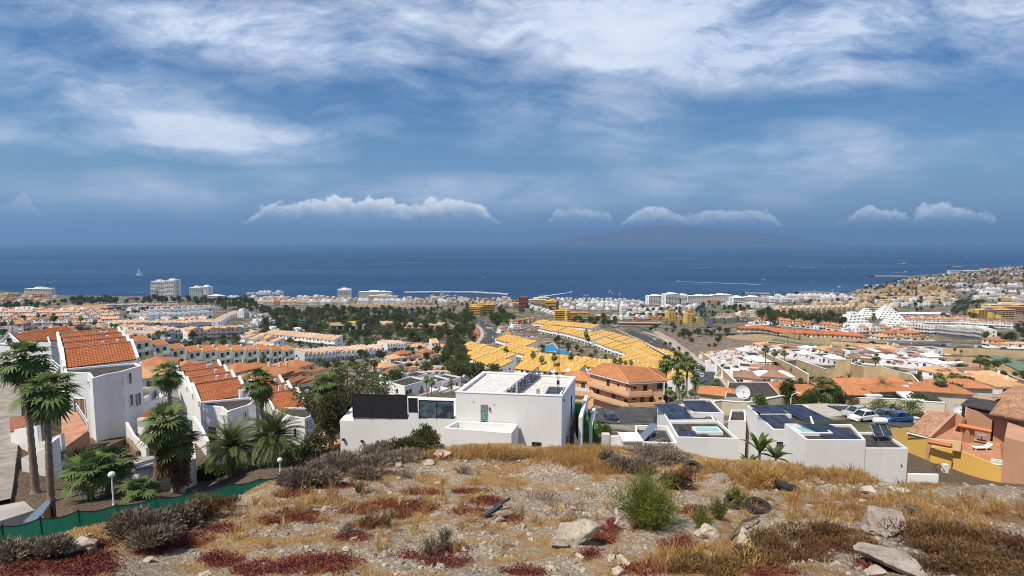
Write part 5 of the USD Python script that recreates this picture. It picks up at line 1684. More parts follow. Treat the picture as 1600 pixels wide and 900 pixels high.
for dx in(-.75,.5):
 for dy in(-.25,.25):
  m.box(p[0]+dx-.03,p[0]+dx+.03,p[1]+dy-.03,p[1]+dy+.03,zfl,zfl+.28)
m.xf(loc=O)
one("sun_lounger",m,WHITEPAINT,"white sun lounger on the rust house's terrace","sun lounger")
p=W(1534,679,60.5)
m=MB().lathe([(0,0),(.5,0),(.5,.05),(0,.05)],(p[0],p[1],O[2]+zfl+.72),12).tube([(p[0],p[1],O[2]+zfl),(p[0],p[1],O[2]+zfl+.72)],.05,6)
one("garden_table",m,flat("blue_grey_paint",(.25,.30,.36),.5),"round grey-blue table in the shade of the rust house","table")
px_wall("boundary_wall","yellow wall with slanted top below the tiled terrace",[(1440,734,58),(1449,724,57.6),(1485,699,56.4),(1487,699.5,56.3),(1566,730,53)],.3,YELLOW,"wall",4)
px_wall("boundary_wall","far yellow wall left of the small tiled roof",[(1388,670,66),(1424,667,62.5)],.3,OCHRE,"wall",4)
vol("tower_base",[(1566.5,720,53),(1640,720,50),(1660,690,58),(1573,690,59.5)],zt(683,53,1570),O[2]-5,RUST)
t.part("balustrade",MB().tube([PO(1549,717,53.8),PO(1567,720,53)],.05,4).tube([PO(1549,724,53.8),PO(1567,727,53)],.05,4),WHITEPAINT)
for k in range(9):
 p=PO(1549.5+2.1*k,717.4+k*.36,53.8-.09*k)
 t.part("baluster",MB().lathe([(.05,0),(.09,-.15),(.05,-.35),(.07,-.5)],tuple(p),6),WHITEPAINT)
p=PO(1475,703,56.6)
ac=MB().box(p[0]-.1,p[0]+.75,p[1]-.45,p[1]+.1,p[2]-.55,p[2]+.15)
apth=t.part("air_conditioner",ac,WHITEPAINT)
t.part("fan",MB().lathe([(0,-.02),(.27,-.02),(.27,.02),(0,.02)],sides=14).xf(M=trimesh.transformations.rotation_matrix(math.pi/2,[1,0,0]),loc=(p[0]+.32,p[1]-.46,p[2]-.2)),BLACK,apth)
q=PO(1432,722,59.3)
win(t,(q[0]-.5,q[1]-.1,q[2]-.5),math.radians(-18),1.2,.75,CONCRETE,GLASS,1,fr=.14)
p=gp(1487,54.0)
one("meter_box",MB().box(-.25,.25,-.2,.2,-.2,.9),WHITEPAINT,"white meter box standing before the yellow wall","box",loc=p)
p=gp(1477,53.8)
one("scrap_frame",MB().tube([(-.7,0,0),(-.5,0,.75),(.1,.1,.85),(.5,0,.3),(.7,0,0)],.04,5).tube([(-.5,0,.75),(-.3,-.3,0)],.035,5),DARKMETAL,"rusty bent metal frame left of the white meter box","scrap",loc=p)
for k,(u,v,y)in enumerate(((1418,655,78),(1423,655,77),(1432,652,76))):
 p=W(u,v,y)
 O2=np.array([p[0],p[1],gz(p[0],p[1])])
 lb=("left","middle","right")[k]+" of three cream gateposts by the parked cars"
 t2=thing("gatepost",lb,"gatepost",O2)
 h=p[2]-O2[2]
 t2.part("shaft",MB().box(-.22,.22,-.22,.22,-1,h-.2),CREAM)
 t2.part("cap",MB().box(-.30,.30,-.30,.30,h-.2,h),WHITE_SHADED)
# --- walls, path and garden at the lower left
road("path",[(-60,33),(-25,45),(-6,56),(2,70),(8,80)],3.6,speck("grey_concrete",(0.20,0.175,0.145),(0.36,0.315,0.26),scale=.9),.12)
px_wall("retaining_wall","white wall with a shaded face beside the concrete path, left edge",[(22,672,47),(57,666,46),(60,692,45.5),(95,678,45)],.3,WHITE_SHADED,"wall",4)
a=[W(15,652,50),W(54,648,48),W(52,667,46.5),W(16,674,47.5)]
O=np.array([a[3][0],a[3][1],gz(a[3][0],a[3][1])])
t=thing("lean_to","red-brown sloping roof of a low shed between path and palms","shed",O)
q=[p-O for p in(a[3],a[2],a[1],a[0])]
t.part("roof",MB().add(q+[p-[0,0,.15]for p in q],[(0,1,2,3),(7,6,5,4),(0,4,5,1),(1,5,6,2),(2,6,7,3),(3,7,4,0)]),speck("red_roof_felt",(.20,.075,.045),(.30,.12,.07),scale=1.5))
t.part("wall",MB().prism([tuple(p[:2]*.98)for p in q],-3,[p[2]-.17 for p in q]),WHITE_SHADED)
P=[W(95,687,47),W(139,681,52),W(120,645,58),W(96,650,57)]
O=np.array([P[0][0],P[0][1],gz(P[0][0],P[0][1])])
t=thing("paved_terrace","terracotta paved terrace between the palms and the first white terrace","terrace",O)
zt_=np.mean([p[2]for p in P])-O[2]
pl=[p-O for p in P]
t.part("paving",MB().prism([tuple(p[:2])for p in pl],-3,zt_),TERRA)
for k in range(3):
 t.part("step",MB().prism([tuple((pl[0]*(1-f)+pl[1]*f)[:2]+np.array([.1,-.35*(k+1)]))for f in(0,1)]+[tuple((pl[1])[:2]+np.array([0,.1-.35*k])),tuple((pl[0])[:2]+np.array([0,.1-.35*k]))],-3,zt_-.18*(k+1)),TERRA)
rail=MB()
for k in range(10):
 f=k/9
 p=pl[1]*(1-f)+pl[2]*f
 rail.tube([(p[0],p[1],zt_),(p[0],p[1],zt_+.95)],.035,4)
rail.tube([(pl[1][0],pl[1][1],zt_+.95),(pl[2][0],pl[2][1],zt_+.95)],.05,4).tube([(pl[1][0],pl[1][1],zt_+.5),(pl[2][0],pl[2][1],zt_+.5)],.03,4)
t.part("railing",rail,WHITEPAINT)
px_wall("planter_wall","white planter wall dropping down behind the leaning palm trunks",[(33,716,41),(70,700,41),(93,682,42)],.3,WHITE_SHADED,"wall",4)
px_wall("brick_edging","brown garden wall below the first white terrace",[(150,706,52),(172,695,55),(196,684,57),(212,705,52)],.3,plaster("brown_stone",(.26,.18,.11),vary=.3,streak=.4),"wall",3)
px_wall("ramp_wall","white stepped wall beside the ramp right of the first terrace",[(196,660,60),(207,680,56),(228,700,50)],.25,WHITE_SHADED,"wall",3)
P=[W(184,737,39),W(238,728,37.5),W(242,712,44),W(196,715,46)]
O=np.array([P[0][0],P[0][1],gz(P[0][0],P[0][1])])
t=thing("garage","low white garage with weathered grey roof beside the skirted palm","garage",O)
q=[p-O for p in P]
t.part("roof",MB().add(q+[p-[0,0,.16]for p in q],[(0,1,2,3),(7,6,5,4),(0,4,5,1),(1,5,6,2),(2,6,7,3),(3,7,4,0)]),speck("weathered_roof",(.24,.20,.16),(.42,.37,.31),scale=1.1))
t.part("wall",MB().prism([tuple(p[:2]*.97+np.array([.1,.15]))for p in q],-3,[p[2]-.17 for p in q]),WHITE_SHADED)
t2=[W(238,727,38),W(268,726,38),W(304,705,44),W(300,690,50)]
px_wall("garden_wall","white wall right of the skirted palm with a blue shaded side",[(270,744,36.5),(287,742,36.5),(288,720,38),(306,716,40),(304,690,46)],.3,WHITE_SHADED,"wall",4)
P=[W(214,655,60),W(262,652,58),W(284,642,64),W(238,637,67)]
O=np.array([P[0][0],P[0][1],gz(P[0][0],P[0][1])])
t=thing("porch_house","white lean-to with single orange tiled slope between the first two terraces","house",O)
q=[p-O for p in P]
t.part("roof",rolled_quad(q[0],q[1],q[2],q[3],.34,.45),TILE_NEAR,smooth=35)
t.part("wall",MB().prism([tuple(p[:2]*.98)for p in q],-4,[p[2]-.16 for p in q]),WHITE_SHADED)
t.part("edge_wall",wall_run(MB(),[p+[0,0,.1]for p in(P[0],P[1])],.3,0,O,base=P[0][2]-.9),WHITE_SHADED)
px_wall("garden_wall","white curved wall with a fallen brown roof edge below the date palms",[(470,700,52),(490,690,53),(503,672,56),(508,688,52)],.3,WHITE_SHADED,"wall",3)
px_wall("garden_wall","white stair wall left of the second terrace's rounded end",[(300,650,62),(312,668,57),(322,690,52)],.3,WHITE_SHADED,"wall",3)
O=W(468,708,48)
O[2]=gz(O[0],O[1])
t=thing("paved_terrace","small pink paved court with white railing below the third terrace","terrace",O)
zz_=zt(712,48,470)-O[2]
t.part("paving",MB().prism([(-.6,-.5),(2.4,-.9),(3.0,4.2),(.2,4.4)],-2,zz_),TERRA)
r=MB()
for k in range(7):
 r.tube([(-.6+.5*k,-.5-.07*k,zz_),(-.6+.5*k,-.5-.07*k,zz_+.9)],.035,4)
r.tube([(-.6,-.5,zz_+.9),(2.4,-.9,zz_+.9)],.05,4)
t.part("railing",r,WHITEPAINT)
P=[W(0,790,29),W(38,783,29.5),W(54,797,27.5),W(0,814,25.5)]
O=np.array([P[3][0],P[3][1],gz(P[3][0],P[3][1])])
t=thing("slab_cover","weathered concrete slab cover in the lower left corner by the path","slab",O)
q=[p-O for p in(P[3],P[2],P[1],P[0])]
t.part("slab",MB().add(q+[p-[0,0,.9]for p in q],[(0,1,2,3),(7,6,5,4),(0,4,5,1),(1,5,6,2),(2,6,7,3),(3,7,4,0)]),CONCRETE)
P=[W(36,816,25),W(56,815,24.6),W(81,783,26.2),W(72,782,26.6)]
O=np.array([P[0][0],P[0][1],gz(P[0][0],P[0][1])])
t=thing("gate_shelter","steep grey metal lean-to over an orange brick panel beside the green fence","shelter",O)
q=[p-O for p in P]
t.part("roof",MB().add(q+[p-[0,0,.12]for p in q],[(0,1,2,3),(7,6,5,4),(0,4,5,1),(1,5,6,2),(2,6,7,3),(3,7,4,0)]),flat("blue_grey_metal",(.17,.19,.23),.45,.3))
a,b=W(67,796,25.6)-O,W(80,787,26)-O
t.part("brick_panel",MB().prism([tuple(a[:2]),tuple(b[:2]),tuple(b[:2]+[0,.2]),tuple(a[:2]+[0,.2])],-2.5,[a[2],b[2],b[2],a[2]]),speck("orange_brick",(.34,.15,.07),(.52,.27,.14),scale=5))
t.part("post",MB().box(b[0],b[0]+.14,b[1]-.05,b[1]+.1,-2.5,b[2]+.2),DARKMETAL)
t.part("frame",MB().tube([q[1],q[2]],.05,4).tube([q[0],q[3]],.05,4),METAL)
# --- green netting fence along the foot of the knoll
FE=[(-60,832,14.2),(0,823.5,15),(60,811,16.2),(120,799.5,17.5),(180,790,18.8),(240,779,20.2),(300,770,21.8),(360,757,23.6),(405,749,25.2),(440,743,26.5)]
Pn=np.array([W(u,v,y)for u,v,y in FE])
O=np.array([Pn[0,0],Pn[0,1],gz(Pn[0,0],Pn[0,1])])
t=thing("green_fence","long green netting fence along the foot of the knoll, lower left","fence",O)
n_=160
s_=np.linspace(0,len(Pn)-1,n_)
tp=np.stack([np.interp(s_,range(len(Pn)),Pn[:,k])for k in range(3)],1)
tp[:,2]-=.10*np.abs(np.sin(s_*math.pi))
rows=[]
zb_=ground(tp[:,0],tp[:,1])-.1
for k in range(9):
 f=k/8
 p=tp.copy()
 p[:,2]=tp[:,2]*(1-f)+zb_*f
 bulge=.16*np.sin(f*math.pi)*(meshkit.noise(np.stack([s_*2.3,0*s_+f*2,0*s_],-1),3)-.3)
 p[:,1]-=bulge
 p[:,0]+=bulge*.6
 rows.append(p-O)
rows=np.array(rows)
i,j=np.meshgrid(np.arange(8),np.arange(n_-1),indexing="ij")
t.part("netting",MB().add(rows.reshape(-1,3),np.stack([i*n_+j,(i+1)*n_+j,(i+1)*n_+j+1,i*n_+j+1],-1).reshape(-1,4)),GREENNET,smooth=True)
for k,p in enumerate(Pn):
 t.part("post",MB().tube([(p[0]-O[0],p[1]-O[1]+.06,gz(p[0],p[1])-O[2]-.3),(p[0]-O[0],p[1]-O[1]+.06,p[2]-O[2]+.06)],.03,5),DARKMETAL)
t.part("top_wire",MB().tube(tp-O+[0,.02,.01],.018,4),DARKMETAL)
# --- garden lamps, street lamp, antenna mast
def garden_lamp(label,u,vt,y):
 p=W(u,vt,y)
 z=gz(p[0],p[1])
 t=thing("garden_lamp",label,"lamp post",(p[0],p[1],z))
 h=p[2]-z
 t.part("post",MB().lathe([(.09,-.4),(.07,.3),(.045,.35),(.04,h-.35),(.07,h-.33),(.07,h-.28)],sides=8),WHITEPAINT)
 t.part("globe",MB().tm(trimesh.creation.icosphere(2,.19).apply_translation((0,0,h-.14))),flat("globe_white",(.72,.72,.68),.35),smooth=True)
garden_lamp("white globe lamp on a pole in front of the small fan palms",174,738,30)
garden_lamp("white globe lamp on a pole left of the grey bushes on the slope",437,716,38)
p=gp(1237,92)
t=thing("street_lamp","white curved street lamp before the clipped hedge","street lamp",p)
h=W(1241,614,92)[2]-p[2]
t.part("pole",MB().tube([(0,0,-.5),(0,0,h*.7),(.1,0,h*.86),(.45,0,h*.96),(1.1,0,h)],[.10,.085,.07,.06,.05],7),WHITEPAINT,smooth=40)
t.part("lamp_head",MB().box(1.0,1.65,-.13,.13,h-.06,h+.08),WHITEPAINT)
p=W(872,612,46.5)
t=thing("antenna_mast","thin lattice antenna mast standing on the villa's roof","antenna",p-[0,0,.3])
hm=W(872,525,46.5)[2]-p[2]+.3
m=MB()
for k in range(3):
 a=k*2.094
 m.tube([(.10*math.cos(a),.10*math.sin(a),0),(.05*math.cos(a),.05*math.sin(a),hm)],.016,4)
for k in range(22):
 a=k*2.094
 z=hm*k/22
 m.tube([(.09*math.cos(a),.09*math.sin(a),z),(.09*math.cos(a+2.094),.09*math.sin(a+2.094),z+hm/22)],.01,3)
t.part("mast",m,DARKMETAL)
t.part("aerial",MB().tube([(-.45,0,hm*.62),(.45,0,hm*.62)],.015,3).tube([(0,0,hm),(0,0,hm+.5)],.012,3).box(-.12,.12,-.1,.1,1.0,1.35),DARKMETAL)
# --- near palms, trees and bushes
def palm_at(label,u,v_base,y,v_top,kind,seed,u_top=None,**kw):
 """palm whose trunk foot stands under column u at distance y and whose crown's heart shows at (u_top, v_top)"""
 p=gp(u,y,v_base)
 a,_=ray(u if u_top is None else u_top,v_top)
 h=zt(v_top,y,u)-p[2]
 lean=((a*y-p[0]),kw.pop("ly",0.0))
 t=thing("date_palm" if kind=="date" else "fan_palm",label,"palm tree",p,0)
 if kind=="date":
  date_palm(t,h,seed,lean=lean,**kw)
 else:
  fan_palm(t,h,seed,lean=lean,**kw)
 return t
palm_at("tallest fan palm at the left edge with a curved grey trunk",57,785,36,563,"fan",11,u_top=37,nf=44,L=1.15,R=1.05,r0=.26,r1=.17,skirt=.35)
palm_at("second tall fan palm at the left, lower and right of the tallest",80,782,34,612,"fan",12,u_top=74,nf=40,L=1.2,R=1.1,r0=.24,r1=.17,skirt=.3)
palm_at("short bushy fan palm left of the front globe lamp",142,780,33,738,"fan",13,nf=34,L=1.1,R=.95,r0=.25,r1=.2,lo=-.5,nseg=17)
palm_at("short bushy fan palm behind the front globe lamp",172,775,35,728,"fan",14,nf=34,L=1.1,R=.95,r0=.25,r1=.2,lo=-.5,nseg=17)
palm_at("small dark fan palm against the white garage wall",216,786,33,768,"fan",15,nf=24,L=.75,R=.75,r0=.2,r1=.16,lo=-.4)
palm_at("fan palm with a thick skirt of dead brown fronds beside the garage",246,782,36,662,"fan",16,u_top=258,nf=50,L=1.05,R=1.02,r0=.28,r1=.20,skirt=2.4,lo=-1.1)
palm_at("second trunk of the skirted pair, right beside it",274,778,36.5,690,"fan",17,u_top=280,nf=30,L=.95,R=.92,r0=.26,r1=.20,skirt=2.2,lo=-1.1)
palm_at("left one of two big date palms below the terraces",362,741,41,703,"date",21,nf=70,L=2.7)
palm_at("right one of two big date palms below the terraces",428,740,42,686,"date",22,nf=84,L=3.0)
palm_at("tall thin fan palm rising between the two date palms",416,741,44,598,"fan",23,u_top=405,nf=40,L=1.0,R=.95,r0=.22,r1=.14)
palm_at("fan palm growing between the first and second terraces",268,640,62,585,"fan",24,u_top=262,nf=40,L=1.25,R=1.15,r0=.25,r1=.18)
palm_at("fan palm rising inside the tall feathery trees",523,712,53,605,"fan",25,u_top=510,nf=40,L=1.15,R=1.1,r0=.24,r1=.17,skirt=.6)
palm_at("fan palm with a shaggy round head beside the clipped hedge",1293,654,97,607,"fan",26,nf=54,L=1.6,R=1.5,r0=.38,r1=.30,skirt=1.2,lo=-1.15)
palm_at("low date palm behind the parked cars",1402,660,82,648,"date",27,nf=36,L=2.4,r0=.25,r1=.22,nl=18)
def tree_at(name,label,u,y,h,cr,seed,cat="tree",group=None,**kw):
 p=gp(u,y)
 t=thing(name,label,cat,p,0,group)
 broadleaf(t,h,cr,seed,**kw)
 return t
for k,(u,y,h,cr,lb)in enumerate(((497,56,10.0,2.3,"left"),(540,54,12.6,3.0,"middle and tallest"),(578,56,10.8,2.8,"right"))):
 tree_at("eucalyptus_tree",f"{lb} one of three tall feathery olive-green trees left of the villa's screens",u,y,h,cr,40+k,n=2000,size=.27,leafmat=OLIVELEAF,trunk=.2,clumps=26,squash=1.2,base=.30,spread=1.0,rr=.62)
tree_at("eucalyptus_tree","slim leafy trunk standing before the villa's left wall end",516,49,7.5,1.4,45,n=2600,size=.28,leafmat=OLIVELEAF,trunk=.22,clumps=10,squash=1.5,base=.3)
p=gp(545,50)
bm=MB()
rg=np.random.default_rng(5)
for k in range(16):
 q=np.array([rg.uniform(-.5,.8),rg.uniform(-.6,.6),rg.uniform(2.2,3.2)])
 pts=[q]
 d=unit(rg.normal(size=3)+[0,0,.8])
 for _ in range(6):
  d=unit(d+rg.normal(0,.45,3))
  pts.append(pts[-1]+d*.38)
 bm.tube(pts,np.linspace(.045,.012,7),4)
bm.tube([(0,0,-.5),(.1,0,1.2),(.1,0,2.6)],[.12,.1,.07],6)
one("bare_branches",bm,speck("dead_wood",(.34,.30,.25),(.50,.45,.38),scale=4),"bare pale crooked branches left of the black screens","dead tree",loc=p)
one("hedge_tree",MB().add(*leaf_cloud(np.random.default_rng(8),[(0,0,1.7),(-1.1,0,1.5),(1.1,.2,1.6),(0,.9,1.8),(0,0,2.6),(.8,.3,2.5),(-.8,0,2.4)],[1.3,1.2,1.2,1.2,1.2,1.0,1.0],5200,.17,1.0,.8)),LIGHTLEAF,"big bright green clipped hedge right of the street lamp","hedge",loc=gp(1270,95))
tree_at("araucaria_tree","dark conical tree behind the street lamp",1231,100,6.4,1.9,50,n=2400,size=.35,leafmat=TREELEAF,clumps=14,squash=1.3,base=.12,spread=.45)
def shrub(label,u,y,rx,ry,rz,n,m,seed,ln=.16,wd=.012,name="shrub",up=.5,tuft=.55,dz=-.05,lumps=9,xyz=None):
 rg=np.random.default_rng(seed)
 p=gp(u,y)if xyz is None else xyz
 b=twig_bush(rg,rx,ry,rz,n,ln,wd,up,lumps,tuft)
 st=MB()
 for k in range(9):
  a=rg.uniform(0,6.28)
  st.tube([(0,0,-.1),(rx*.3*math.cos(a),ry*.3*math.sin(a),rz*.35),(rx*.6*math.cos(a),ry*.6*math.sin(a),rz*.7)],[.03,.02,.008],4,cap=False)
 t=thing(name,label,"bush",p+[0,0,dz])
 t.part("twigs",b,m)
 t.part("stem",st,BARK)
 return t
def shrub_px(label,u,v,rpx,hpx,m,seed,n,depth=None,**kw):
 """bush whose foot shows at (u, v), rpx wide and hpx tall in the photograph"""
 p=gv(u,v)if depth is None else gp(u,depth)
 s=p[1]/FPX
 return shrub(label,0,0,rpx*s,max(rpx*s*.8,.3),hpx*s,n,m,seed,xyz=p,**kw)
GB="grey-brown twiggy bush "
shrub_px(GB+"in the bottom left corner by the fence",42,868,62,32,GREYBUSH,60,6500,ln=.10,wd=.010)
shrub_px(GB+"widest one in front of the green fence",212,845,70,46,GREYBUSH,61,8000,ln=.10,wd=.010)
shrub_px(GB+"taller one in front of the fence's middle",278,818,42,40,GREYBUSH,62,5000,ln=.11,wd=.010)
shrub_px(GB+"with pale bare stems at the fence's middle",322,806,24,34,BROWNBUSH,66,2200,ln=.12,wd=.009,up=1.0)
shrub_px(GB+"small one near the fence's right part",356,793,20,16,GREYBUSH,67,1500,ln=.09,wd=.009)
shrub_px(GB+"at the fence's right end",482,757,48,34,GREYBUSH,63,7000,ln=.13,wd=.012)
shrub_px(GB+"below the villa's wing",545,740,58,30,GREYBUSH,64,7000,ln=.14,wd=.013)
shrub_px(GB+"on the crest below the wall lamps",610,722,50,26,GREYBUSH,65,6000,ln=.14,wd=.013)
shrub_px("olive leafy bush before the wing's small window",632,712,28,40,OLIVELEAF,68,3600,ln=.15,wd=.016,up=.8)
shrub_px("taller olive bush right of the wing's small window",664,705,22,44,OLIVELEAF,69,3000,ln=.15,wd=.016,up=.8)
shrub_px(GB+"below the gate pillar",978,735,42,38,GREYBUSH,70,5200,ln=.13,wd=.012)
shrub_px(GB+"behind the green broom bush",1040,722,50,26,GREYBUSH,71,4500,ln=.13,wd=.012)
shrub_px("brown dry bush right of the green broom bush",1062,765,26,34,BROWNBUSH,72,2600,ln=.12,wd=.010)
shrub_px("dry straw-coloured bush right of the banana plant",1188,760,30,36,DRYGRASS,73,3200,ln=.16,wd=.008,up=1.2)
def broom(label,u,v,rpx,hpx,seed,n,mtl=None):
 """a bush of upright thin green wands"""
 rg=np.random.default_rng(seed)
 p=gv(u,v)
 s=p[1]/FPX
 rx,h=rpx*s,hpx*s
 k=46
 t=thing("broom_bush",label,"bush",p)
 st=MB()
 c,d1,w1=[],[],[]
 for i in range(k):
  a,q=rg.uniform(0,6.28),rg.random()**.6
  out=np.array([math.cos(a),math.sin(a),0])*rx*q*1.0
  hh=h*(1-.30*q)*rg.uniform(.42,1.05)
  mid,top=out*.55+[0,0,hh*.55],out+[0,0,hh]
  st.tube([(out[0]*.1,out[1]*.1,-.05),mid,top],[.018,.010,.004],3,cap=False)
  m=n//k
  f=rg.uniform(.22,1.0,m)[:,None]
  b=np.where(f<.55,(mid*f/.55),mid+(top-mid)*(f-.55)/.45)
  ax=unit(np.array([0,0,.8])+out*.8/max(rx,.1)+rg.normal(0,.75,(m,3)))
  L=rg.uniform(.05,.16,m)[:,None]*h*.9
  c.append(b+rg.normal(0,.05*h,(m,3)))
  d1.append(ax*L)
  w1.append(unit(np.cross(ax,rg.normal(size=(m,3))))*.0060*(p[1]/10))
 t.part("stem",st,BARK)
 t.part("wands",MB().add(*quads(np.vstack(c),np.vstack(d1),np.vstack(w1))),mtl or BROOMLEAF)
broom("big bright green broom bush right of the pointed boulder",1010,826,60,108,80,8000)
broom("small green broom right of the big broom bush",1098,830,20,46,81,2200)
broom("green broom hanging over the half hidden tyre",1150,788,20,32,82,2000)
broom("thin green broom left of the half hidden tyre",1122,812,16,44,83,1600)
broom("sparse green shoots at the fence between the grey bushes",312,800,14,40,84,900)
p=gp(1188,44)
rg=np.random.default_rng(33)
for k,(u,y,lb)in enumerate(((1178,44,"left"),(1192,43,"upright middle"),(1218,44,"right"))):
 p=gp(u,y)
 ztop=zt((716,690,700)[k],y,u)
 t=thing("banana_plant",f"{lb} broad-leaved plant in the gap between the solar houses","plant",p)
 h=ztop-p[2]
 for i in range(11):
  a=i*2.4
  el=(1.3-.1*i)if k!=1 else 1.45-.07*i
  L=1.5*(1 if k!=1 else 1.25)
  s=np.linspace(0,1,7)
  th=el-.9*s**1.5
  px_=np.concatenate([[0],np.cumsum(np.cos(th[:-1])*L/6)])
  pz_=np.concatenate([[0],np.cumsum(np.sin(th[:-1])*L/6)])
  w=.24*np.sin(np.pi*(.08+.9*s))**.7
  v=np.vstack([np.c_[px_,-w,pz_+.05],np.c_[px_,0*w,pz_],np.c_[px_,w,pz_+.05]])
  f=[(r*7+q,r*7+q+1,(r+1)*7+q+1,(r+1)*7+q)for r in range(2)for q in range(6)]
  t.part("leaf",MB().add(v,f).xf(rz=a,loc=(0,0,h-1.0)),LIGHTLEAF if k==1 else TREELEAF)
 t.part("stem",MB().tube([(0,0,-1),(0,0,h-.95)],[.12,.09],6),BARK)
shrub("low green scrub at the foot of the gap between the solar houses",1165,40,2.2,1.5,1.6,3500,LIGHTLEAF,90,.2,.03)
for k,(u,y,rx,rz,m,lb)in enumerate(((132,50,1.8,1.6,TREELEAF,"spiky dark green bush in front of the first terrace"),(125,44,2.0,.9,TREELEAF,"low dark hedge below the first terrace's steps"),(72,44,1.2,2.0,TREELEAF,"leafy plant behind the leaning palm trunks"),(318,42,1.0,1.0,LIGHTLEAF,"bright green round bush left of the date palms"),(212,56,.9,.8,OLIVELEAF,"small bush by the lean-to's white edge"),(495,48,1.6,2.4,OLIVELEAF,"yellow-green bush at the foot of the feathery trees"),(452,44,1.5,1.5,TREELEAF,"dark scrub under the right date palm"),(345,43,1.5,.8,TREELEAF,"dark scrub under the left date palm"),(585,50,1.2,2.6,OLIVELEAF,"dense dark foliage behind the bare branches"),(500,52,1.2,3.6,OLIVELEAF,"dark ivy-like foliage around the feathery trees' trunks"),(1105,84,1.8,2.2,TREELEAF,"green shrub behind the left solar house"),(1085,86,1.4,1.6,OLIVELEAF,"olive shrub behind the left solar house"),(1250,92,2.2,1.6,TREELEAF,"dark shrubs at the foot of the hedge"),(1330,94,1.6,1.8,OLIVELEAF,"garden shrub left of the arched windows"),(1375,90,2.2,1.8,TREELEAF,"dark garden shrubs between the arched windows"),(1424,84,1.8,2.6,LIGHTLEAF,"bright leafy bush below the white dishes"),(1432,78,1.5,1.5,OLIVELEAF,"grey-green bush by the gateposts"),(962,112,3.5,1.5,TREELEAF,"dark planting along the peach apartments' ground floor"),(985,108,2.2,2.0,OLIVELEAF,"olive bush at the peach apartments' corner"),(942,62,1.0,1.2,LIGHTLEAF,"bright green bush at the foot of the villa's fin walls"),(1015,104,2.4,1.6,TREELEAF,"green planting before the peach apartments' doors"))):
 p=gp(u,y)
 rg=np.random.default_rng(200+k)
 c=np.c_[rg.uniform(-.7,.7,7)*rx,rg.uniform(-.5,.5,7)*rx,rg.uniform(.35,.75,7)*rz]
 t=thing("garden_bush",lb,"bush",p)
 t.part("leaves",MB().add(*leaf_cloud(rg,c,np.full(7,rx*.55),1500,.19,rz/rx*.9,.5)),m)
 t.part("stem",MB().tube([(0,0,-.3),(0,.05,rz*.7)],[.05,.03],4),BARK)
# --- the town
ORD=["first","second","third","fourth","fifth","sixth","seventh","eighth","ninth","tenth","eleventh","twelfth","thirteenth","fourteenth","fifteenth","sixteenth","seventeenth","eighteenth","nineteenth","twentieth","twenty-first","twenty-second","twenty-third","twenty-fourth","twenty-fifth","twenty-sixth","twenty-seventh","twenty-eighth","twenty-ninth","thirtieth"]
def windows_on(t,w,d,floors,fh,nx,ny,z0=0.0,ww=1.0,wh=1.25,faces="fblr",gl=None):
 for f in range(floors):
  z=z0+f*fh+.95
  for face in faces:
   n=nx if face in "fb" else ny
   L=w if face in "fb" else d
   for k in range(n):
    s=L*(k+.5)/n-L/2
    a,b=s-ww/2,s+ww/2
    e=.05
    if face=="f":
     m=MB().box(a,b,-d/2-e,-d/2+.02,z,z+wh)
    elif face=="b":
     m=MB().box(a,b,d/2-.02,d/2+e,z,z+wh)
    elif face=="l":
     m=MB().box(-w/2-e,-w/2+.02,a,b,z,z+wh)
    else:
     m=MB().box(w/2-.02,w/2+e,a,b,z,z+wh)
    t.part("window",m,gl or WINDOW)
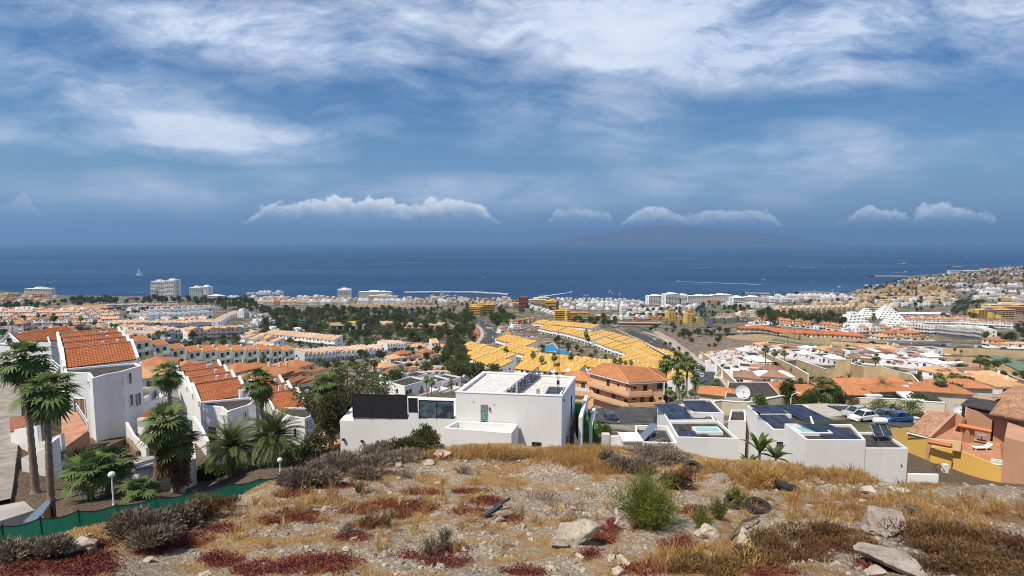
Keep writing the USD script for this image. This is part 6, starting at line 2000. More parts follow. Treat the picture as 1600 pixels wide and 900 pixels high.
def house_kind(name,w,d,floors,roof,wall,rmat,nx=2,ny=2,rh=1.6,fh=2.8,over=.35,balcony=False,chim=True,yard=False,base=4.0,gaxis="x",extra=None):
 t=proto(name)
 h=floors*fh
 m=MB().box(-w/2,w/2,-d/2,d/2,-base,h)
 if roof=="gable":
  g=MB()
  gable_walls(g,-w/2,w/2,-d/2,d/2,-base,h,rh,gaxis)
  m=g
 if roof=="mono":
  m=MB().add([(-w/2,-d/2,-base),(w/2,-d/2,-base),(w/2,d/2,-base),(-w/2,d/2,-base),(-w/2,-d/2,h),(w/2,-d/2,h),(w/2,d/2,h+rh),(-w/2,d/2,h+rh)],[(0,3,2,1),(4,5,6,7),(0,1,5,4),(1,2,6,5),(2,3,7,6),(3,0,4,7)])
 t.part("wall",m,wall)
 r=MB()
 if roof=="hip":
  hip(r,-w/2,w/2,-d/2,d/2,h+.15,rh,over)
  t.part("roof",r,rmat)
 elif roof=="gable":
  gable(r,-w/2,w/2,-d/2,d/2,h+.1,rh,over,.14,gaxis)
  t.part("roof",r,rmat)
 elif roof=="mono":
  y0,y1=-d/2-over,d/2
  zb,zt_=h+.04-over*rh/d,h+rh+.04
  r.add([(-w/2+.18,y0,zb),(w/2-.18,y0,zb),(w/2-.18,y1,zt_),(-w/2+.18,y1,zt_),(-w/2+.18,y0,zb+.16),(w/2-.18,y0,zb+.16),(w/2-.18,y1,zt_+.16),(-w/2+.18,y1,zt_+.16)],[(0,3,2,1),(4,5,6,7),(0,1,5,4),(1,2,6,5),(2,3,7,6),(3,0,4,7)])
  t.part("roof",r,rmat)
  p=MB()
  for x in(-w/2-.002,w/2-.178):
   p.add([(x,y0,zb-.3),(x+.18,y0,zb-.3),(x+.18,y1,zt_-.3),(x,y1,zt_-.3),(x,y0,zb+.36),(x+.18,y0,zb+.36),(x+.18,y1,zt_+.36),(x,y1,zt_+.36)],[(0,3,2,1),(4,5,6,7),(0,1,5,4),(1,2,6,5),(2,3,7,6),(3,0,4,7)])
  t.part("side_parapet",p,rmat if rmat is TILE_YEL else wall)
 else:
  ring(r,rect(-w/2-.01,w/2+.01,-d/2-.01,d/2+.01),.2,h-.02,h+.5)
  t.part("parapet",r,wall)
  t.part("roof",MB().box(-w/2+.2,w/2-.2,-d/2+.2,d/2-.2,h,h+.08),rmat)
 windows_on(t,w,d,floors,fh,nx,ny,faces="flr" if roof=="mono" else "fblr")
 t.part("door",MB().box(-w/2+.5,-w/2+1.5,-d/2-.06,-d/2+.02,0,2.1),WOOD)
 if balcony:
  for f in range(1,floors):
   b=MB()
   b.box(-w/2+.3,w/2-.3,-d/2-1.3,-d/2-.002,f*fh-.15,f*fh)
   b.box(-w/2+.3,w/2-.3,-d/2-1.3,-d/2-1.18,f*fh,f*fh+.95)
   t.part("balcony",b,wall)
 if chim:
  c=MB().box(w*.18,w*.18+.55,d*.05,d*.05+.55,h,h+rh+.75)
  t.part("chimney",c,wall)
 if yard:
  y=MB()
  for x0,x1,y0,y1 in((-w/2-2,w/2+1,-d/2-4.2,-d/2-4.0),(-w/2-2,-w/2-1.8,-d/2-4,d/2),(w/2+.8,w/2+1,-d/2-4,-d/2)):
   y.box(x0,x1,y0,y1,-base,1.1)
  t.part("yard_wall",y,wall)
  t.part("yard_paving",MB().box(-w/2-1.8,w/2+.8,-d/2-4,-d/2-.01,-base,.05),PAVING if floors>1 else TERRA)
 if extra:
  extra(t,w,d,h)
 return t
def wing(wall,rmat,roof="hip"):
 def f(t,w,d,h):
  m=MB().box(w*.1,w*.75,-d/2-2.4,-d/2-.003,-4,h*.62)
  t.part("wing_wall",m,wall)
  r=MB()
  if roof=="hip":
   hip(r,w*.1,w*.75,-d/2-2.4,-d/2-.6,h*.62+.12,.8,.25)
  else:
   ring(r,rect(w*.1,w*.75,-d/2-2.4,-d/2-.003),.15,h*.62,h*.62+.6)
  t.part("wing_roof",r,rmat)
  t.part("window",MB().box(w*.25,w*.55,-d/2-2.46,-d/2-2.38,.9,2.1),WINDOW)
 return f
def stairs_room(wall):
 def f(t,w,d,h):
  t.part("roof_room",MB().box(-w*.3,w*.1,-d*.1,d*.35,h+.05,h+2.5),wall)
  t.part("pergola",MB().box(w*.12,w*.45,-d*.05,d*.3,h+2.2,h+2.35).box(w*.42,w*.45,-d*.05,-d*.02,h,h+2.2).box(w*.42,w*.45,d*.27,d*.3,h,h+2.2),WHITEPAINT)
 return f
WHITE_SHADED2=plaster("white_render_b",(0.74,0.70,0.64),vary=.1,streak=.15,rand=.15)
BEIGE=plaster("beige_render",(0.70,0.565,0.37),rand=.12)
K={"gab":house_kind("white_gabled_house",7.5,8.5,2,"gable",WHITE_SUNLIT,TILE_PALE,2,2,1.5,yard=True),"gab2":house_kind("white_gabled_house",8.5,7.5,2,"gable",WHITE_SUNLIT,TILE,3,2,1.6,gaxis="y",balcony=True,yard=True),"hipo":house_kind("orange_hipped_house",10,9,1,"hip",WHITE_SUNLIT,TILE_PALE,3,2,1.7,yard=True),"hipw":house_kind("orange_hipped_house",9,8,2,"hip",CREAM,TILE,3,2,1.7,balcony=True,extra=wing(CREAM,TILE),yard=True),"brn":house_kind("brown_hipped_villa",8.5,7.5,1,"hip",WHITE_SUNLIT,TILE_BROWN,2,2,1.5,yard=True,chim=False,extra=wing(WHITE_SUNLIT,TILE_BROWN)),"brn2":house_kind("brown_hipped_villa",7.5,7.5,1,"hip",WHITE_SUNLIT,TILE_BROWN,2,2,1.9,fh=3.2,yard=True,chim=False),"wpyr":house_kind("white_pyramid_villa",6.5,6.5,1,"hip",WHITE_SUNLIT,WHITE_SUNLIT,2,2,1.5,fh=3.0,over=.2,yard=True,chim=False),"cube":house_kind("white_cube_house",10,9,2,"flat",WHITE_SUNLIT,ROOFGRAVEL,3,2,.2,balcony=True,chim=False,extra=stairs_room(WHITE_SUNLIT)),"cube2":house_kind("white_cube_house",8,8,3,"flat",WHITE_SHADED2,ROOFGRAVEL,3,2,.2,balcony=True,chim=False),"cube1":house_kind("white_cube_house",9,7,1,"flat",WHITE_SUNLIT,BITUMEN,2,1,.2,chim=False,yard=True,fh=3.1),"mono":house_kind("white_terraced_house",5.5,8.5,2,"mono",WHITE_SUNLIT,TILE_PALE,2,1,1.7,balcony=True,chim=True),"monoy":house_kind("yellow_roofed_house",6.4,11.0,2,"mono",WHITE_SUNLIT,TILE_YEL,2,2,3.0,balcony=True,chim=True,over=.7),"slab":house_kind("white_slab_house",5.5,10,2,"mono",WHITE_SUNLIT,plaster("white_roof_slab",(.72,.70,.66),rand=.08),2,1,3.4,chim=False),"town":house_kind("cream_town_house",9,10,3,"gable",CREAM,TILE_PALE,3,2,1.5,balcony=True,gaxis="y"),"apt":house_kind("white_apartment_block",13,11,4,"flat",WHITE_SUNLIT,ROOFGRAVEL,4,3,.2,balcony=True,chim=False,extra=stairs_room(WHITE_SUNLIT)),"aptg":house_kind("white_apartment_block",12,11,4,"gable",WHITE_SHADED2,TILE_PALE,4,3,1.4,balcony=True),"bei":house_kind("beige_apartment_block",13,11,4,"flat",BEIGE,TILE_PALE,4,3,.2,balcony=True,chim=False,extra=stairs_room(BEIGE)),"bei2":house_kind("beige_house",10,9,2,"hip",BEIGE,TILE_PALE,3,2,1.5,balcony=True,yard=True),"och":house_kind("ochre_apartment_block",13,11,4,"hip",OCHRE,TILE,4,3,1.6,balcony=True,chim=False),"pink":house_kind("pink_house",10,9,2,"hip",PINK,TILE,3,2,1.5,balcony=True,yard=True),"paley":house_kind("pale_yellow_house",9,9,2,"gable",PALEYEL,TILE_PALE,3,2,1.4,balcony=True,yard=True),"red":house_kind("red_hipped_bungalow",11,10,1,"hip",CREAM,TILE_RED,4,2,2.0,fh=3.0,over=.8,chim=False),"grey":house_kind("white_terraced_house",6,8,2,"gable",WHITE_SHADED2,speck("grey_roof",(.30,.28,.26),(.48,.45,.42),scale=.5,rand=.2),2,1,1.2),}
DESC={"gab":"gabled white house","gab2":"gabled house","hipo":"orange-hipped house","hipw":"cream house","brn":"brown-roofed villa","brn2":"brown-hipped villa","wpyr":"white-roofed villa","cube":"cube house","cube2":"tall cube house","cube1":"low cube house","mono":"terraced house","monoy":"yellow-roofed house","slab":"sloping-slab house","town":"town house","apt":"flat-roofed block","aptg":"tiled apartment block","bei":"beige block","bei2":"beige house","och":"ochre block","pink":"pink house","paley":"pale yellow house","red":"red-roofed bungalow","grey":"grey-roofed house"}
OCC=[]
def free(x,y,r):
 return all((x-a)**2+(y-b)**2>(r+c)**2 for a,b,c in OCC[-6000:])
def row(desc,kinds,pts,n,face=0.0,jit=.12,sc=None,jz=0.0,rise=0.0):
 """n houses along the ground line through pixels pts; the fronts face the viewer side of the line"""
 P=np.array([gv(u,v)[:2]for u,v in pts])
 seg=np.r_[0,np.cumsum(np.linalg.norm(np.diff(P,axis=0),axis=1))]
 order=range(n)
 if sc is None:
  sc=1.0 if P[:,1].mean()<420 else 1.12
 for k in order:
  s=seg[-1]*(k+.5+rnd.uniform(-jit,jit))/n
  q=np.array([np.interp(s,seg,P[:,0]),np.interp(s,seg,P[:,1])])
  i=min(np.searchsorted(seg,s,"right")-1,len(P)-2)
  d=P[i+1]-P[i]
  a=math.atan2(d[1],d[0])+face+rnd.uniform(-jit,jit)*1.2
  kd=kinds[rnd.randrange(len(kinds))]if isinstance(kinds,(list,tuple))else kinds
  z=float(ground(np.array([q[0]]),np.array([q[1]]))[0])
  s_=sc*rnd.uniform(1-jit*.5,1+jit*.5)
  place(K[kd],K[kd].path.rsplit("/",1)[1].rstrip("_0123456789"),f"{DESC[kd]}, {ORD[k]} from the left {desc}","house" if "block" not in DESC[kd]else "apartment block",(q[0],q[1],z+rise),a,(s_,s_,s_*rnd.uniform(.95,1.05)),desc)
  OCC.append((q[0],q[1],4.0*sc))
row("the hillside row on the left headland",["pink","hipo","hipw","bei2"],[(-20,463),(92,465)],9)
row("the upper row on the left headland",["hipo","pink","bei2"],[(-30,470),(80,471)],8)
row("the row under the brown hill at far left",["gab","gab2","cube"],[(-15,488),(165,489)],23)
row("the second white row at far left",["gab","gab2","gab"],[(-15,494),(190,493)],22)
row("the third white row at far left",["gab","gab2","grey","gab"],[(-10,501),(180,499)],19)
row("the fourth white row at far left",["hipo","gab2","gab"],[(-15,509),(185,506)],16)
row("the low orange row behind the first terrace",["hipo","cube1","hipo","hipw"],[(-10,519),(205,512)],11)
row("the front pale row behind the first terrace",["cube1","hipo","gab"],[(70,529),(200,520)],6)
row("the grey row left of the twin hotels' feet",["grey"],[(165,481),(278,480)],17)
row("the second grey row below the twin hotels",["grey","gab"],[(200,486),(330,482)],15)
row("the shore row left of the hotel towers",["pink","gab2"],[(165,467.5),(243,467)],15,sc=1.0)
row("the upper slanting white rows","slab",[(222,495),(340,485)],17,face=.5,jit=.03)
row("the lower slanting white rows","slab",[(205,501),(330,494)],15,face=.5,jit=.03)
row("the long orange-roofed terrace at centre-left","mono",[(176,515),(332,510)],22,jit=.02)
row("the wing of that terrace climbing away","mono",[(334,512),(372,490)],13,jit=.02,face=-.2)
row("the pale orange row above the parked cars",["hipo","mono","mono"],[(190,524),(372,522)],17,jit=.04)
row("the white arches row beside the parked cars",["town","mono"],[(292,532),(372,529)],10,jit=.04)
row("the white row behind the roadside palms",["mono","cube1"],[(182,537),(252,531)],7)
row("the flat roofed group left of the park",["cube","cube1","apt"],[(376,497),(420,492)],5)
row("the second flat group left of the park",["cube1","cube"],[(375,512),(425,508)],5)
row("the long pale terrace below the park","mono",[(420,531),(528,542)],19,jit=.03)
row("the group right of the car park",["hipo","cube1","gab"],[(375,528),(428,541)],6)
row("the orange group over the green-trimmed terrace",["hipo","mono"],[(384,537),(440,545)],5)
row("the saw-toothed terrace in the middle","mono",[(463,567),(520,562),(592,556)],20,jit=.02,face=.35)
row("the striped terrace right of the saw-toothed one","mono",[(598,548),(628,547)],7,jit=.02,face=.5)
row("the pale group beyond the park",["cube1","hipo","mono"],[(640,546),(708,547)],8)
row("the villas beside the feathery trees",["cube1","hipo","cube1"],[(590,580),(640,578),(690,574)],6)
row("the villas behind the black screens",["cube1","hipo","cube1"],[(598,600),(650,597),(702,592)],6,sc=.8)
row("the lower villas behind the black screens",["cube1"],[(625,615),(705,607)],4,sc=.85)
row("the roofs left of the trees by the yellow roofs",["hipo","brn","cube1","hipw"],[(612,566),(690,562)],7)
row("the roofs below the saw-toothed terrace",["hipo","brn","cube1"],[(610,590),(686,586)],6)
row("the houses right of the third terrace",["hipw","hipo","hipw"],[(365,607),(420,602),(470,597)],5)
row("the lower orange roofs by the middle terrace",["hipw","hipo"],[(395,622),(450,615)],4)
row("the orange roofs behind the middle terrace",["hipo","hipw"],[(215,604),(300,602)],5)
row("the white shore row left of the white hotel",["apt","cube2","aptg"],[(330,467.5),(525,467.5)],22)
row("the hilltop white cluster left of the white hotel",["cube2","apt"],[(385,464),(445,463)],9,rise=4)
row("the tall front row facing the park",["aptg","apt","aptg","och"],[(395,476),(545,477)],17)
row("the second front row facing the park",["aptg","cube2","town"],[(405,472),(560,471)],17)
row("the cream row right of the white hotel","town",[(540,483),(690,485)],22,jit=.05)
row("the cream row behind it towards the harbour",["town","apt"],[(560,476),(700,477)],17)
row("the harbour front row",["cube2","pink","town","aptg"],[(628,470),(800,470)],20)
row("the second harbour row",["pink","cube2","aptg","bei2"],[(690,475),(800,476)],13)
row("the row right of the orange hotel",["cube","hipw","aptg"],[(780,482),(830,480)],6)
row("the stepped white row down to the yellow block","cube",[(822,478),(840,486),(880,496)],12,jit=.05)
row("the dense white shore row right of the harbour",["cube2","cube","gab2"],[(862,470),(1000,472)],20)
row("the second dense white shore row",["cube","cube2","gab2","cube"],[(870,474.5),(1005,476)],18)
row("the third dense white row",["cube","cube2"],[(905,479),(1000,481)],12)
row("the white blocks below the big hotel",["cube2","apt","cube"],[(970,487),(1090,485)],14)
row("the lower white blocks below the big hotel",["cube","cube2"],[(968,493),(1085,492)],12)
row("the houses above the yellow roofs",["gab2","hipw","pink"],[(795,508),(835,503)],5)
row("the white stepped houses above the left yellow roofs",["cube","gab2","brn"],[(780,520),(835,515)],6)
row("the villas between the road bend and yellow roofs",["gab2","brn","cube1"],[(778,532),(830,526)],5)
row("the highest yellow row by the wall","monoy",[(838,511),(880,515),(930,521)],18,jit=.02)
row("the long yellow row under the road wall","monoy",[(934,528),(985,545),(1040,569),(1062,592)],34-4,jit=.02)
row("the second yellow row above the pool","monoy",[(848,520),(890,528),(935,541)],15,jit=.02)
row("the second long yellow row","monoy",[(938,543),(985,560),(1038,588)],21,jit=.02)
row("the third long yellow row","monoy",[(975,571),(1030,602),(1056,622)],13,jit=.02)
row("the yellow row left of the road bend","monoy",[(727,553),(760,560),(795,574)],12,jit=.02)
row("the second yellow row left of the road bend","monoy",[(735,566),(790,588)],8,jit=.02)
row("the yellow row left of the pool","monoy",[(785,540),(830,552)],8,jit=.02)
row("the second yellow row left of the pool","monoy",[(790,553),(835,566)],7,jit=.02)
row("the yellow row below the pool","monoy",[(822,572),(880,578),(960,588)],18,jit=.02)
row("the lowest yellow row above the villa's roof","monoy",[(815,588),(905,595)],10,jit=.02)
row("the shore row right of the big hotel",["cube2","apt","pink"],[(1180,468),(1320,467)],17)
row("the white row behind the beige blocks",["apt","cube2","aptg"],[(1182,474),(1335,472)],17)
row("the white row left of the beige blocks",["apt","cube2"],[(1128,480),(1210,482)],9)
row("the row of beige blocks behind the pines","bei",[(1212,495),(1330,490)],14,jit=.05)
row("the rear beige blocks",["bei","bei2"],[(1240,484),(1345,480)],11)
row("the beige slope row, uppermost",["bei2","paley","cube2"],[(1330,464),(1480,461)],17)
row("the beige slope row, second",["bei2","paley","bei"],[(1325,469),(1490,466)],19)
row("the beige slope row, third",["bei2","paley","cube","bei"],[(1330,474),(1495,471)],19)
row("the white slope row above the dark car deck",["cube","cube2","aptg"],[(1390,480),(1495,478)],13)
row("the yellow clusters on the headland",["paley","bei2","och"],[(1338,456),(1470,452)],17)
row("the second clusters on the headland",["bei2","gab","cube2","hipw"],[(1350,449),(1500,446)],18)
row("the upper headland row",["bei","pink","cube2"],[(1400,442),(1600,437)],22)
row("the orange blocks on the headland",["och","pink","och"],[(1480,436),(1600,440)],13)
row("the white row on the headland's back",["cube2","apt","bei2"],[(1470,448),(1610,450)],16)
row("the white row below the headland",["cube2","cube","apt"],[(1500,455),(1620,459)],14)
row("the far headland row by the sea",["cube2","hipw","bei"],[(1490,427),(1620,424)],18)
row("the farthest headland row",["bei2","cube2","pink"],[(1530,422),(1620,419)],14)
row("the mid headland row with gardens",["bei2","cube","hipw"],[(1430,437),(1500,434)],11)
row("the pale orange gables behind the white flats","gab2",[(1405,506),(1500,508),(1600,514)],24,jit=.05)
row("the second pale orange gables behind the white flats",["hipo","gab2"],[(1420,501),(1525,503)],15,jit=.05)
row("the white flats right of the white pyramids","cube2",[(1412,519),(1470,524),(1545,533)],18,jit=.04)
row("the orange roofs below the white pyramids",["hipw","hipo"],[(1370,530),(1440,531)],6)
row("the orange roofs right of the white flats",["hipo","hipw"],[(1545,543),(1620,545)],5)
row("the red bungalow row along the bare bank","red",[(1160,518),(1225,524),(1345,530)],13,jit=.03)
row("the villas behind the tan wall, row one",["cube1","wpyr","brn2"],[(1108,558),(1165,553)],6)
row("the villas behind the tan wall, row two",["wpyr","brn","cube1"],[(1118,568),(1180,563)],6)
row("the villas behind the tan wall, row three",["cube1","wpyr","brn"],[(1128,579),(1195,574)],6)
row("the villas behind the tan wall, row four",["wpyr","brn","cube1"],[(1142,590),(1212,586)],5)
row("the villas behind the tan wall, lowest row",["brn","wpyr","hipo"],[(1160,601),(1228,598)],5)
row("the villas along the green walk, upper row",["brn","wpyr","hipo"],[(1190,546),(1250,550),(1318,556)],10)
row("the villas along the green walk, lower row",["wpyr","brn","cube1"],[(1200,554),(1262,562),(1312,571)],8)
row("the right white terrace, upper row",["brn","cube1","wpyr"],[(1322,556),(1400,558),(1462,566)],10)
row("the right white terrace, lower row",["cube1","brn","wpyr"],[(1335,566),(1400,570),(1470,578)],9)
row("the lower brown roofs right of the white terrace",["brn","brn2","hipo"],[(1455,590),(1510,594),(1555,603)],6)
row("the roofs below the green strip",["brn","hipo"],[(1485,602),(1570,614)],4)
row("the upper white row below the twin hotels",["cube","gab","apt"],[(345,472),(400,470)],8)
row("the white villas above the pale long terrace",["cube1","cube","hipo"],[(395,520),(470,528)],8)
row("the pale houses left of the parked cars",["hipo","gab","mono"],[(195,531),(250,527)],7)
row("the white roofs before the slanting rows",["cube1","mono","hipo"],[(180,507),(260,505),(330,503)],15)
row("the first shore row right of the brick tower",["cube","apt"],[(868,483),(965,486)],9)
row("the white row behind the salmon arcade",["cube","hipw"],[(958,501),(1035,500)],9)
row("the white houses below the car park",["cube","cube2","hipw"],[(1120,497),(1200,495)],9)
row("the orange roofs behind the bungalow row",["hipw","cube1"],[(1170,509),(1330,519)],11)
row("the pale houses under the white pyramids",["cube1","hipw","cube"],[(1320,522),(1420,523)],9)
row("the houses behind the violet roofs",["cube2","bei","apt"],[(1520,470),(1620,473)],10)
row("the beige slope row, fourth",["bei","bei2","cube2"],[(1340,484),(1400,484)],7)
row("the third headland clusters",["bei2","paley","pink","cube2"],[(1360,459),(1500,457)],17)
row("the headland row beside the orange blocks",["bei2","hipw","cube2"],[(1440,444),(1600,446)],20)
row("the headland row below the long ridge block",["bei2","gab","cube2"],[(1470,431),(1620,430)],18)
row("the row between headland and dark far road",["cube2","bei2","cube"],[(1400,470),(1480,468)],10)
row("the second white row under the headland",["cube2","apt","bei2"],[(1530,463),(1630,466)],12)
row("the villas along the tan road wall",["cube1","brn","hipo"],[(1350,549),(1460,553)],8)
row("the orange villas right of the white terrace",["brn","wpyr","hipo"],[(1470,580),(1530,585)],5)
row("the town rows behind the cream row",["aptg","town","cube2"],[(640,474),(760,472)],15)
row("the low white houses left of the main road",["cube1","brn"],[(1000,640),(1035,642)],2)
# --- larger buildings, roads, walls, shore
def slab_hotel(name,label,u,v,w,d,floors,rz,wall=WHITE_SUNLIT,fh=3.1,bays=8,step=0,y=None,pent=True,base=8.0,cat="hotel",band=None,roof=None,lift=0.0,sides=True):
 """hotel or apartment slab: each floor a dark band of glass behind a balcony, fins between the bays; (u, v) is its front foot"""
 p=gv(u,v)if y is None else gp(u,y)
 t=thing(name,label,cat,p+[0,0,lift],math.radians(rz))
 h=floors*fh
 t.part("wall",MB().box(-w/2,w/2,1.3,d,-base,h),wall)
 for f in range(floors):
  x0,x1=-w/2+step*f*.5,w/2-step*f
  z=f*fh
  t.part("window_band",MB().box(x0+.4,x1-.4,1.2,1.32,z+.25,z+fh-.35),band or WINDOW)
  t.part("balcony",MB().box(x0,x1,-.2,1.25,z-.18,z+.02).box(x0,x1,-.2,-.05,z+.02,z+1.0),wall)
 fins=MB()
 for k in range(bays+1):
  x=-w/2+w*k/bays
  fins.box(x-.15,x+.15,-.1,1.35,-base,h-(step*1.2 if step and k==bays else 0))
 t.part("fin",fins,wall)
 t.part("cornice",MB().box(-w/2-.2,w/2+.2,-.3,d+.2,h,h+.7),wall)
 if sides:
  for sx,x in((-1,-w/2),(1,w/2)):
   for f in range(floors):
    t.part("window",MB().box(x-.06,x+.06,d*.35,d*.65,f*fh+.8,f*fh+2.0),WINDOW)
 if roof:
  m=MB()
  hip(m,-w/2,w/2,0,d,h+.75,2.2,.5)
  t.part("roof",m,roof)
 elif pent:
  t.part("roof_room",MB().box(-w*.18,w*.12,d*.3,d*.8,h+.7,h+4.2),wall)
  t.part("plant_room",MB().box(w*.2,w*.32,d*.3,d*.7,h+.7,h+3.0),wall)
 OCC.append((p[0],p[1],max(w,d)*.5))
 return t
GREENGLASS=glass_dark("sea_green_glass",(.16,.24,.21),.2)
slab_hotel("hotel_tower","taller of two white hotel towers on the shore, with a green-glass notch",256,466,34,22,15,12,y=1330,bays=6,band=GREENGLASS,fh=3.4,base=20)
slab_hotel("hotel_tower","right half of the taller tower block, standing slightly forward",273,466,26,24,16,-8,y=1320,bays=5,fh=3.4,base=20)
slab_hotel("hotel_tower","lower white shoulder block at the taller tower's left",248,466,12,16,10,12,y=1325,bays=2,fh=3.3,pent=False,base=20)
slab_hotel("hotel_tower","shorter white hotel tower with green glass, right of the tall one",313,463,30,20,11,14,y=1400,bays=6,band=GREENGLASS,fh=3.2,base=20)
slab_hotel("hotel_tower","white stepped wing at the shorter tower's right",326,463,22,20,12,-10,y=1405,bays=4,fh=3.2,base=20)
slab_hotel("hotel","white block with plain walls right below the shorter tower",342,466,40,18,5,0,y=1330,bays=6)
slab_hotel("hotel","white stepped hotel tower at the centre shore",541,467,36,22,9,6,y=1480,bays=6,fh=3.3,base=20)
slab_hotel("hotel","long white hotel slab right of the centre shore tower",588,468,95,20,7,-3,y=1490,bays=18,fh=3.2,base=20)
slab_hotel("hotel","pinkish hotel slab in front of the long white one",600,472,80,18,5,-3,y=1380,bays=15,wall=CREAM)
slab_hotel("hotel","white hotel block on the left headland with stair tower",70,463,60,18,5,8,y=1330,bays=10,fh=3.2,base=12)
slab_hotel("hotel","orange hotel with staggered balconies near the harbour",757,487,46,20,6,25,y=980,bays=8,wall=OCHRE,step=1.6)
slab_hotel("hotel","orange hotel's left wing in front of the harbour",742,487,20,18,5,-20,y=960,bays=4,wall=OCHRE)
BRICK=speck("red_brick",(.20,.065,.035),(.30,.11,.06),scale=.6)
slab_hotel("tower_block","red-brown brick tower block at the middle of the shore",816,471,18,18,8,-20,y=1220,bays=4,wall=BRICK,fh=3.3,pent=False,base=15)
slab_hotel("hotel","cream flat hotel behind the brick tower block",838,469,50,22,5,4,y=1290,bays=9,wall=PALEYEL)
slab_hotel("hotel","second cream hotel floor above and right",846,466,40,20,6,4,y=1340,bays=7,wall=PALEYEL)
slab_hotel("apartment_block","ochre block with brown end wall right of the cream hotel",859,478,24,20,7,-12,y=1100,bays=4,wall=YELLOW,fh=3.2,cat="apartment block")
slab_hotel("apartment_block","brown end block leaning on the ochre block",867,478,10,18,7,-12,y=1098,bays=2,wall=BRICK,fh=3.1,cat="apartment block",pent=False)
slab_hotel("apartment_block","bright yellow block with round corner tower",878,494,26,14,5,2,y=870,bays=4,wall=YELLOW,cat="apartment block")
slab_hotel("apartment_block","yellow block with brown balconies right of the round tower",895,495,13,14,4,0,y=862,bays=3,wall=YELLOW,cat="apartment block",roof=TILE)
slab_hotel("apartment_block","pale yellow block with orange roof right of the round tower",911,494,20,14,4,-6,y=860,bays=3,wall=PALEYEL,cat="apartment block",roof=TILE)
slab_hotel("apartment_block","yellow arcaded house right of the pale yellow block",940,494,24,12,2,-4,y=880,bays=5,wall=OCHRE,cat="apartment block",roof=TILE_PALE)
p=gp(884,862)
t=thing("round_tower","round yellow corner tower with a rosette window","tower",p)
t.part("wall",MB().lathe([(3.4,-6),(3.4,16.5),(3.7,16.6),(3.7,17.2),(0,17.3)],sides=18),YELLOW,smooth=40)
t.part("rosette",MB().lathe([(0,-.1),(1.2,-.1),(1.2,.2),(0,.2)],sides=14).xf(M=trimesh.transformations.rotation_matrix(math.pi/2,[1,0,0]),loc=(0,-3.4,11)),WINDOW)
slab_hotel("hotel","big white hotel on the shore, left wing with balconies",1022,473,44,20,7,14,y=1380,bays=9,fh=3.3,base=15)
slab_hotel("hotel","big white hotel on the shore, tall middle wing",1047,473,40,22,9,14,y=1360,bays=9,fh=3.3,base=15)
slab_hotel("hotel","big white hotel on the shore, wing right of the middle",1062,472,26,22,8,-16,y=1370,bays=5,fh=3.3,base=15)
slab_hotel("hotel","white hotel slab behind, right of the big hotel",1090,471,70,18,6,-4,y=1440,bays=12,fh=3.3,base=15)
slab_hotel("hotel","white hotel slab further right with roof terraces",1122,471,60,18,6,-6,y=1450,bays=10,fh=3.2,base=15)
slab_hotel("hotel","white hotel with red roofed front, right of the slabs",1112,474,40,14,3,-2,y=1350,bays=7,wall=CREAM,roof=TILE_RED)
slab_hotel("hotel","tall plain white hotel block beside the car park",1150,482,30,20,7,10,y=1180,bays=5,fh=3.1,base=12)
slab_hotel("hotel","white hotel wing right of the tall plain block",1170,480,34,18,6,-4,y=1220,bays=6,fh=3.1,base=12)
for u,v,lb in((1047,502,"left"),(1076,505,"right")):
 p=gv(u,v)
 t=thing("ochre_tower",f"{lb} one of two ochre square towers with hipped orange roofs","tower",p,math.radians(14))
 t.part("wall",MB().box(-7,7,-6,6,-6,17),OCHRE)
 m=MB()
 hip(m,-5,5,-4.5,4.5,20.5,3.0,.6)
 t.part("upper_wall",MB().box(-5,5,-4.5,4.5,17,20.4),OCHRE)
 t.part("roof",m,TILE)
 t.part("wing_wall",MB().box(7,18,-4,6,-6,9),YELLOW)
 for f in range(5):
  for x in(-3.5,3.0):
   t.part("window",MB().box(x-.8,x+.8,-6.08,-5.9,1.2+3*f,2.9+3*f),WINDOW)
 OCC.append((p[0],p[1],14))
slab_hotel("arcade","long salmon arcaded building beside the cross road",1000,509,62,9,1,-4,bays=14,wall=PINK,fh=3.6,pent=False,cat="arcade",base=3)
slab_hotel("apartment_block","bright yellow-cream apartments with violet roofs, far right",1548,497,66,16,4,8,y=800,bays=12,wall=YELLOW,cat="apartment block",base=8)
slab_hotel("apartment_block","cream rear apartments above the yellow ones, far right",1572,480,92,18,4,5,y=960,bays=16,wall=PALEYEL,cat="apartment block",base=8)
slab_hotel("apartment_block","rust-fronted apartments between cream and yellow, far right",1568,487,70,14,4,6,y=880,bays=12,wall=PINK,cat="apartment block",base=8)
p=gp(1535,805)
t=thing("conical_roof","dark violet pointed roofs beside the yellow-cream apartments","pavilion",p,0)
t.part("roof",MB().lathe([(9,12),(0,17.5)],(-2,-2,0),14).lathe([(7,8),(0,12)],(10,-4,0),12),flat("violet_slate",(.085,.085,.15),.6))
t.part("wall",MB().lathe([(8,-4),(8,12)],(-2,-2,0),14).lathe([(6,-4),(6,8)],(10,-4,0),12),YELLOW)
slab_hotel("apartment_block","long low white block on the headland's ridge by the sea",1498,424,190,20,3,0,y=2750,bays=18,fh=3.6,cat="apartment block",base=10,pent=False)
slab_hotel("hotel","white low building with dark roof deck full of cars",1425,489,110,22,1,-2,y=840,bays=12,fh=3,roof=None,cat="car park",pent=False)
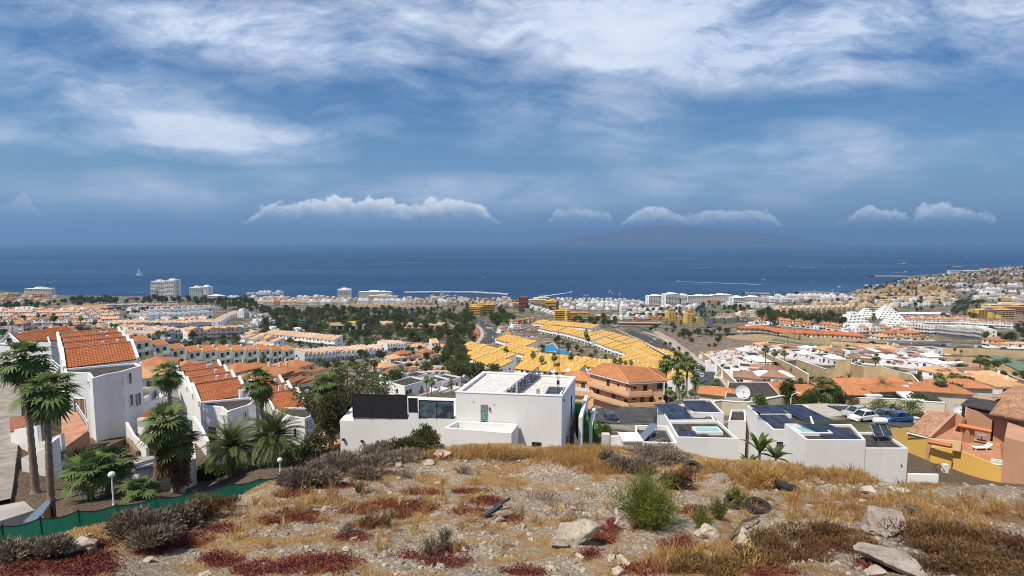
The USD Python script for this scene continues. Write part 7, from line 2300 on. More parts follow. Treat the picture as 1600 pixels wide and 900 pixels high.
for k,(u,v,w,n,lb)in enumerate(((1330,512,40,6,"left"),(1352,497,28,5,"rear middle"),(1384,498,38,7,"tallest, right"),(1398,508,28,5,"right front"))):
 p=gv(u,v)
 t=thing("stepped_pyramid",f"{lb} of four white stepped pyramid apartment blocks","apartment block",p,math.radians(12-8*k))
 for f in range(n):
  s=1-f/(n+.6)
  t.part("storey",MB().box(-w/2*s,w/2*s,-w*.3*s,w*.3*s,-6 if f==0 else 3.0*f-.01,3.0*(f+1)),WHITE_SUNLIT)
  nb=max(1,int(w*s/5))
  m=MB()
  for b in range(nb):
   x=-w/2*s+w*s*(b+.5)/nb
   m.box(x-.8,x+.8,-w*.3*s-.08,-w*.3*s+.02,3*f+.9,3*f+2.2)
  t.part("window_row",m,WINDOW)
 OCC.append((p[0],p[1],w*.5))
O0,O1=gp(212,182)[:2],gp(462,238)[:2]
O1=O0+(O1-O0)
L_=np.linalg.norm(O1-O0)
ng=11
dd=unit(O1-O0)
ag=math.atan2(dd[1],dd[0])
KG=proto("trimmed_house")
m=MB()
wg=L_/ng-.02
gable_walls(m,0,wg,0,10,-6,6.4,1.6)
KG.part("wall",m,WHITE_SUNLIT)
m=MB()
gable(m,.25,wg-.25,0,10,6.5,1.6,.0)
KG.part("roof",m,TILE)
for f in range(2):
 for x in(.22,.62):
  KG.part("window",MB().box(wg*x,wg*x+1.1,-.07,.02,f*3.2+.8+.4*(x>.5),f*3.2+2.6),WINDOW)
GREENTRIM=flat("yellow_green_trim",(.62,.60,.26),.6)
KG.part("trim",MB().box(-.2,.2,-.6,-.02,-3,7.0).box(-.2,.2,-.6,2,7.0,7.9).box(wg*.4,wg*.6,-.14,-.02,-3,5.6),GREENTRIM)
KG.part("balcony",MB().box(.31,wg-.31,-.9,-.003,2.8,3.0).box(.31,wg-.31,-.9,-.8,3.0,3.8),WHITE_SUNLIT)
KG.part("chimney",MB().box(.4,1.1,4,4.8,7.2,9.0),WHITE_SUNLIT)
for k in range(ng):
 q=O0+dd*L_*k/ng
 place(KG,"trimmed_house",f"{ORD[k]} house from the left in the white terrace with yellow-green trim","house",(q[0],q[1],gz(q[0],q[1])+1.5),ag,1.0,"terrace with yellow-green trim")
 OCC.append((q[0]+4,q[1]+4,8))
px_wall("garage_wall","white garage wall with dark arches below the green-trimmed terrace",[(330,584,168),(362,581,172),(400,575,178),(458,563,190)],.4,WHITE_SUNLIT,"wall",4)
for k,u in enumerate((375,390,428,442)):
 p=gp(u,(170,172.5,180,183)[k])
 one("garage_arch",MB().lathe([(0,-.1),(1.8,-.1),(1.8,.1),(0,.1)],sides=14).xf(M=trimesh.transformations.rotation_matrix(math.pi/2,[1,0,0])).xf(rz=.25,loc=(0,-.25,1.4)),BLACK,f"{ORD[k]} dark arch from the left in the white garage wall","garage door",loc=p)
# --- walls and banks on the right
def bank_wall(label,pts,mt=TAN,th=.5,cap=WHITE_SUNLIT,name="retaining_wall",down=6):
 P=[]
 for u,vt,vb in pts:
  P.append((u,vt,gv(u,vb)[1]))
 return px_wall(name,label,P,th,mt,"wall",down,cap)
bank_wall("brown retaining wall with white coping between the road and the yellow roofs",[(946,516,521),(962,514,526),(1000,532,548),(1035,551,569),(1064,567,584)],plaster("grey_brown_wall",(.27,.20,.13),vary=.3,streak=.5))
bank_wall("tan retaining wall along the road below the white villas",[(1093,549,556),(1110,560,572),(1130,578,595),(1152,600,618)])
bank_wall("long tan retaining wall above the green walk",[(1178,544,552),(1205,556,570),(1240,572,588),(1262,585,600)])
bank_wall("stepped tan retaining wall in the middle of the right slope",[(1244,561,575),(1290,577,594),(1305,574,597),(1306,562,597),(1328,563,600),(1329,569,600)])
bank_wall("big tan retaining wall under the white terrace, left part",[(1322,567,592),(1350,573,600),(1375,571,603)])
bank_wall("big tan retaining wall under the white terrace, right part",[(1376,573,603),(1405,581,604),(1425,586,604),(1438,601,606)])
bank_wall("long tan wall under the road at the right",[(1205,516,520),(1300,533,538),(1400,541,548),(1500,545,553),(1600,553,561)],TAN,.4,None)
bank_wall("tan wall below the green strip at the far right",[(1530,560,562),(1560,577,585),(1585,590,602),(1620,602,618)],TAN,.4,CREAM)
BANK=speck("dry_bank",(.26,.17,.085),(.44,.31,.16),scale=.25,bump=.3,dist=.1)
def patch(name,pix_poly,mt,up=.25,kind="structure",label=None,n=26):
 """a piece of ground cover draped over the slope inside an outline given at ground level"""
 P=np.array([gv(u,v)[:2]for u,v in pix_poly])
 poly=sg.Polygon(P).buffer(0)
 v,f=trimesh.creation.triangulate_polygon(poly,engine="earcut")
 m=trimesh.Trimesh(np.c_[v,np.zeros(len(v))],np.c_[f],process=False)
 for _ in range(7):
  e=m.edges_unique_length.max()if len(m.faces)else 0
  if e<max(4.0,math.sqrt(poly.area)/14):
   break
  m=m.subdivide()
 vv=m.vertices.copy()
 vv[:,2]=ground(vv[:,0],vv[:,1])+up
 ff=m.faces.copy()
 nrm=np.cross(vv[ff[:,1]]-vv[ff[:,0]],vv[ff[:,2]]-vv[ff[:,0]])
 ff[nrm[:,2]<0]=ff[nrm[:,2]<0][:,::-1]
 return struct(name,(vv,ff),mt,smooth=True,kind=kind,label=label)
GREENWALK=speck("green_walk",(.10,.17,.10),(.16,.24,.15),scale=.3)
patch("bare_bank",[(1205,523),(1330,536),(1420,546),(1600,556),(1600,548),(1400,537),(1230,519)],BANK,.5)
patch("bare_bank",[(1050,517),(1110,520),(1180,534),(1320,548),(1340,543),(1200,524)],BANK,.4)
patch("green_walk",[(1205,532),(1300,545),(1318,549),(1318,545),(1300,541),(1210,529)],GREENWALK,.75)
patch("green_walk",[(1190,566),(1215,575),(1268,592),(1274,589),(1222,571),(1195,562)],GREENWALK,.6)
patch("bare_bank",[(1440,556),(1540,560),(1640,580),(1640,604),(1560,588),(1500,572)],BANK,.5)
patch("green_walk",[(1538,556),(1570,572),(1610,592),(1630,588),(1600,571),(1556,553)],GREENWALK,.9)
patch("waste_ground",[(1010,522),(1060,540),(1100,562),(1180,540),(1200,526),(1120,512),(1030,508)],speck("waste_soil",(.11,.085,.06),(.26,.20,.14),scale=.2),.3)
patch("path",[(1028,517),(1064,540),(1088,556),(1116,577),(1106,576),(1080,560),(1055,543),(1018,520)],speck("tan_track",(.30,.24,.17),(.46,.38,.29),scale=.3),.5)
patch("red_earth_bank",[(208,548),(250,541),(330,536),(352,540),(340,546),(260,551)],speck("red_earth",(.24,.10,.05),(.36,.17,.09),scale=.3),.3)
patch("brown_hill_cap",[(96,481),(125,475),(168,478),(178,483),(130,485)],BANK,3.0)
patch("paved_yard",[(215,558),(300,552),(360,545),(362,549),(300,558),(218,565)],PAVING,.4)
patch("parking_lot",[(258,540),(262,529),(305,527),(318,534)],ASPHALT,.35)
patch("parking_lot",[(1105,503),(1118,486),(1158,490),(1180,503)],ASPHALT,.4)
patch("red_earth_bank",[(742,533),(738,520),(745,508),(752,512),(748,522),(752,533)],speck("red_earth",(.24,.10,.05),(.36,.17,.09),scale=.3),.3)
# --- roads through the town
def proad(name,pts,w,mt=ASPHALT,up=.35):
 P=[gv(u,v)[:2]for u,v in pts]
 m,c,d,_=ribbon(P,w,up,6.0)
 struct(name,m,mt,smooth=40)
 return P
main_road=proad("road",[(1142,628),(1120,603),(1095,582),(1072,567),(1047,551),(1018,533),(1000,525),(985,519)],12,up=.6)
proad("pavement",[(1154,622),(1133,598),(1108,577),(1083,561),(1058,545),(1028,527),(1005,519)],3.5,PAVING,.75)
cross_road=proad("road",[(880,512),(960,511),(1060,515),(1150,523)],9)
bend_road=proad("road",[(757,537),(767,528),(768,518),(758,508),(745,500),(740,493),(748,486)],11)
proad("pavement",[(745,537),(752,528),(753,518),(745,509)],4,PAVING,.5)
high_road=proad("road",[(1170,521),(1250,528),(1345,537),(1470,541),(1620,549)],12)
far_road=proad("road",[(1483,500),(1496,483),(1512,468),(1524,458)],12)
lot_road=proad("road",[(1112,512),(1105,497),(1100,484),(1096,476)],13)
park_road=proad("road",[(255,536),(320,531),(375,533)],9)
yard_road=proad("road",[(205,563),(300,556),(380,548)],7,PAVING)
MARK=flat("road_marking",(.70,.70,.68),.7)
for k in range(5):
 q,d=walk(bend_road,.30+.006*k)
 z=gz(q[0],q[1])
 n=np.array([-d[1],d[0]])
 one("crossing_stripe",MB().box(-.4,.4,-4.5,4.5,0,.02),MARK,f"{ORD[k]} white crossing stripe counted up the bend of the road by the park","road marking","zebra crossing stripes on the road bend",loc=(q[0],q[1],z+.62),rz=math.atan2(d[1],d[0]))
def cars_on(desc,pts,w,n,s0,s1,sides=(-1,1),up=.45,seed=1,off=.36):
 rg=random.Random(seed)
 cols=["white","white","silver","silver","grey","black","blue","red","white","grey"]
 k=0
 for i in range(n):
  s=s0+(s1-s0)*(i+rg.uniform(-.25,.25))/max(1,n-1)
  q,d=walk(pts,min(max(s,0),1))
  sd=sides[i%len(sides)]
  nn=np.array([-d[1],d[0]])*sd*w*off
  x,y=q+nn
  c=rg.choice(cols)
  a=math.atan2(d[1],d[0])+(math.pi if sd>0 else 0)
  P_=[gz(*(q+np.array([-d[1],d[0]])*e*w*.5))for e in(-1,-.5,0,.5,1)]
  z=max(P_)*.6+gz(x,y)*.4+up-.02
  car(c,f"{c} car, {ORD[i]} from the near end {desc}",(x,y,z),a,desc)
cars_on("along the main road",main_road,12,24,.08,.92,up=.62,seed=3)
cars_on("on the bending road by the park",bend_road,11,9,.1,.75,up=.37,seed=4,off=.22)
cars_on("on the cross road above the yellow roofs",cross_road,9,9,.1,.95,(1,-1,1),.37,5,.3)
cars_on("on the high road at the right",high_road,12,12,.30,.95,(1,-1),.37,6,.25)
cars_on("on the road up to the big hotel",lot_road,13,12,.05,.95,up=.37,seed=7)
cars_on("on the far road at the right",far_road,12,9,.1,.9,up=.37,seed=8)
cars_on("parked along the palm car park",park_road,9,14,.05,.6,up=.37,seed=9)
for k in range(16):
 u,v=1112+(k%8)*7.5,490+(k//8)*7+(k%8)*.6
 p=gv(u,v)
 c=("white","silver","grey","blue","white","black","red","white")[(k*5+k//8)%8]
 car(c,f"{c} car, {ORD[k % 8]} from the left in the {'back' if k < 8 else 'front'} row of the hotel car park",(p[0],p[1],p[2]+.45),1.2+.2*(k%3),"hotel car park")
# --- swimming pools
def pool(label,pix_poly,up=.5,deck=2.2):
 P=np.array([gv(u,v)[:2]for u,v in pix_poly])
 z=gz(*P.mean(0))+up
 O=np.array([*P.mean(0),z])
 poly=sg.Polygon(P-O[:2])
 t=thing("swimming_pool",label,"swimming pool",O)
 t.part("deck",MB().prism(list(poly.buffer(deck,join_style=2).exterior.coords)[:-1],-5,-.05),TERRA)
 t.part("rim",MB().prism(list(poly.buffer(.4,join_style=2).exterior.coords)[:-1],-.3,.03),WHITEPAINT)
 t.part("water",MB().prism(list(poly.exterior.coords)[:-1],-.2,.07),POOLWATER)
pool("blue swimming pool among the yellow roofs",[(846,545),(864,541.5),(872,548),(889,549),(891,557),(872,555),(868,549.5),(848,549)],.4)
pool("light blue pool below the big tan retaining wall",[(1322,599),(1345,596),(1352,600),(1335,603)],.4)
pool("small blue pool between the third terrace and feathery trees",[(486,641),(499,639),(502,641),(489,643)],.3,1.0)
pool("blue pool seen left of the feathery trees",[(478,627),(497,625),(499,627),(481,629)],.3,1.0)
pool("turquoise pool at the far left above the gabled house",[(44,520),(60,519),(62,521),(47,522)],.5,1.0)
pool("pale blue pool at the left edge",[(-4,521),(8,520),(9,522),(-4,523)],.5,1.0)
# --- crane on the left headland
p=gp(87,1480)
t=thing("tower_crane","thin tower crane against the sea at far left","crane",p)
hc=zt(434,1480,87)-p[2]
m=MB()
for dx in(-.9,.9):
 for dy in(-.9,.9):
  m.tube([(dx,dy,-4),(dx,dy,hc)],.22,4)
for k in range(26):
 z=hc*k/26
 m.tube([(-.9,-.9,z),(.9,-.9,z+hc/26)],.14,3).tube([(.9,.9,z),(-.9,.9,z+hc/26)],.14,3)
t.part("mast",m,flat("crane_steel",(.10,.08,.06),.6))
zj=hc*.72
m=MB().tube([(-26,0,zj),(9,0,zj)],.30,4).tube([(-26,0,zj+.1),(-14,0,zj+1.6),(0,0,zj+1.8),(9,0,zj+.1)],.22,4)
for k in range(16):
 m.tube([(-26+2*k,0,zj),(-25+2*k,0,zj+1.2),(-24+2*k,0,zj)],.12,3)
t.part("jib",m,flat("crane_steel",(.10,.08,.06),.6))
t.part("tie",MB().tube([(-18,0,zj+1.2),(0,0,hc),(8,0,zj+.2)],.1,3),DARKMETAL)
t.part("counterweight",MB().box(6.5,9,-1,1,zj-2.4,zj),CONCRETE)
# --- harbour mole, groynes, boats
def sea_pt(u,v):
 a,tt=ray(u,v)
 y=-EYE/tt
 return np.array([a*y,y,0.0])
def mole(name,label,pix,w,h,mt):
 P=np.array([sea_pt(u,v)[:2]for u,v in pix])
 seg=np.r_[0,np.cumsum(np.linalg.norm(np.diff(P,axis=0),axis=1))]
 s=np.linspace(0,seg[-1],max(8,int(seg[-1]/9)))
 c=np.stack([np.interp(s,seg,P[:,k])for k in range(2)],1)
 m=MB()
 d=unit(np.gradient(c,axis=0))
 nn=np.stack([-d[:,1],d[:,0]],1)
 k=7
 prof=np.array([(-.5,-1),(-.42,h*.6),(-.25,h),(0,h*.95),(.25,h),(.42,h*.6),(.5,-1)])
 X=c[:,None]+nn[:,None]*(prof[None,:,:1]*w)
 Z=np.broadcast_to(prof[None,:,1:],(len(c),k,1))+nrg.normal(0,h*.10,(len(c),k,1))*(prof[None,:,1:]>0)
 i,j=np.meshgrid(np.arange(len(c)-1),np.arange(k-1),indexing="ij")
 m.add(np.concatenate([X,Z],-1).reshape(-1,3),np.stack([i*k+j,(i+1)*k+j,(i+1)*k+j+1,i*k+j+1],-1).reshape(-1,4)[:,::-1])
 one(name,m,mt,label,"breakwater")
ROCKS=speck("mole_rock",(.10,.09,.08),(.28,.25,.22),scale=.2)
mole("breakwater","long pale harbour wall curving in front of the sea",[(632,457),(680,456.3),(740,456.6),(780,459),(795,460.5)],14,3.2,speck("pale_mole",(.34,.30,.25),(.50,.45,.39),scale=.1))
mole("breakwater","dark groyne left of the two in the bay",[(1163,459.3),(1185,459.0),(1203,459.6)],22,4.5,ROCKS)
mole("breakwater","dark groyne right of the two in the bay",[(1246,458.2),(1275,457.6),(1310,458.4)],24,4.5,ROCKS)
mole("breakwater","dark spit off the headland's far beach",[(1362,432.3),(1390,431.8),(1420,432.6)],40,6,ROCKS)
mole("breakwater","dark skerry off the right headland",[(1484,417.2),(1500,416.8)],40,5,ROCKS)
FOAM=flat("foam",(.72,.76,.78),.7)
def boat(label,u,v,L,rz,sail=False,group=None,wake=None):
 p=sea_pt(u,v)
 t=thing("sailing_boat" if sail else "motor_boat",label,"boat",p,rz,group)
 n=7
 xs=np.linspace(-L/2,L/2,n)
 hw=L*.15*np.array([.8,.95,1.0,.95,.75,.42,.03])
 top=L*.10*np.array([1,1,1,1.05,1.15,1.3,1.5])
 v=np.vstack([np.c_[xs,-hw,top],np.c_[xs,-hw*.6,-.3+0*xs],np.c_[xs,hw*.6,-.3+0*xs],np.c_[xs,hw,top]])
 i=np.arange(n-1)
 F=np.vstack([np.stack([i+k*n,i+(k+1)*n,i+1+(k+1)*n,i+1+k*n],1)for k in range(3)]+[np.stack([i+3*n,i,i+1,i+1+3*n],1)])
 h=MB().add(v,F)
 h.add([v[0],v[n],v[2*n],v[3*n]],[(0,3,2,1)])
 t.part("hull",h,WHITEPAINT)
 if sail:
  t.part("mast",MB().tube([(0,0,0),(0,0,L*1.25)],L*.012,5).tube([(0,0,L*.2),(-L*.4,0,L*.2)],L*.01,4),METAL)
  t.part("sail",MB().add([(-.02*L,0,L*.22),(-L*.4,L*.04,L*.22),(-.02*L,0,L*1.2),(.02*L,0,L*.25),(L*.42,L*.03,L*.14),(.02*L,0,L*1.0)],[(0,1,2),(0,2,1),(3,5,4),(3,4,5)]),flat("sail_cloth",(.62,.70,.78),.7))
 else:
  t.part("cabin",MB().box(-L*.22,L*.12,-L*.10,L*.10,L*.09,L*.22).box(-L*.15,L*.02,-L*.08,L*.08,L*.22,L*.30),WHITEPAINT)
  t.part("cabin_window",MB().box(-L*.18,L*.125,-L*.102,L*.102,L*.14,L*.185),WINDOW)
 if wake:
  lw,ww=wake
  k=24
  s=np.linspace(0,1,k)
  wid=(L*.12+ww*s)*(1+.3*np.sin(s*23))*(1-.55*s)
  x=-L/2-s*lw
  y=.04*lw*s**2
  v=np.vstack([np.c_[x,y-wid,.10+0*x],np.c_[x,y+wid,.10+0*x]])
  i=np.arange(k-1)
  m=MB().add(v,np.stack([i,i+1,i+1+k,i+k],1)[:,::-1])
  m.xf(rz=rz,loc=p)
  one("wake",m,FOAM,"white wake behind the "+label,"wake")
B="white motor boat "
boat("small sailing ship with pale blue sails on the sea at left",218,431.5,34,.2,True)
boat(B+"lying still off the centre, nearest the harbour",755,433.5,13,.3)
boat(B+"trailing the long wake past the cream hotel",893,456.5,14,.95,wake=(170,7))
boat(B+"with a long wake ahead of the big hotel",1059,440,15,2.72,wake=(330,8))
boat(B+"with a short wake, farther right",1236,417.3,24,3.0,wake=(150,12))
boat(B+"far out left of the island",1112,418,14,.25,wake=(160,5))
boat(B+"in the middle distance right of the big hotel",1193,437.5,13,.1)
boat(B+"left one of three off the headland",1319,418.3,16,.4)
boat(B+"middle one of three off the headland",1354,409.3,20,.2)
boat(B+"right one of three off the headland",1413,412.3,30,.1,wake=(60,7))
boat(B+"near the headland's tip with a short wake",1415,425.4,20,.05,wake=(70,6))
boat(B+"before the right groyne",1268,440.6,13,1.0)
boat(B+"close to the shore before the white row, left",914,461.5,10,.2)
boat(B+"close to the shore before the white row, right",918.5,461.6,9,.2)
boat("biggest white sailing boat off the white shore row",953,457,11,.3,True)
boat("pinkish sailing boat right of the biggest one",968,460.5,9,.1,True)
boat("pale sailing boat between the two off the white shore row",957,460,7,.2,True)
boat(B+"at the headland rocks",1312,449,16,.3)
boat(B+"far out at the right, alone",1511,403,30,.2)
boat(B+"tiny one far out at centre-right",1357,421,11,.2)
boat(B+"moored inside the harbour, left",676,462.3,16,.4)
boat(B+"moored inside the harbour, middle",700,462.6,18,.1)
boat(B+"moored inside the harbour, right",712,463.0,15,.5)
boat("tall-masted sailing boat inside the harbour",691,462.0,17,.2,True)
for k,(u,vb,vtop)in enumerate(((1164.5,467,456),(1209.5,467,455.5),(1272,465,453),(1301,463,451.5))):
 q=gv(u,vb)
 h=zt(vtop,q[1],u)-q[2]
 one("flood_mast",MB().tube([(0,0,-2),(0,0,h)],[.6,.35],6).box(-1.2,1.2,-.5,.5,h-1.2,h),WHITEPAINT,f"{ORD[k]} tall white lighting mast from the left along the bay","mast","lighting masts along the bay",loc=q)
for k,(u,v,w,h)in enumerate(((630,409.5,300,16),(590,413.5,150,8),(132,423,90,5),(480,423,260,6),(890,408,120,5),(1100,444.8,60,4),(535,415,120,6),(237,457,80,3))):
 p=sea_pt(u,v)
 m=MB()
 kk=30
 s=np.linspace(-1,1,kk)
 wid=h*(1-s**2)*(0.45+nrg.random(kk)*.9)
 x,y=s*w,14*np.sin(s*2+k)+5*nrg.normal(size=kk)
 vv=np.vstack([np.c_[x,y-wid,.08+0*x],np.c_[x,y+wid,.08+0*x]])
 i=np.arange(kk-1)
 m.add(vv,np.stack([i,i+1,i+1+kk,i+kk],1))
 m.xf(loc=p)
 struct("foam_streak",m,speck("thin_foam",(.10,.19,.30),(.30,.40,.50),scale=.03),kind="stuff",label="pale foam streak on the open sea")
SAND=speck("sandstone",(.36,.25,.14),(.52,.39,.24),scale=.3)
p=gp(664,640)
t=thing("park_building","long sandstone park building with dark openings among the trees","building",p,math.radians(-6))
t.part("wall",MB().box(-26,26,0,12,-5,3.0).box(-24,22,1,10,4.4,8.2).box(-26,26,-1,13,3.0,4.4),SAND)
for k in range(6):
 t.part("opening",MB().box(-22+7.4*k,-17+7.4*k,.93,1.02,4.6,7.2),BLACK)
p=gp(545,610)
t=thing("park_ruin","dark ruined arcade standing among the park's trees","ruin",p,math.radians(-4))
for k in range(6):
 t.part("pillar",MB().box(-22+8*k,-19.6+8*k,0,3,-4,7.5),CONCRETE)
t.part("lintel",MB().box(-22,21,-.5,4,7.5,9.4),CONCRETE)
t.part("back_wall",MB().box(-22,21,4.2,5,-4,8),speck("dark_stone",(.05,.045,.04),(.12,.10,.08),scale=.4))
p=gp(540,690)
m=MB()
for k in range(5):
 r=7+2.2*k
 a=np.linspace(-.4,3.4,22)
 m.tube(np.c_[r*1.5*np.cos(a),r*.6*np.sin(a),4+1.2*np.sin(a*2)+.5*k],.9,5)
one("water_slide",m,flat("yellow_plastic",(.62,.38,.02),.4),"coiled yellow water slide in the park","water slide",loc=p)
p=gp(472,760)
m=MB().tube([(-14,0,7),(-6,-2,5),(4,0,4),(12,3,2)],1.2,6).tube([(-12,5,8),(-2,3,6),(6,6,3)],1.1,6)
one("water_slide",m,flat("blue_plastic",(.05,.20,.45),.4),"blue water slide in the park's left part","water slide",loc=p)
for k,(u,y,lb)in enumerate(((640,690,"left"),(690,700,"right"),(600,720,"middle rear"))):
 p=gp(u,y)
 m=rock_mesh(np.random.default_rng(70+k),22,12,9,3,.35)
 one("artificial_rocks",m,SAND,f"{lb} heap of sandy artificial rocks in the park","rocks",loc=p,smooth=40)
p=gp(648,760)
m=MB().tube([(0,0,-2),(0,0,12)],.4,6).box(-4,4,-.3,.3,12,18)
one("billboard",m,flat("blue_board",(.04,.07,.16),.4),"dark blue board on a post above the park's trees","billboard",loc=p)
# --- the town's trees and palms
def far_palm_kind(name,h,seed,nf=26,R=1.25,L=1.0,skirt=0,date=False):
 t=proto(name)
 if date:
  date_palm(t,h,seed,nf=34,L=2.8,parts=False,nl=9)
 else:
  fan_palm(t,h,seed,nf=nf,L=L,R=R,r0=.26,r1=.18,nseg=8,parts=False,skirt=skirt,lean=(.3,.2))
 return t
FP=[far_palm_kind("fan_palm_kind",9.5,301),far_palm_kind("fan_palm_kind",7.0,302,R=1.35,skirt=.6),far_palm_kind("fan_palm_kind",12.0,303,nf=28)]
DP=far_palm_kind("date_palm_kind",5.0,304,date=True)
TK=[]
for k,(h,cr,n,sz,m,kw)in enumerate(((6.5,2.8,760,.62,TREELEAF,{}),(8.5,3.4,900,.70,OLIVELEAF,{"clumps":13}),(5.0,2.6,620,.55,LIGHTLEAF,{"base":.25}),(9.5,2.4,800,.6,TREELEAF,{"squash":1.3,"base":.3}),(4.0,2.4,520,.5,OLIVELEAF,{"base":.15}))):
 t=proto("tree_kind")
 broadleaf(t,h,cr,400+k,n=n,size=sz,leafmat=m,trunk=.2,**kw)
 TK.append(t)
BK=[]
for k,m in enumerate((TREELEAF,OLIVELEAF,LIGHTLEAF)):
 t=proto("bush_kind")
 rg=np.random.default_rng(500+k)
 t.part("leaves",MB().add(*leaf_cloud(rg,np.c_[rg.uniform(-.8,.8,5),rg.uniform(-.8,.8,5),rg.uniform(.5,1.0,5)],np.full(5,.75),260,.30,.8,.5)),m)
 t.part("stem",MB().tube([(0,0,-.6),(0,0,.8)],.06,4),BARK)
 BK.append(t)
def palms(desc,spots,kinds=(0,1,2),sc=1.0,tops=None):
 for k,s in enumerate(spots):
  u,v=s[:2]
  p=gv(u,v)
  kd=FP[rnd.choice(kinds)]
  f=sc*rnd.uniform(.85,1.12)
  if len(s)>2:
   h0=(9.5,7.0,12.0)
   i=0
   kd=FP[i]
   f=(zt(s[2],p[1],u)-p[2])/h0[i]
  place(kd,"fan_palm",f"fan palm, {ORD[k]} from the left {desc}","palm tree",p,rnd.uniform(0,6.28),(min(f,1.25),min(f,1.25),f),desc,tilt=(rnd.uniform(-.05,.05),rnd.uniform(-.05,.05)))
palms("in the row along the red earth bank",[(193,556,524),(206,557,528),(213,553,526),(226,552,528),(233,549,525),(241,548,528),(248,547,526),(262,545,522),(277,552,535),(283,541,527),(307,553,534),(318,540,527),(330,552,535),(340,543,530)])
palms("between main road and peach apartments",[(1040,640,565),(1055,648,563),(1062,655,590),(1072,640,568),(1085,640,590),(1114,640,598)])
palms("around the peach apartments' right side",[(1043,648,610),(1050,650,618),(1068,648,612),(1078,640,612),(1098,632,600)])
palms("standing before the long tan wall",[(1196,580,545),(1208,580,550),(1226,580,552)])
palms("of the single tall ones on the right slope",[(1241,532,493),(1365,596,558),(1366,529,494)])
palms("of the three by the black pergola",[(1463,640,590),(1480,622,587),(1491,624,588)])
palms("around the pool of the yellow roofs",[(790,570,545),(832,586,553),(846,590,560),(865,592,557),(892,590,556),(915,560,520),(921,556,528),(943,580,557),(960,588,562),(968,590,563),(978,585,566),(985,588,566)],)
palms("in front of the villa's black screens",[(604,628,589),(668,625,592),(674,628,596),(706,628,598)])
palms("among the villas left of the screens",[(625,606,575),(650,590,568),(560,610,570),(453,607,578),(440,600,583),(412,585,556)])
palms("along the white terraces at far left",[(40,512,497),(62,512,492),(85,533,495),(110,528,505),(126,520,497),(150,520,502),(176,527,507),(183,552,512),(20,523,503)])
palms("along the cross road's verge",[(1040,525,500),(1062,525,503),(1082,522,498),(1100,530,490),(1115,527,500),(1130,526,500),(1150,520,497),(1190,513,495)])
palms("along the right slope's high road",[(1230,538,527),(1262,534,525),(1490,560,545),(1500,562,548),(1530,600,560),(1536,598,566),(1542,600,574)])
for k,(u,v,s,lb)in enumerate(((185,527,1.5,"dark date palm on the roof edge behind the first terrace"),(500,586,1.1,"date palm left of the pale trunked palm group"),(1325,612,.8,"little date palm before the arched wall's left arch"),(1376,632,.8,"little round palm between the two arches"))):
 place(DP,"date_palm",lb,"palm tree",gv(u,v),k*1.3,s)
def blocked(x,y,r):
 return not free(x,y,r)
def scatter(desc,poly,n,kinds,sc=(.8,1.2),kind_name="tree",cat="tree",gap=.6,protos=None,label=None,seed=1):
 """trees inside an outline given at ground level in the photograph, clear of the houses"""
 rg=random.Random(seed)
 P=np.array([gv(u,v)[:2]for u,v in poly])
 pl=sg.Polygon(P).buffer(0)
 x0,y0,x1,y1=pl.bounds
 got,tries=0,0
 pr=protos or TK
 pts=[]
 while got<n and tries<n*40:
  tries+=1
  x,y=rg.uniform(x0,x1),rg.uniform(y0,y1)
  if not pl.contains(sg.Point(x,y))or blocked(x,y,gap):
   continue
  pts.append((x,y))
  got+=1
 pts.sort(key=lambda q:q[0]/q[1])
 z=ground(np.array([p[0]for p in pts]),np.array([p[1]for p in pts]))if pts else[]
 for(x,y),zz in zip(pts,z):
  kd=pr[rg.choice(kinds)]
  s=rg.uniform(*sc)
  ALLT.setdefault(kind_name,[]).append((s/y,kd,label or f"one of the green trees {desc}",cat,(x,y,zz),rg.uniform(0,6.28),(s,s,s*rg.uniform(.9,1.15)),desc))
ALLT={}
scatter("in the dense park at the centre",[(400,528),(415,490),(520,484),(640,492),(740,492),(735,530),(690,540),(560,535)],170,(0,1,3,1),(1.1,1.9),seed=11)
scatter("in the park's upper edge below the cream houses",[(400,487),(540,488),(700,490),(700,496),(540,495),(400,494)],55,(0,1,3),(1.1,1.8),seed=12)
scatter("left of the yellow roofs",[(688,588),(692,552),(722,545),(735,575),(775,596),(770,606),(700,604)],40,(0,2,1),(.9,1.4),seed=13)
scatter("on the slope beside the road bend",[(690,550),(715,520),(742,512),(742,540),(720,548)],26,(0,1,3),(.9,1.5),seed=14)
scatter("in the bright clump right of the road bend",[(755,508),(765,494),(795,492),(806,503),(790,512)],34,(0,2,0),(1.5,2.2),seed=15)
scatter("on the waste ground by the cross road",[(1012,520),(1045,512),(1130,520),(1190,528),(1110,545),(1060,535)],26,(0,1,4,3),(.9,1.5),seed=16)
scatter("in the belt of pines below the beige blocks",[(1180,512),(1190,500),(1250,501),(1330,506),(1325,515),(1240,514)],50,(0,3,1,3),(1.2,1.9),seed=17)
scatter("in the belt below the twin hotels",[(85,476),(230,472),(400,471),(400,479),(240,477),(100,480)],150,(0,3,1),(1.3,2.2),seed=18)
scatter("in the dark belt at far left",[(-20,482),(80,478),(100,481),(60,485),(-20,487)],34,(0,3),(1.2,1.9),seed=19)
scatter("around the shore left of the white hotel",[(330,482),(400,478),(405,490),(380,495),(350,490)],30,(0,1,3),(1.2,2.0),seed=20)
scatter("among the blocks below the big hotel",[(960,500),(1000,482),(1110,477),(1190,478),(1180,490),(1090,500)],90,(0,3,1),(1.0,1.7),seed=21)
scatter("along the verge above the highest yellow row",[(870,508),(900,500),(965,503),(960,512),(930,514)],32,(0,1,4),(1.0,1.7),seed=22)
scatter("around the pool of the yellow roofs",[(830,560),(850,530),(930,550),(935,570),(870,566)],18,(0,2,4),(.7,1.1),seed=23)
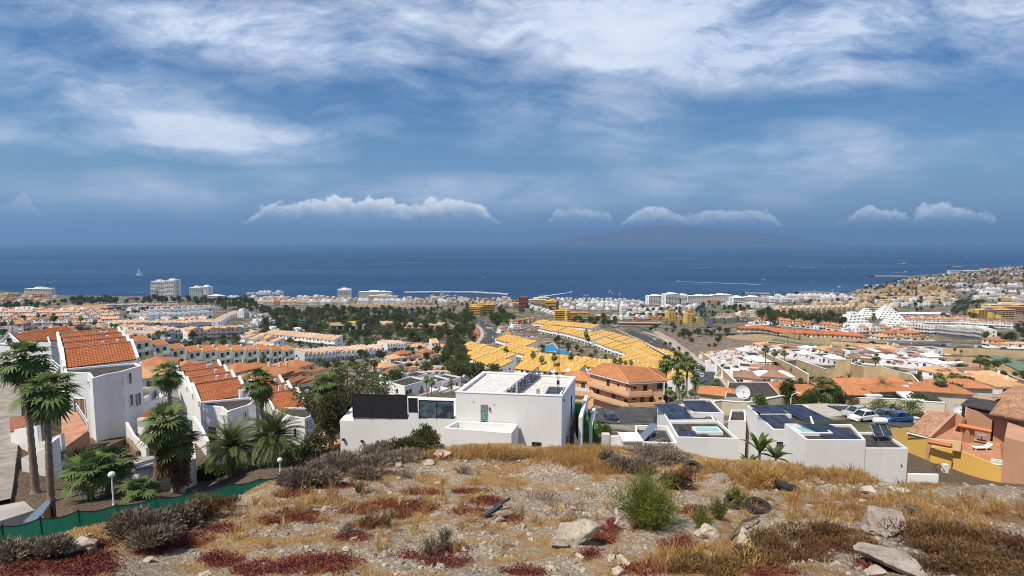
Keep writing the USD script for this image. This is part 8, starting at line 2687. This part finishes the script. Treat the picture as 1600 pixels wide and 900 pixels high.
scatter("below the yellow roofs behind the villa",[(760,605),(850,596),(960,598),(1040,622),(960,618),(850,612)],24,(0,2,0),(.6,1.0),seed=24)
scatter("among the white terraces at far left",[(-10,530),(-10,490),(180,484),(330,488),(330,500),(200,530)],150,(0,1,4,2),(.55,1.0),seed=25)
scatter("among the rows at centre-left",[(200,600),(210,520),(420,515),(600,545),(700,550),(690,620),(480,620)],190,(0,1,4,2),(.5,.95),seed=26)
scatter("among the beige slope rows",[(1190,485),(1330,460),(1600,455),(1620,500),(1400,505),(1340,490)],170,(0,1,3),(.8,1.5),seed=27)
scatter("on the headland",[(1330,458),(1400,440),(1500,428),(1600,420),(1620,450),(1400,456)],230,(0,1,3),(1.0,2.0),seed=28)
scatter("along the far road at right",[(1470,502),(1500,470),(1540,470),(1525,505)],34,(0,1,3),(1.0,1.7),seed=29)
scatter("at the right end of the white flats",[(1530,525),(1600,508),(1620,540),(1540,540)],26,(0,1,4),(.8,1.3),seed=30)
scatter("on the right slope's tan banks",[(1440,560),(1600,570),(1620,610),(1530,600),(1450,575)],12,(4,0),(.5,.8),seed=31)
scatter("among the villas behind the tan walls",[(1105,565),(1180,548),(1310,555),(1300,590),(1230,605),(1160,605)],22,(4,0,2),(.4,.7),seed=32)
scatter("around the cream villas on the right",[(1100,645),(1200,606),(1480,600),(1530,620),(1450,650),(1320,640),(1220,650)],30,(4,0,2,1),(.4,.7),seed=33)
scatter("among the shore blocks",[(560,490),(700,470),(860,478),(880,490),(760,500)],90,(0,1,3),(.9,1.5),seed=34)
scatter("along the main road's far pavement",[(1035,540),(1075,568),(1100,592),(1110,588),(1080,560),(1050,540)],14,(2,2,4),(.6,.9),seed=35)
for k,(d,poly,n,sd)in enumerate((("in gardens at the left",[(-10,530),(0,488),(330,486),(420,530),(480,600),(220,600)],150,41),("in gardens at the right",[(1105,570),(1320,540),(1600,600),(1480,640),(1200,640)],90,42),("in gardens around the yellow roofs",[(725,580),(840,505),(1050,560),(1070,620),(830,600)],50,43))):
 scatter(d,poly,n,(0,1,2),(.6,1.3),"garden_bush","bush",.1,BK,f"one of the small bushes {d}",sd)
rg=np.random.default_rng(61)
P=np.array([gv(u,v)[:2]for u,v in[(398,530),(410,488),(520,484),(640,490),(742,490),(738,532),(690,545),(560,536)]])
pl=sg.Polygon(P).buffer(0)
x0,y0,x1,y1=pl.bounds
xy_=np.c_[rg.uniform(x0,x1,2600),rg.uniform(y0,y1,2600)]
xy_=xy_[[pl.contains(sg.Point(*q))for q in xy_]]
nn_=fbm2(xy_[:,0],xy_[:,1],40,3,77)
xy_=xy_[nn_>-.10][:1100]
zz_=ground(xy_[:,0],xy_[:,1])
UB=[]
for k,m in enumerate((TREELEAF,OLIVELEAF)):
 r2=np.random.default_rng(510+k)
 UB.append((f"thicket",MB().add(*leaf_cloud(r2,np.c_[r2.uniform(-1.6,1.6,8),r2.uniform(-1.6,1.6,8),r2.uniform(.6,3.4,8)],np.full(8,1.4),380,.6,.9,.5)),m))
instancer("park_thicket",UB,np.c_[xy_,zz_],rg.integers(0,2,len(xy_)),rg.uniform(0,6.28,len(xy_)),rg.uniform(.8,1.7,len(xy_)),"dense dark green undergrowth filling the park between its trees")
for nm,items in ALLT.items():
 items.sort(key=lambda q:-q[0])
 for _,kd,lb,cat,loc,rz,sc,desc in sorted(items[:290],key=lambda q:q[4][0]/q[4][1]):
  place(kd,nm,lb,cat,loc,rz,sc,desc)
 rest=items[290:]
 if rest:
  path=numbered("/World","distant_"+nm+"s")
  pi=UsdGeom.PointInstancer.Define(stage,path)
  rel=pi.CreatePrototypesRel()
  kinds=list({q[1].path:q[1]for q in rest}.values())
  for kd in kinds:
   x=UsdGeom.Xform.Define(stage,numbered(path,nm))
   x.GetPrim().GetReferences().AddInternalReference(kd.path)
   rel.AddTarget(x.GetPath())
  pi.CreatePositionsAttr(Vt.Vec3fArray([Gf.Vec3f(*map(float,q[4]))for q in rest]))
  pi.CreateProtoIndicesAttr(Vt.IntArray([[k.path for k in kinds].index(q[1].path)for q in rest]))
  pi.CreateScalesAttr(Vt.Vec3fArray([Gf.Vec3f(*map(float,q[6]))for q in rest]))
  pi.CreateOrientationsAttr(Vt.QuathArray([Gf.Quath(math.cos(q[5]/2),0,0,math.sin(q[5]/2))for q in rest]))
  tag(pi.GetPrim(),"the smaller far-off green trees and bushes spread through the town",None,None,"stuff")
# --- the knoll: boulders, stones, tyres, grass
def rock_mat(name,a,b,dark):
 def f(g):
  g.add("texture_coordinate","tc")
  P="tc.object"
  n=g.noise(P,3.0,7,.7)
  n2=g.noise(P,14,6,.7)
  c=g.mixc(g.mr(n,.35,.65,0,1,"linear"),a,b)
  c=g.mixc(g.mr(n2,.52,.66,0,.8),c,dark)
  oi=g.add("object_info")
  c=g.add("hsv",hue=0.5,saturation=1.0,value=g.mr(oi+".random",0,1,.8,1.15,"linear"),fac=1.0,color=c)+".color"
  bm=g.add("bump",height=g.math("multiply_add",n2,.6,n),strength=.8,distance=.04)
  g.add("principled_bsdf","p",base_color=c,roughness=.95,normal=bm+".normal",specular_ior_level=.15)
  return "p.BSDF"
 return mat(name,f)
ROCK=rock_mat("pale_rock",(.36,.295,.22),(.58,.50,.395),(.17,.135,.10))
ROCKG=rock_mat("grey_rock",(.22,.185,.15),(.40,.345,.28),(.10,.08,.06))
def boulder(label,u,v,wpx,hpx,seed,m=ROCK,depth=.8,tilt=0.0,rough=.3,cuts=12,sink=.30,name="boulder",group=None,sub=4):
 p=gv(u,v)
 s=p[1]/FPX
 rg=np.random.default_rng(seed)
 w,h=wpx*s/2,hpx*s/2
 r=rock_mesh(rg,w*1.05,w*depth,h*1.1,sub,rough,cuts)
 if tilt:
  r.xf(M=trimesh.transformations.rotation_matrix(tilt,[0,1,0]))
 one(name,r,m,label,"rock",group,smooth=28,loc=p+[0,w*depth*.5,h*(1-2*sink)],rz=rg.uniform(-.4,.4))
boulder("pointed pale boulder leaning left of the big broom bush",984,826,68,52,2,depth=.7,tilt=.35)
boulder("long flat slab of pale rock sloping to the left, centre",893,850,96,34,4,depth=.6,tilt=-.42,cuts=9)
boulder("small grey rock resting on the upper end of the sloping slab",893,812,26,18,5,ROCKG)
boulder("broken lower end of the sloping slab",874,857,34,18,6,ROCKG)
boulder("white rounded rock in the middle of the bottom foreground",979,887,30,32,7)
boulder("second white rock left of the rounded one",967,899,22,20,8)
boulder("white rock half buried among red plants, right of centre",1115,842,60,26,9)
boulder("pale upright boulder right of the small brooms",1163,853,40,36,10)
boulder("angular white stone in front of the dark weeds",1117,877,36,18,11)
boulder("biggest grey boulder with a dark hollow face at the right",1388,836,78,50,12,ROCKG,.8,cuts=8)
boulder("dark stone tucked behind the biggest grey boulder",1428,806,28,22,13,speck("dark_rock",(.05,.05,.05),(.12,.11,.10),scale=8))
boulder("wide flat grey slab in the lower right foreground",1408,896,104,30,14,ROCKG,.9,.08,cuts=10)
boulder("yellowish small slab at the lower right edge of the frame",1372,900,40,16,15)
boulder("pale rock on the slope below the right solar house",1305,770,16,16,16)
boulder("pale broken rock by the far right slope's weeds",1572,792,30,18,17)
boulder("pale rocks' biggest piece at the lower left before the bushes",122,862,46,26,18)
boulder("low pale rock left of that piece",96,866,30,16,19)
boulder("white stone on the crest above the middle patches",571,744,16,12,20)
boulder("white stones' second piece on the crest",622,731,14,10,21)
boulder("pale slab on the crest below the villa's wing",690,716,34,12,22)
boulder("flat stone beside the crest's dry grass",668,727,26,10,23)
boulder("rounded pale stone left of the centre bottom",862,893,22,14,24)
boulder("grey stone beneath the dark plank",780,816,16,12,25,ROCKG)
boulder("pale stone near the frame's bottom at the middle left",540,862,16,10,26)
boulder("rubble's largest lump at the gravel's edge, lower right",1245,862,34,20,27)
boulder("pale lump of rubble on the right slope's bare patch",1362,772,26,14,28)
boulder("second pale lump of rubble on the right slope",1415,772,22,12,29)
boulder("lone stone near the lower left red mats",230,878,18,8,31)
def tyre(label,u,v,wpx,tilt=(.0,.0),r=None):
 p=gv(u,v)
 R=r or wpx*p[1]/FPX/2
 n,k=44,14
 th=np.linspace(0,2*np.pi,n,endpoint=False)
 prof=[(.56,-.26),(.62,-.33),(.80,-.36),(.94,-.30),(1.0,-.22),(1.0,-.08),(1.0,.08),(1.0,.22),(.94,.30),(.80,.36),(.62,.33),(.56,.26),(.62,.18),(.62,-.18)]
 v=[]
 for i,t in enumerate(th):
  for j,(a,b)in enumerate(prof):
   g=.965 if(4<=j<=7 and i%2)else 1.0
   v.append((a*g*R*math.cos(t),a*g*R*math.sin(t),b*R*.8))
 k=len(prof)
 i,j=np.meshgrid(np.arange(n),np.arange(k),indexing="ij")
 f=np.stack([i*k+j,((i+1)%n)*k+j,((i+1)%n)*k+(j+1)%k,i*k+(j+1)%k],-1).reshape(-1,4)
 m=MB().add(v,f)
 M=trimesh.transformations.euler_matrix(tilt[0],tilt[1],0)
 m.xf(M=M)
 m.xf(loc=p+[0,R*.6,R*.20])
 one("tyre",m,RUBBER,label,"tyre",smooth=50)
tyre("old black tyre on the crest before the left solar house",1085,738,30,(.25,-.15))
tyre("old black tyre lying in the weeds below the right solar house",1235,768,36,(-.25,.30))
tyre("old black tyre half hidden by the small broom",1152,795,34,(.2,.1))
tyre("old black tyre right of the half hidden one, nearest",1190,801,40,(.18,.05))
p=gv(768,808)
one("plank",MB().box(-.28,.28,-.05,.05,-.03,.03).xf(M=trimesh.transformations.euler_matrix(0,-.35,.5),loc=p+[0,0,.12]),flat("charred_wood",(.035,.035,.04),.7),"dark charred plank lying among red plants, centre","plank")
p=gv(790,798)
one("pipe_piece",MB().tube([p+[-.28,-.05,.12],p+[.10,.12,.24]],.035,8),DARKMETAL,"short black pipe sticking up beside the plank","pipe")
p=gv(1395,768)
m=MB()
for k in range(5):
 q=gv(1140+20*k,846-10*k)
 m.tube([q+[0,0,.05],q+[.25,.12,.16]],.02,5)
one("dead_branch",MB().tube([gv(1140,846)+[0,0,.08],gv(1160,830)+[0,0,.2],gv(1185,815)+[0,0,.12]],.028,5),BARK,"grey dead branch lying right of the small brooms","branch")
rg=np.random.default_rng(99)
def spots(n,y0,y1,amax=1.08):
 """random ground spots in view, evenly dense over the ground"""
 y=np.sqrt(rg.uniform(y0**2,y1**2,n))
 x=rg.uniform(-amax,amax,n)*y
 z=ground(x,y)
 return x,y,z
def crest_ok(x,y,z):
 """spots on the knoll itself, not down its far sides"""
 u=np.clip(800+x/np.maximum(y,1)*800*.985,-100,1700)
 c=np.interp(u,[k for k in sorted(COLS)],[COLS[k][0]for k in sorted(COLS)])
 return y<c*1.16
NB=16
def tuft(seed,nb,h,spread,wd,lean=.5,curl=.4):
 r=np.random.default_rng(seed)
 a=r.uniform(0,6.28,nb)
 q=spread*r.random(nb)**.7
 c=np.c_[q*np.cos(a),q*np.sin(a),np.full(nb,-.01)]
 d=unit(np.c_[np.cos(a+r.normal(0,.8,nb))*lean,np.sin(a+r.normal(0,.8,nb))*lean,np.ones(nb)]+r.normal(0,.25,(nb,3)))
 L=h*r.uniform(.45,1.2,nb)[:,None]
 w=unit(np.cross(d,r.normal(size=(nb,3))))*wd*r.uniform(.6,1.3,nb)[:,None]
 m=MB()
 v=np.stack([c-w,c+w,c+d*L*.6+w*.8+[0,0,0],c+d*L*.6-w*.8,c+d*L+np.c_[d[:,0],d[:,1],-np.abs(d[:,2])]*L*curl*.3],1).reshape(-1,3)
 k=np.arange(nb)[:,None]*5
 return m.add(v,np.vstack([k+[0,1,2],k+[0,2,3],k+[3,2,4]]))
x,y,z=spots(52000,5.5,24)
ok=crest_ok(x,y,z)
x,y,z=x[ok],y[ok],z[ok]
red=patch_mask(x,y,z,RED,.5,1)
gra=patch_mask(x,y,z,GRAVEL,.8,7,1.6)
u_=pix(np.c_[x,y,z])[:,0]
keep=grass_mask(x,y,gra,red,u_)>rg.uniform(.15,1.25,len(x))
gx,gy,gzv,gu=x[keep],y[keep],z[keep],u_[keep]
hue=fbm2(gx,gy,.8,3,41)+np.clip((gu-1150)/600,-.1,.5)
idx=np.where(hue+rg.normal(0,.14,len(gx))>.16,2,0)+rg.integers(0,2,len(gx))
instancer("dry_grass",[("tuft",tuft(1,46,.040,.11,.0036,1.8),DRYGRASS),("tuft",tuft(2,36,.065,.10,.0036,1.2),DRYGRASS),("tuft",tuft(3,46,.040,.11,.0036,1.8),TANGRASS),("tuft",tuft(4,36,.065,.10,.0036,1.2),TANGRASS)],np.c_[gx,gy,gzv],idx,rg.uniform(0,6.28,len(gx)),rg.uniform(.5,1.35,len(gx))*(.8+gy/45),"golden and brown dry grass over the knoll")
pts=[]
for(u,v,su,sv,k)in((770,712,70,6,260),(745,708,40,4,120),(915,708,45,8,240),(900,722,40,8,150),(660,716,40,5,110),(1240,742,60,8,170),(1200,752,50,8,140),(940,735,30,10,110),(840,714,50,5,110),(1130,735,60,6,110),(1330,752,50,8,90),(1055,880,60,14,60),(1140,880,60,12,50),(700,800,200,50,120),(500,790,120,30,70),(1300,790,150,30,150),(1480,800,100,20,120)):
 uu,vv=rg.normal(u,su*.6,k),rg.normal(v,sv*.6,k)
 for a,b in zip(uu,vv):
  q=gv(a,b)
  if q[1]<26:
   pts.append(q)
pts=np.array(pts)
idx=rg.integers(0,3,len(pts))
instancer("straw_grass",[("tuft",tuft(11,26,.34,.09,.005,.32,.8),DRYGRASS),("tuft",tuft(12,22,.26,.08,.005,.5,.8),DRYGRASS),("tuft",tuft(13,24,.24,.10,.005,.6),TANGRASS)],pts,idx,rg.uniform(0,6.28,len(pts)),rg.uniform(.7,1.4,len(pts)),"taller dry straw standing along the crest and between the rocks")
x,y,z=spots(90000,5.5,24)
ok=crest_ok(x,y,z)
x,y,z=x[ok],y[ok],z[ok]
red=patch_mask(x,y,z,RED,.5,1)
keep=red>rg.uniform(.30,.85,len(x))
x,y,z=x[keep],y[keep],z[keep]
def mat_clump(seed,nb):
 r=np.random.default_rng(seed)
 c=np.c_[r.normal(0,.055,nb),r.normal(0,.055,nb),r.uniform(0,.035,nb)]
 d=unit(r.normal(size=(nb,3))+[0,0,.9])*r.uniform(.018,.045,nb)[:,None]
 w=unit(np.cross(d,r.normal(size=(nb,3))))*.0085
 return MB().add(*quads(c,d,w))
REDORANGE=leaf("rusty_succulent",(.22,.065,.03),(.40,.17,.07),trans=.2)
tone=fbm2(x,y,.5,3,51)+rg.normal(0,.16,len(x))
instancer("red_ground_cover",[("clump",mat_clump(21,34),REDLEAF),("clump",mat_clump(22,34),REDLEAF),("clump",mat_clump(23,30),REDORANGE)],np.c_[x,y,z],np.where(tone>.05,2,rg.integers(0,2,len(x))),rg.uniform(0,6.28,len(x)),rg.uniform(.8,1.5,len(x)),"deep red and rusty succulent mats on the knoll")
c_=0
for k,(u,v,w,h,m)in enumerate(((1215,850,60,34,BROWNBUSH),(1275,848,50,30,BROWNBUSH),(1245,868,56,26,BROWNBUSH),(1450,862,60,40,BROWNBUSH),(1500,858,60,44,BROWNBUSH),(1555,862,60,46,BROWNBUSH),(1480,888,70,36,BROWNBUSH),(1545,893,80,40,BROWNBUSH),(1340,862,40,24,BROWNBUSH),(1600,880,60,40,BROWNBUSH),(1300,835,40,20,BROWNBUSH),(1190,880,40,24,BROWNBUSH),(1430,838,40,26,BROWNBUSH),(1080,892,40,24,BROWNBUSH),(1130,897,40,20,BROWNBUSH))):
 lb=("left of the biggest grey boulder, uppermost","between the left weeds and the biggest boulder","in front of the left weeds","right behind the flat grey slab","second right of the flat grey slab","at the right above the corner","low in front at the right","in the lower right corner","at the foot of the biggest grey boulder","cut by the right edge","thin patch above the left weeds","left end of the dark weeds","beside the biggest boulder's right foot","at the bottom right of centre","at the bottom under the angular white stone")[k]
 shrub_px("dark rusty-brown weed "+lb,u,v,w,h*.8,m,700+k,2600,ln=.07,wd=.0085,name="dry_weed",up=.6,lumps=12,dz=-.02)
for k,(u,v,w,h)in enumerate(((605,822,12,34),(672,868,16,30),(580,822,18,20),(545,836,20,14),(880,795,60,10),(850,783,50,9),(1010,745,20,22),(720,740,18,14),(560,770,14,24),(695,858,10,40),(790,720,24,10),(640,745,30,12))):
 lb=("left of the middle red mat","right of the middle gravel","leftmost, thin and low","beside the first red mats","long one along the middle ridge","left part of the middle ridge","near the gate pillar's bushes","on the crest's bare patch","upright one near the crest's left","tall thin one in the middle","under the villa's balcony","below the crest's white stones")[k]
 shrub_px("small dry twiggy plant, "+lb,u,v,w,h,(BROWNBUSH,GREYBUSH)[k%2],760+k,420,ln=.09,wd=.005,name="dry_plant",up=1.0,lumps=5,dz=-.02)
SK=[]
for k in range(8):
 t=proto("stone_kind")
 r=np.random.default_rng(800+k)
 t.part("stone",rock_mesh(r,.5,.5*r.uniform(.6,1),.5*r.uniform(.4,.75),2,.25,8),ROCK if k%3 else ROCKG)
 SK.append(t)
x,y,z=spots(60000,5.6,23)
ok=crest_ok(x,y,z)
x,y,z=x[ok],y[ok],z[ok]
gra=patch_mask(x,y,z,GRAVEL,.8,7,1.6)
red=patch_mask(x,y,z,RED,.5,1)
gm_=grass_mask(x,y,gra,red,pix(np.c_[x,y,z])[:,0])
keep=(.50+gra*.5-red*.5-gm_*.5+fbm2(x,y,.6,3,61)*.4)>rg.uniform(.1,1.0,len(x))
x,y,z=x[keep],y[keep],z[keep]
size=.018+.055*rg.random(len(x))**3*(1+.5*gra[keep])
GP=[]
for k in range(6):
 r=np.random.default_rng(830+k)
 GP.append(("pebble",rock_mesh(r,.5,.5*r.uniform(.6,1),.5*r.uniform(.4,.75),1,.25,7),ROCK if k%3 else ROCKG))
instancer("gravel",GP,np.c_[x,y,z+size*.10],rg.integers(0,6,len(x)),rg.uniform(0,6.28,len(x)),size*1.5,"pale gravel strewn over the knoll")
x,y,z=spots(9000,5.8,22)
ok=crest_ok(x,y,z)
x,y,z=x[ok],y[ok],z[ok]
gra=patch_mask(x,y,z,GRAVEL,.8,7,1.6)
keep=(.16+gra*.5+fbm2(x,y,.8,3,63)*.4)>rg.uniform(0,1.2,len(x))
x,y,z=x[keep],y[keep],z[keep]
size=.06+.09*rg.random(len(x))**2.5
instancer("rubble",GP,np.c_[x,y,z+size*.08],rg.integers(0,6,len(x)),rg.uniform(0,6.28,len(x)),size*1.5,"fist-sized pale rubble scattered over the knoll")
x,y,z=spots(2600,6.2,21,.98)
ok=crest_ok(x,y,z)
x,y,z=x[ok],y[ok],z[ok]
gra=patch_mask(x,y,z,GRAVEL,.8,7,1.6)
pk=np.argsort(-(gra+rg.uniform(0,.9,len(x))))[:270]
for i in sorted(pk,key=lambda q:x[q]/y[q]):
 s=.07+.16*rg.random()**2.2
 sd="left" if x[i]/y[i]<-.35 else "middle" if x[i]/y[i]<.3 else "right"
 place(SK[int(rg.integers(0,8))],"stone",f"one of the loose pale stones on the {sd} part of the knoll","stone",(x[i],y[i],z[i]+s*.12),rg.uniform(0,6.28),s,f"loose stones on the {sd} part of the knoll")
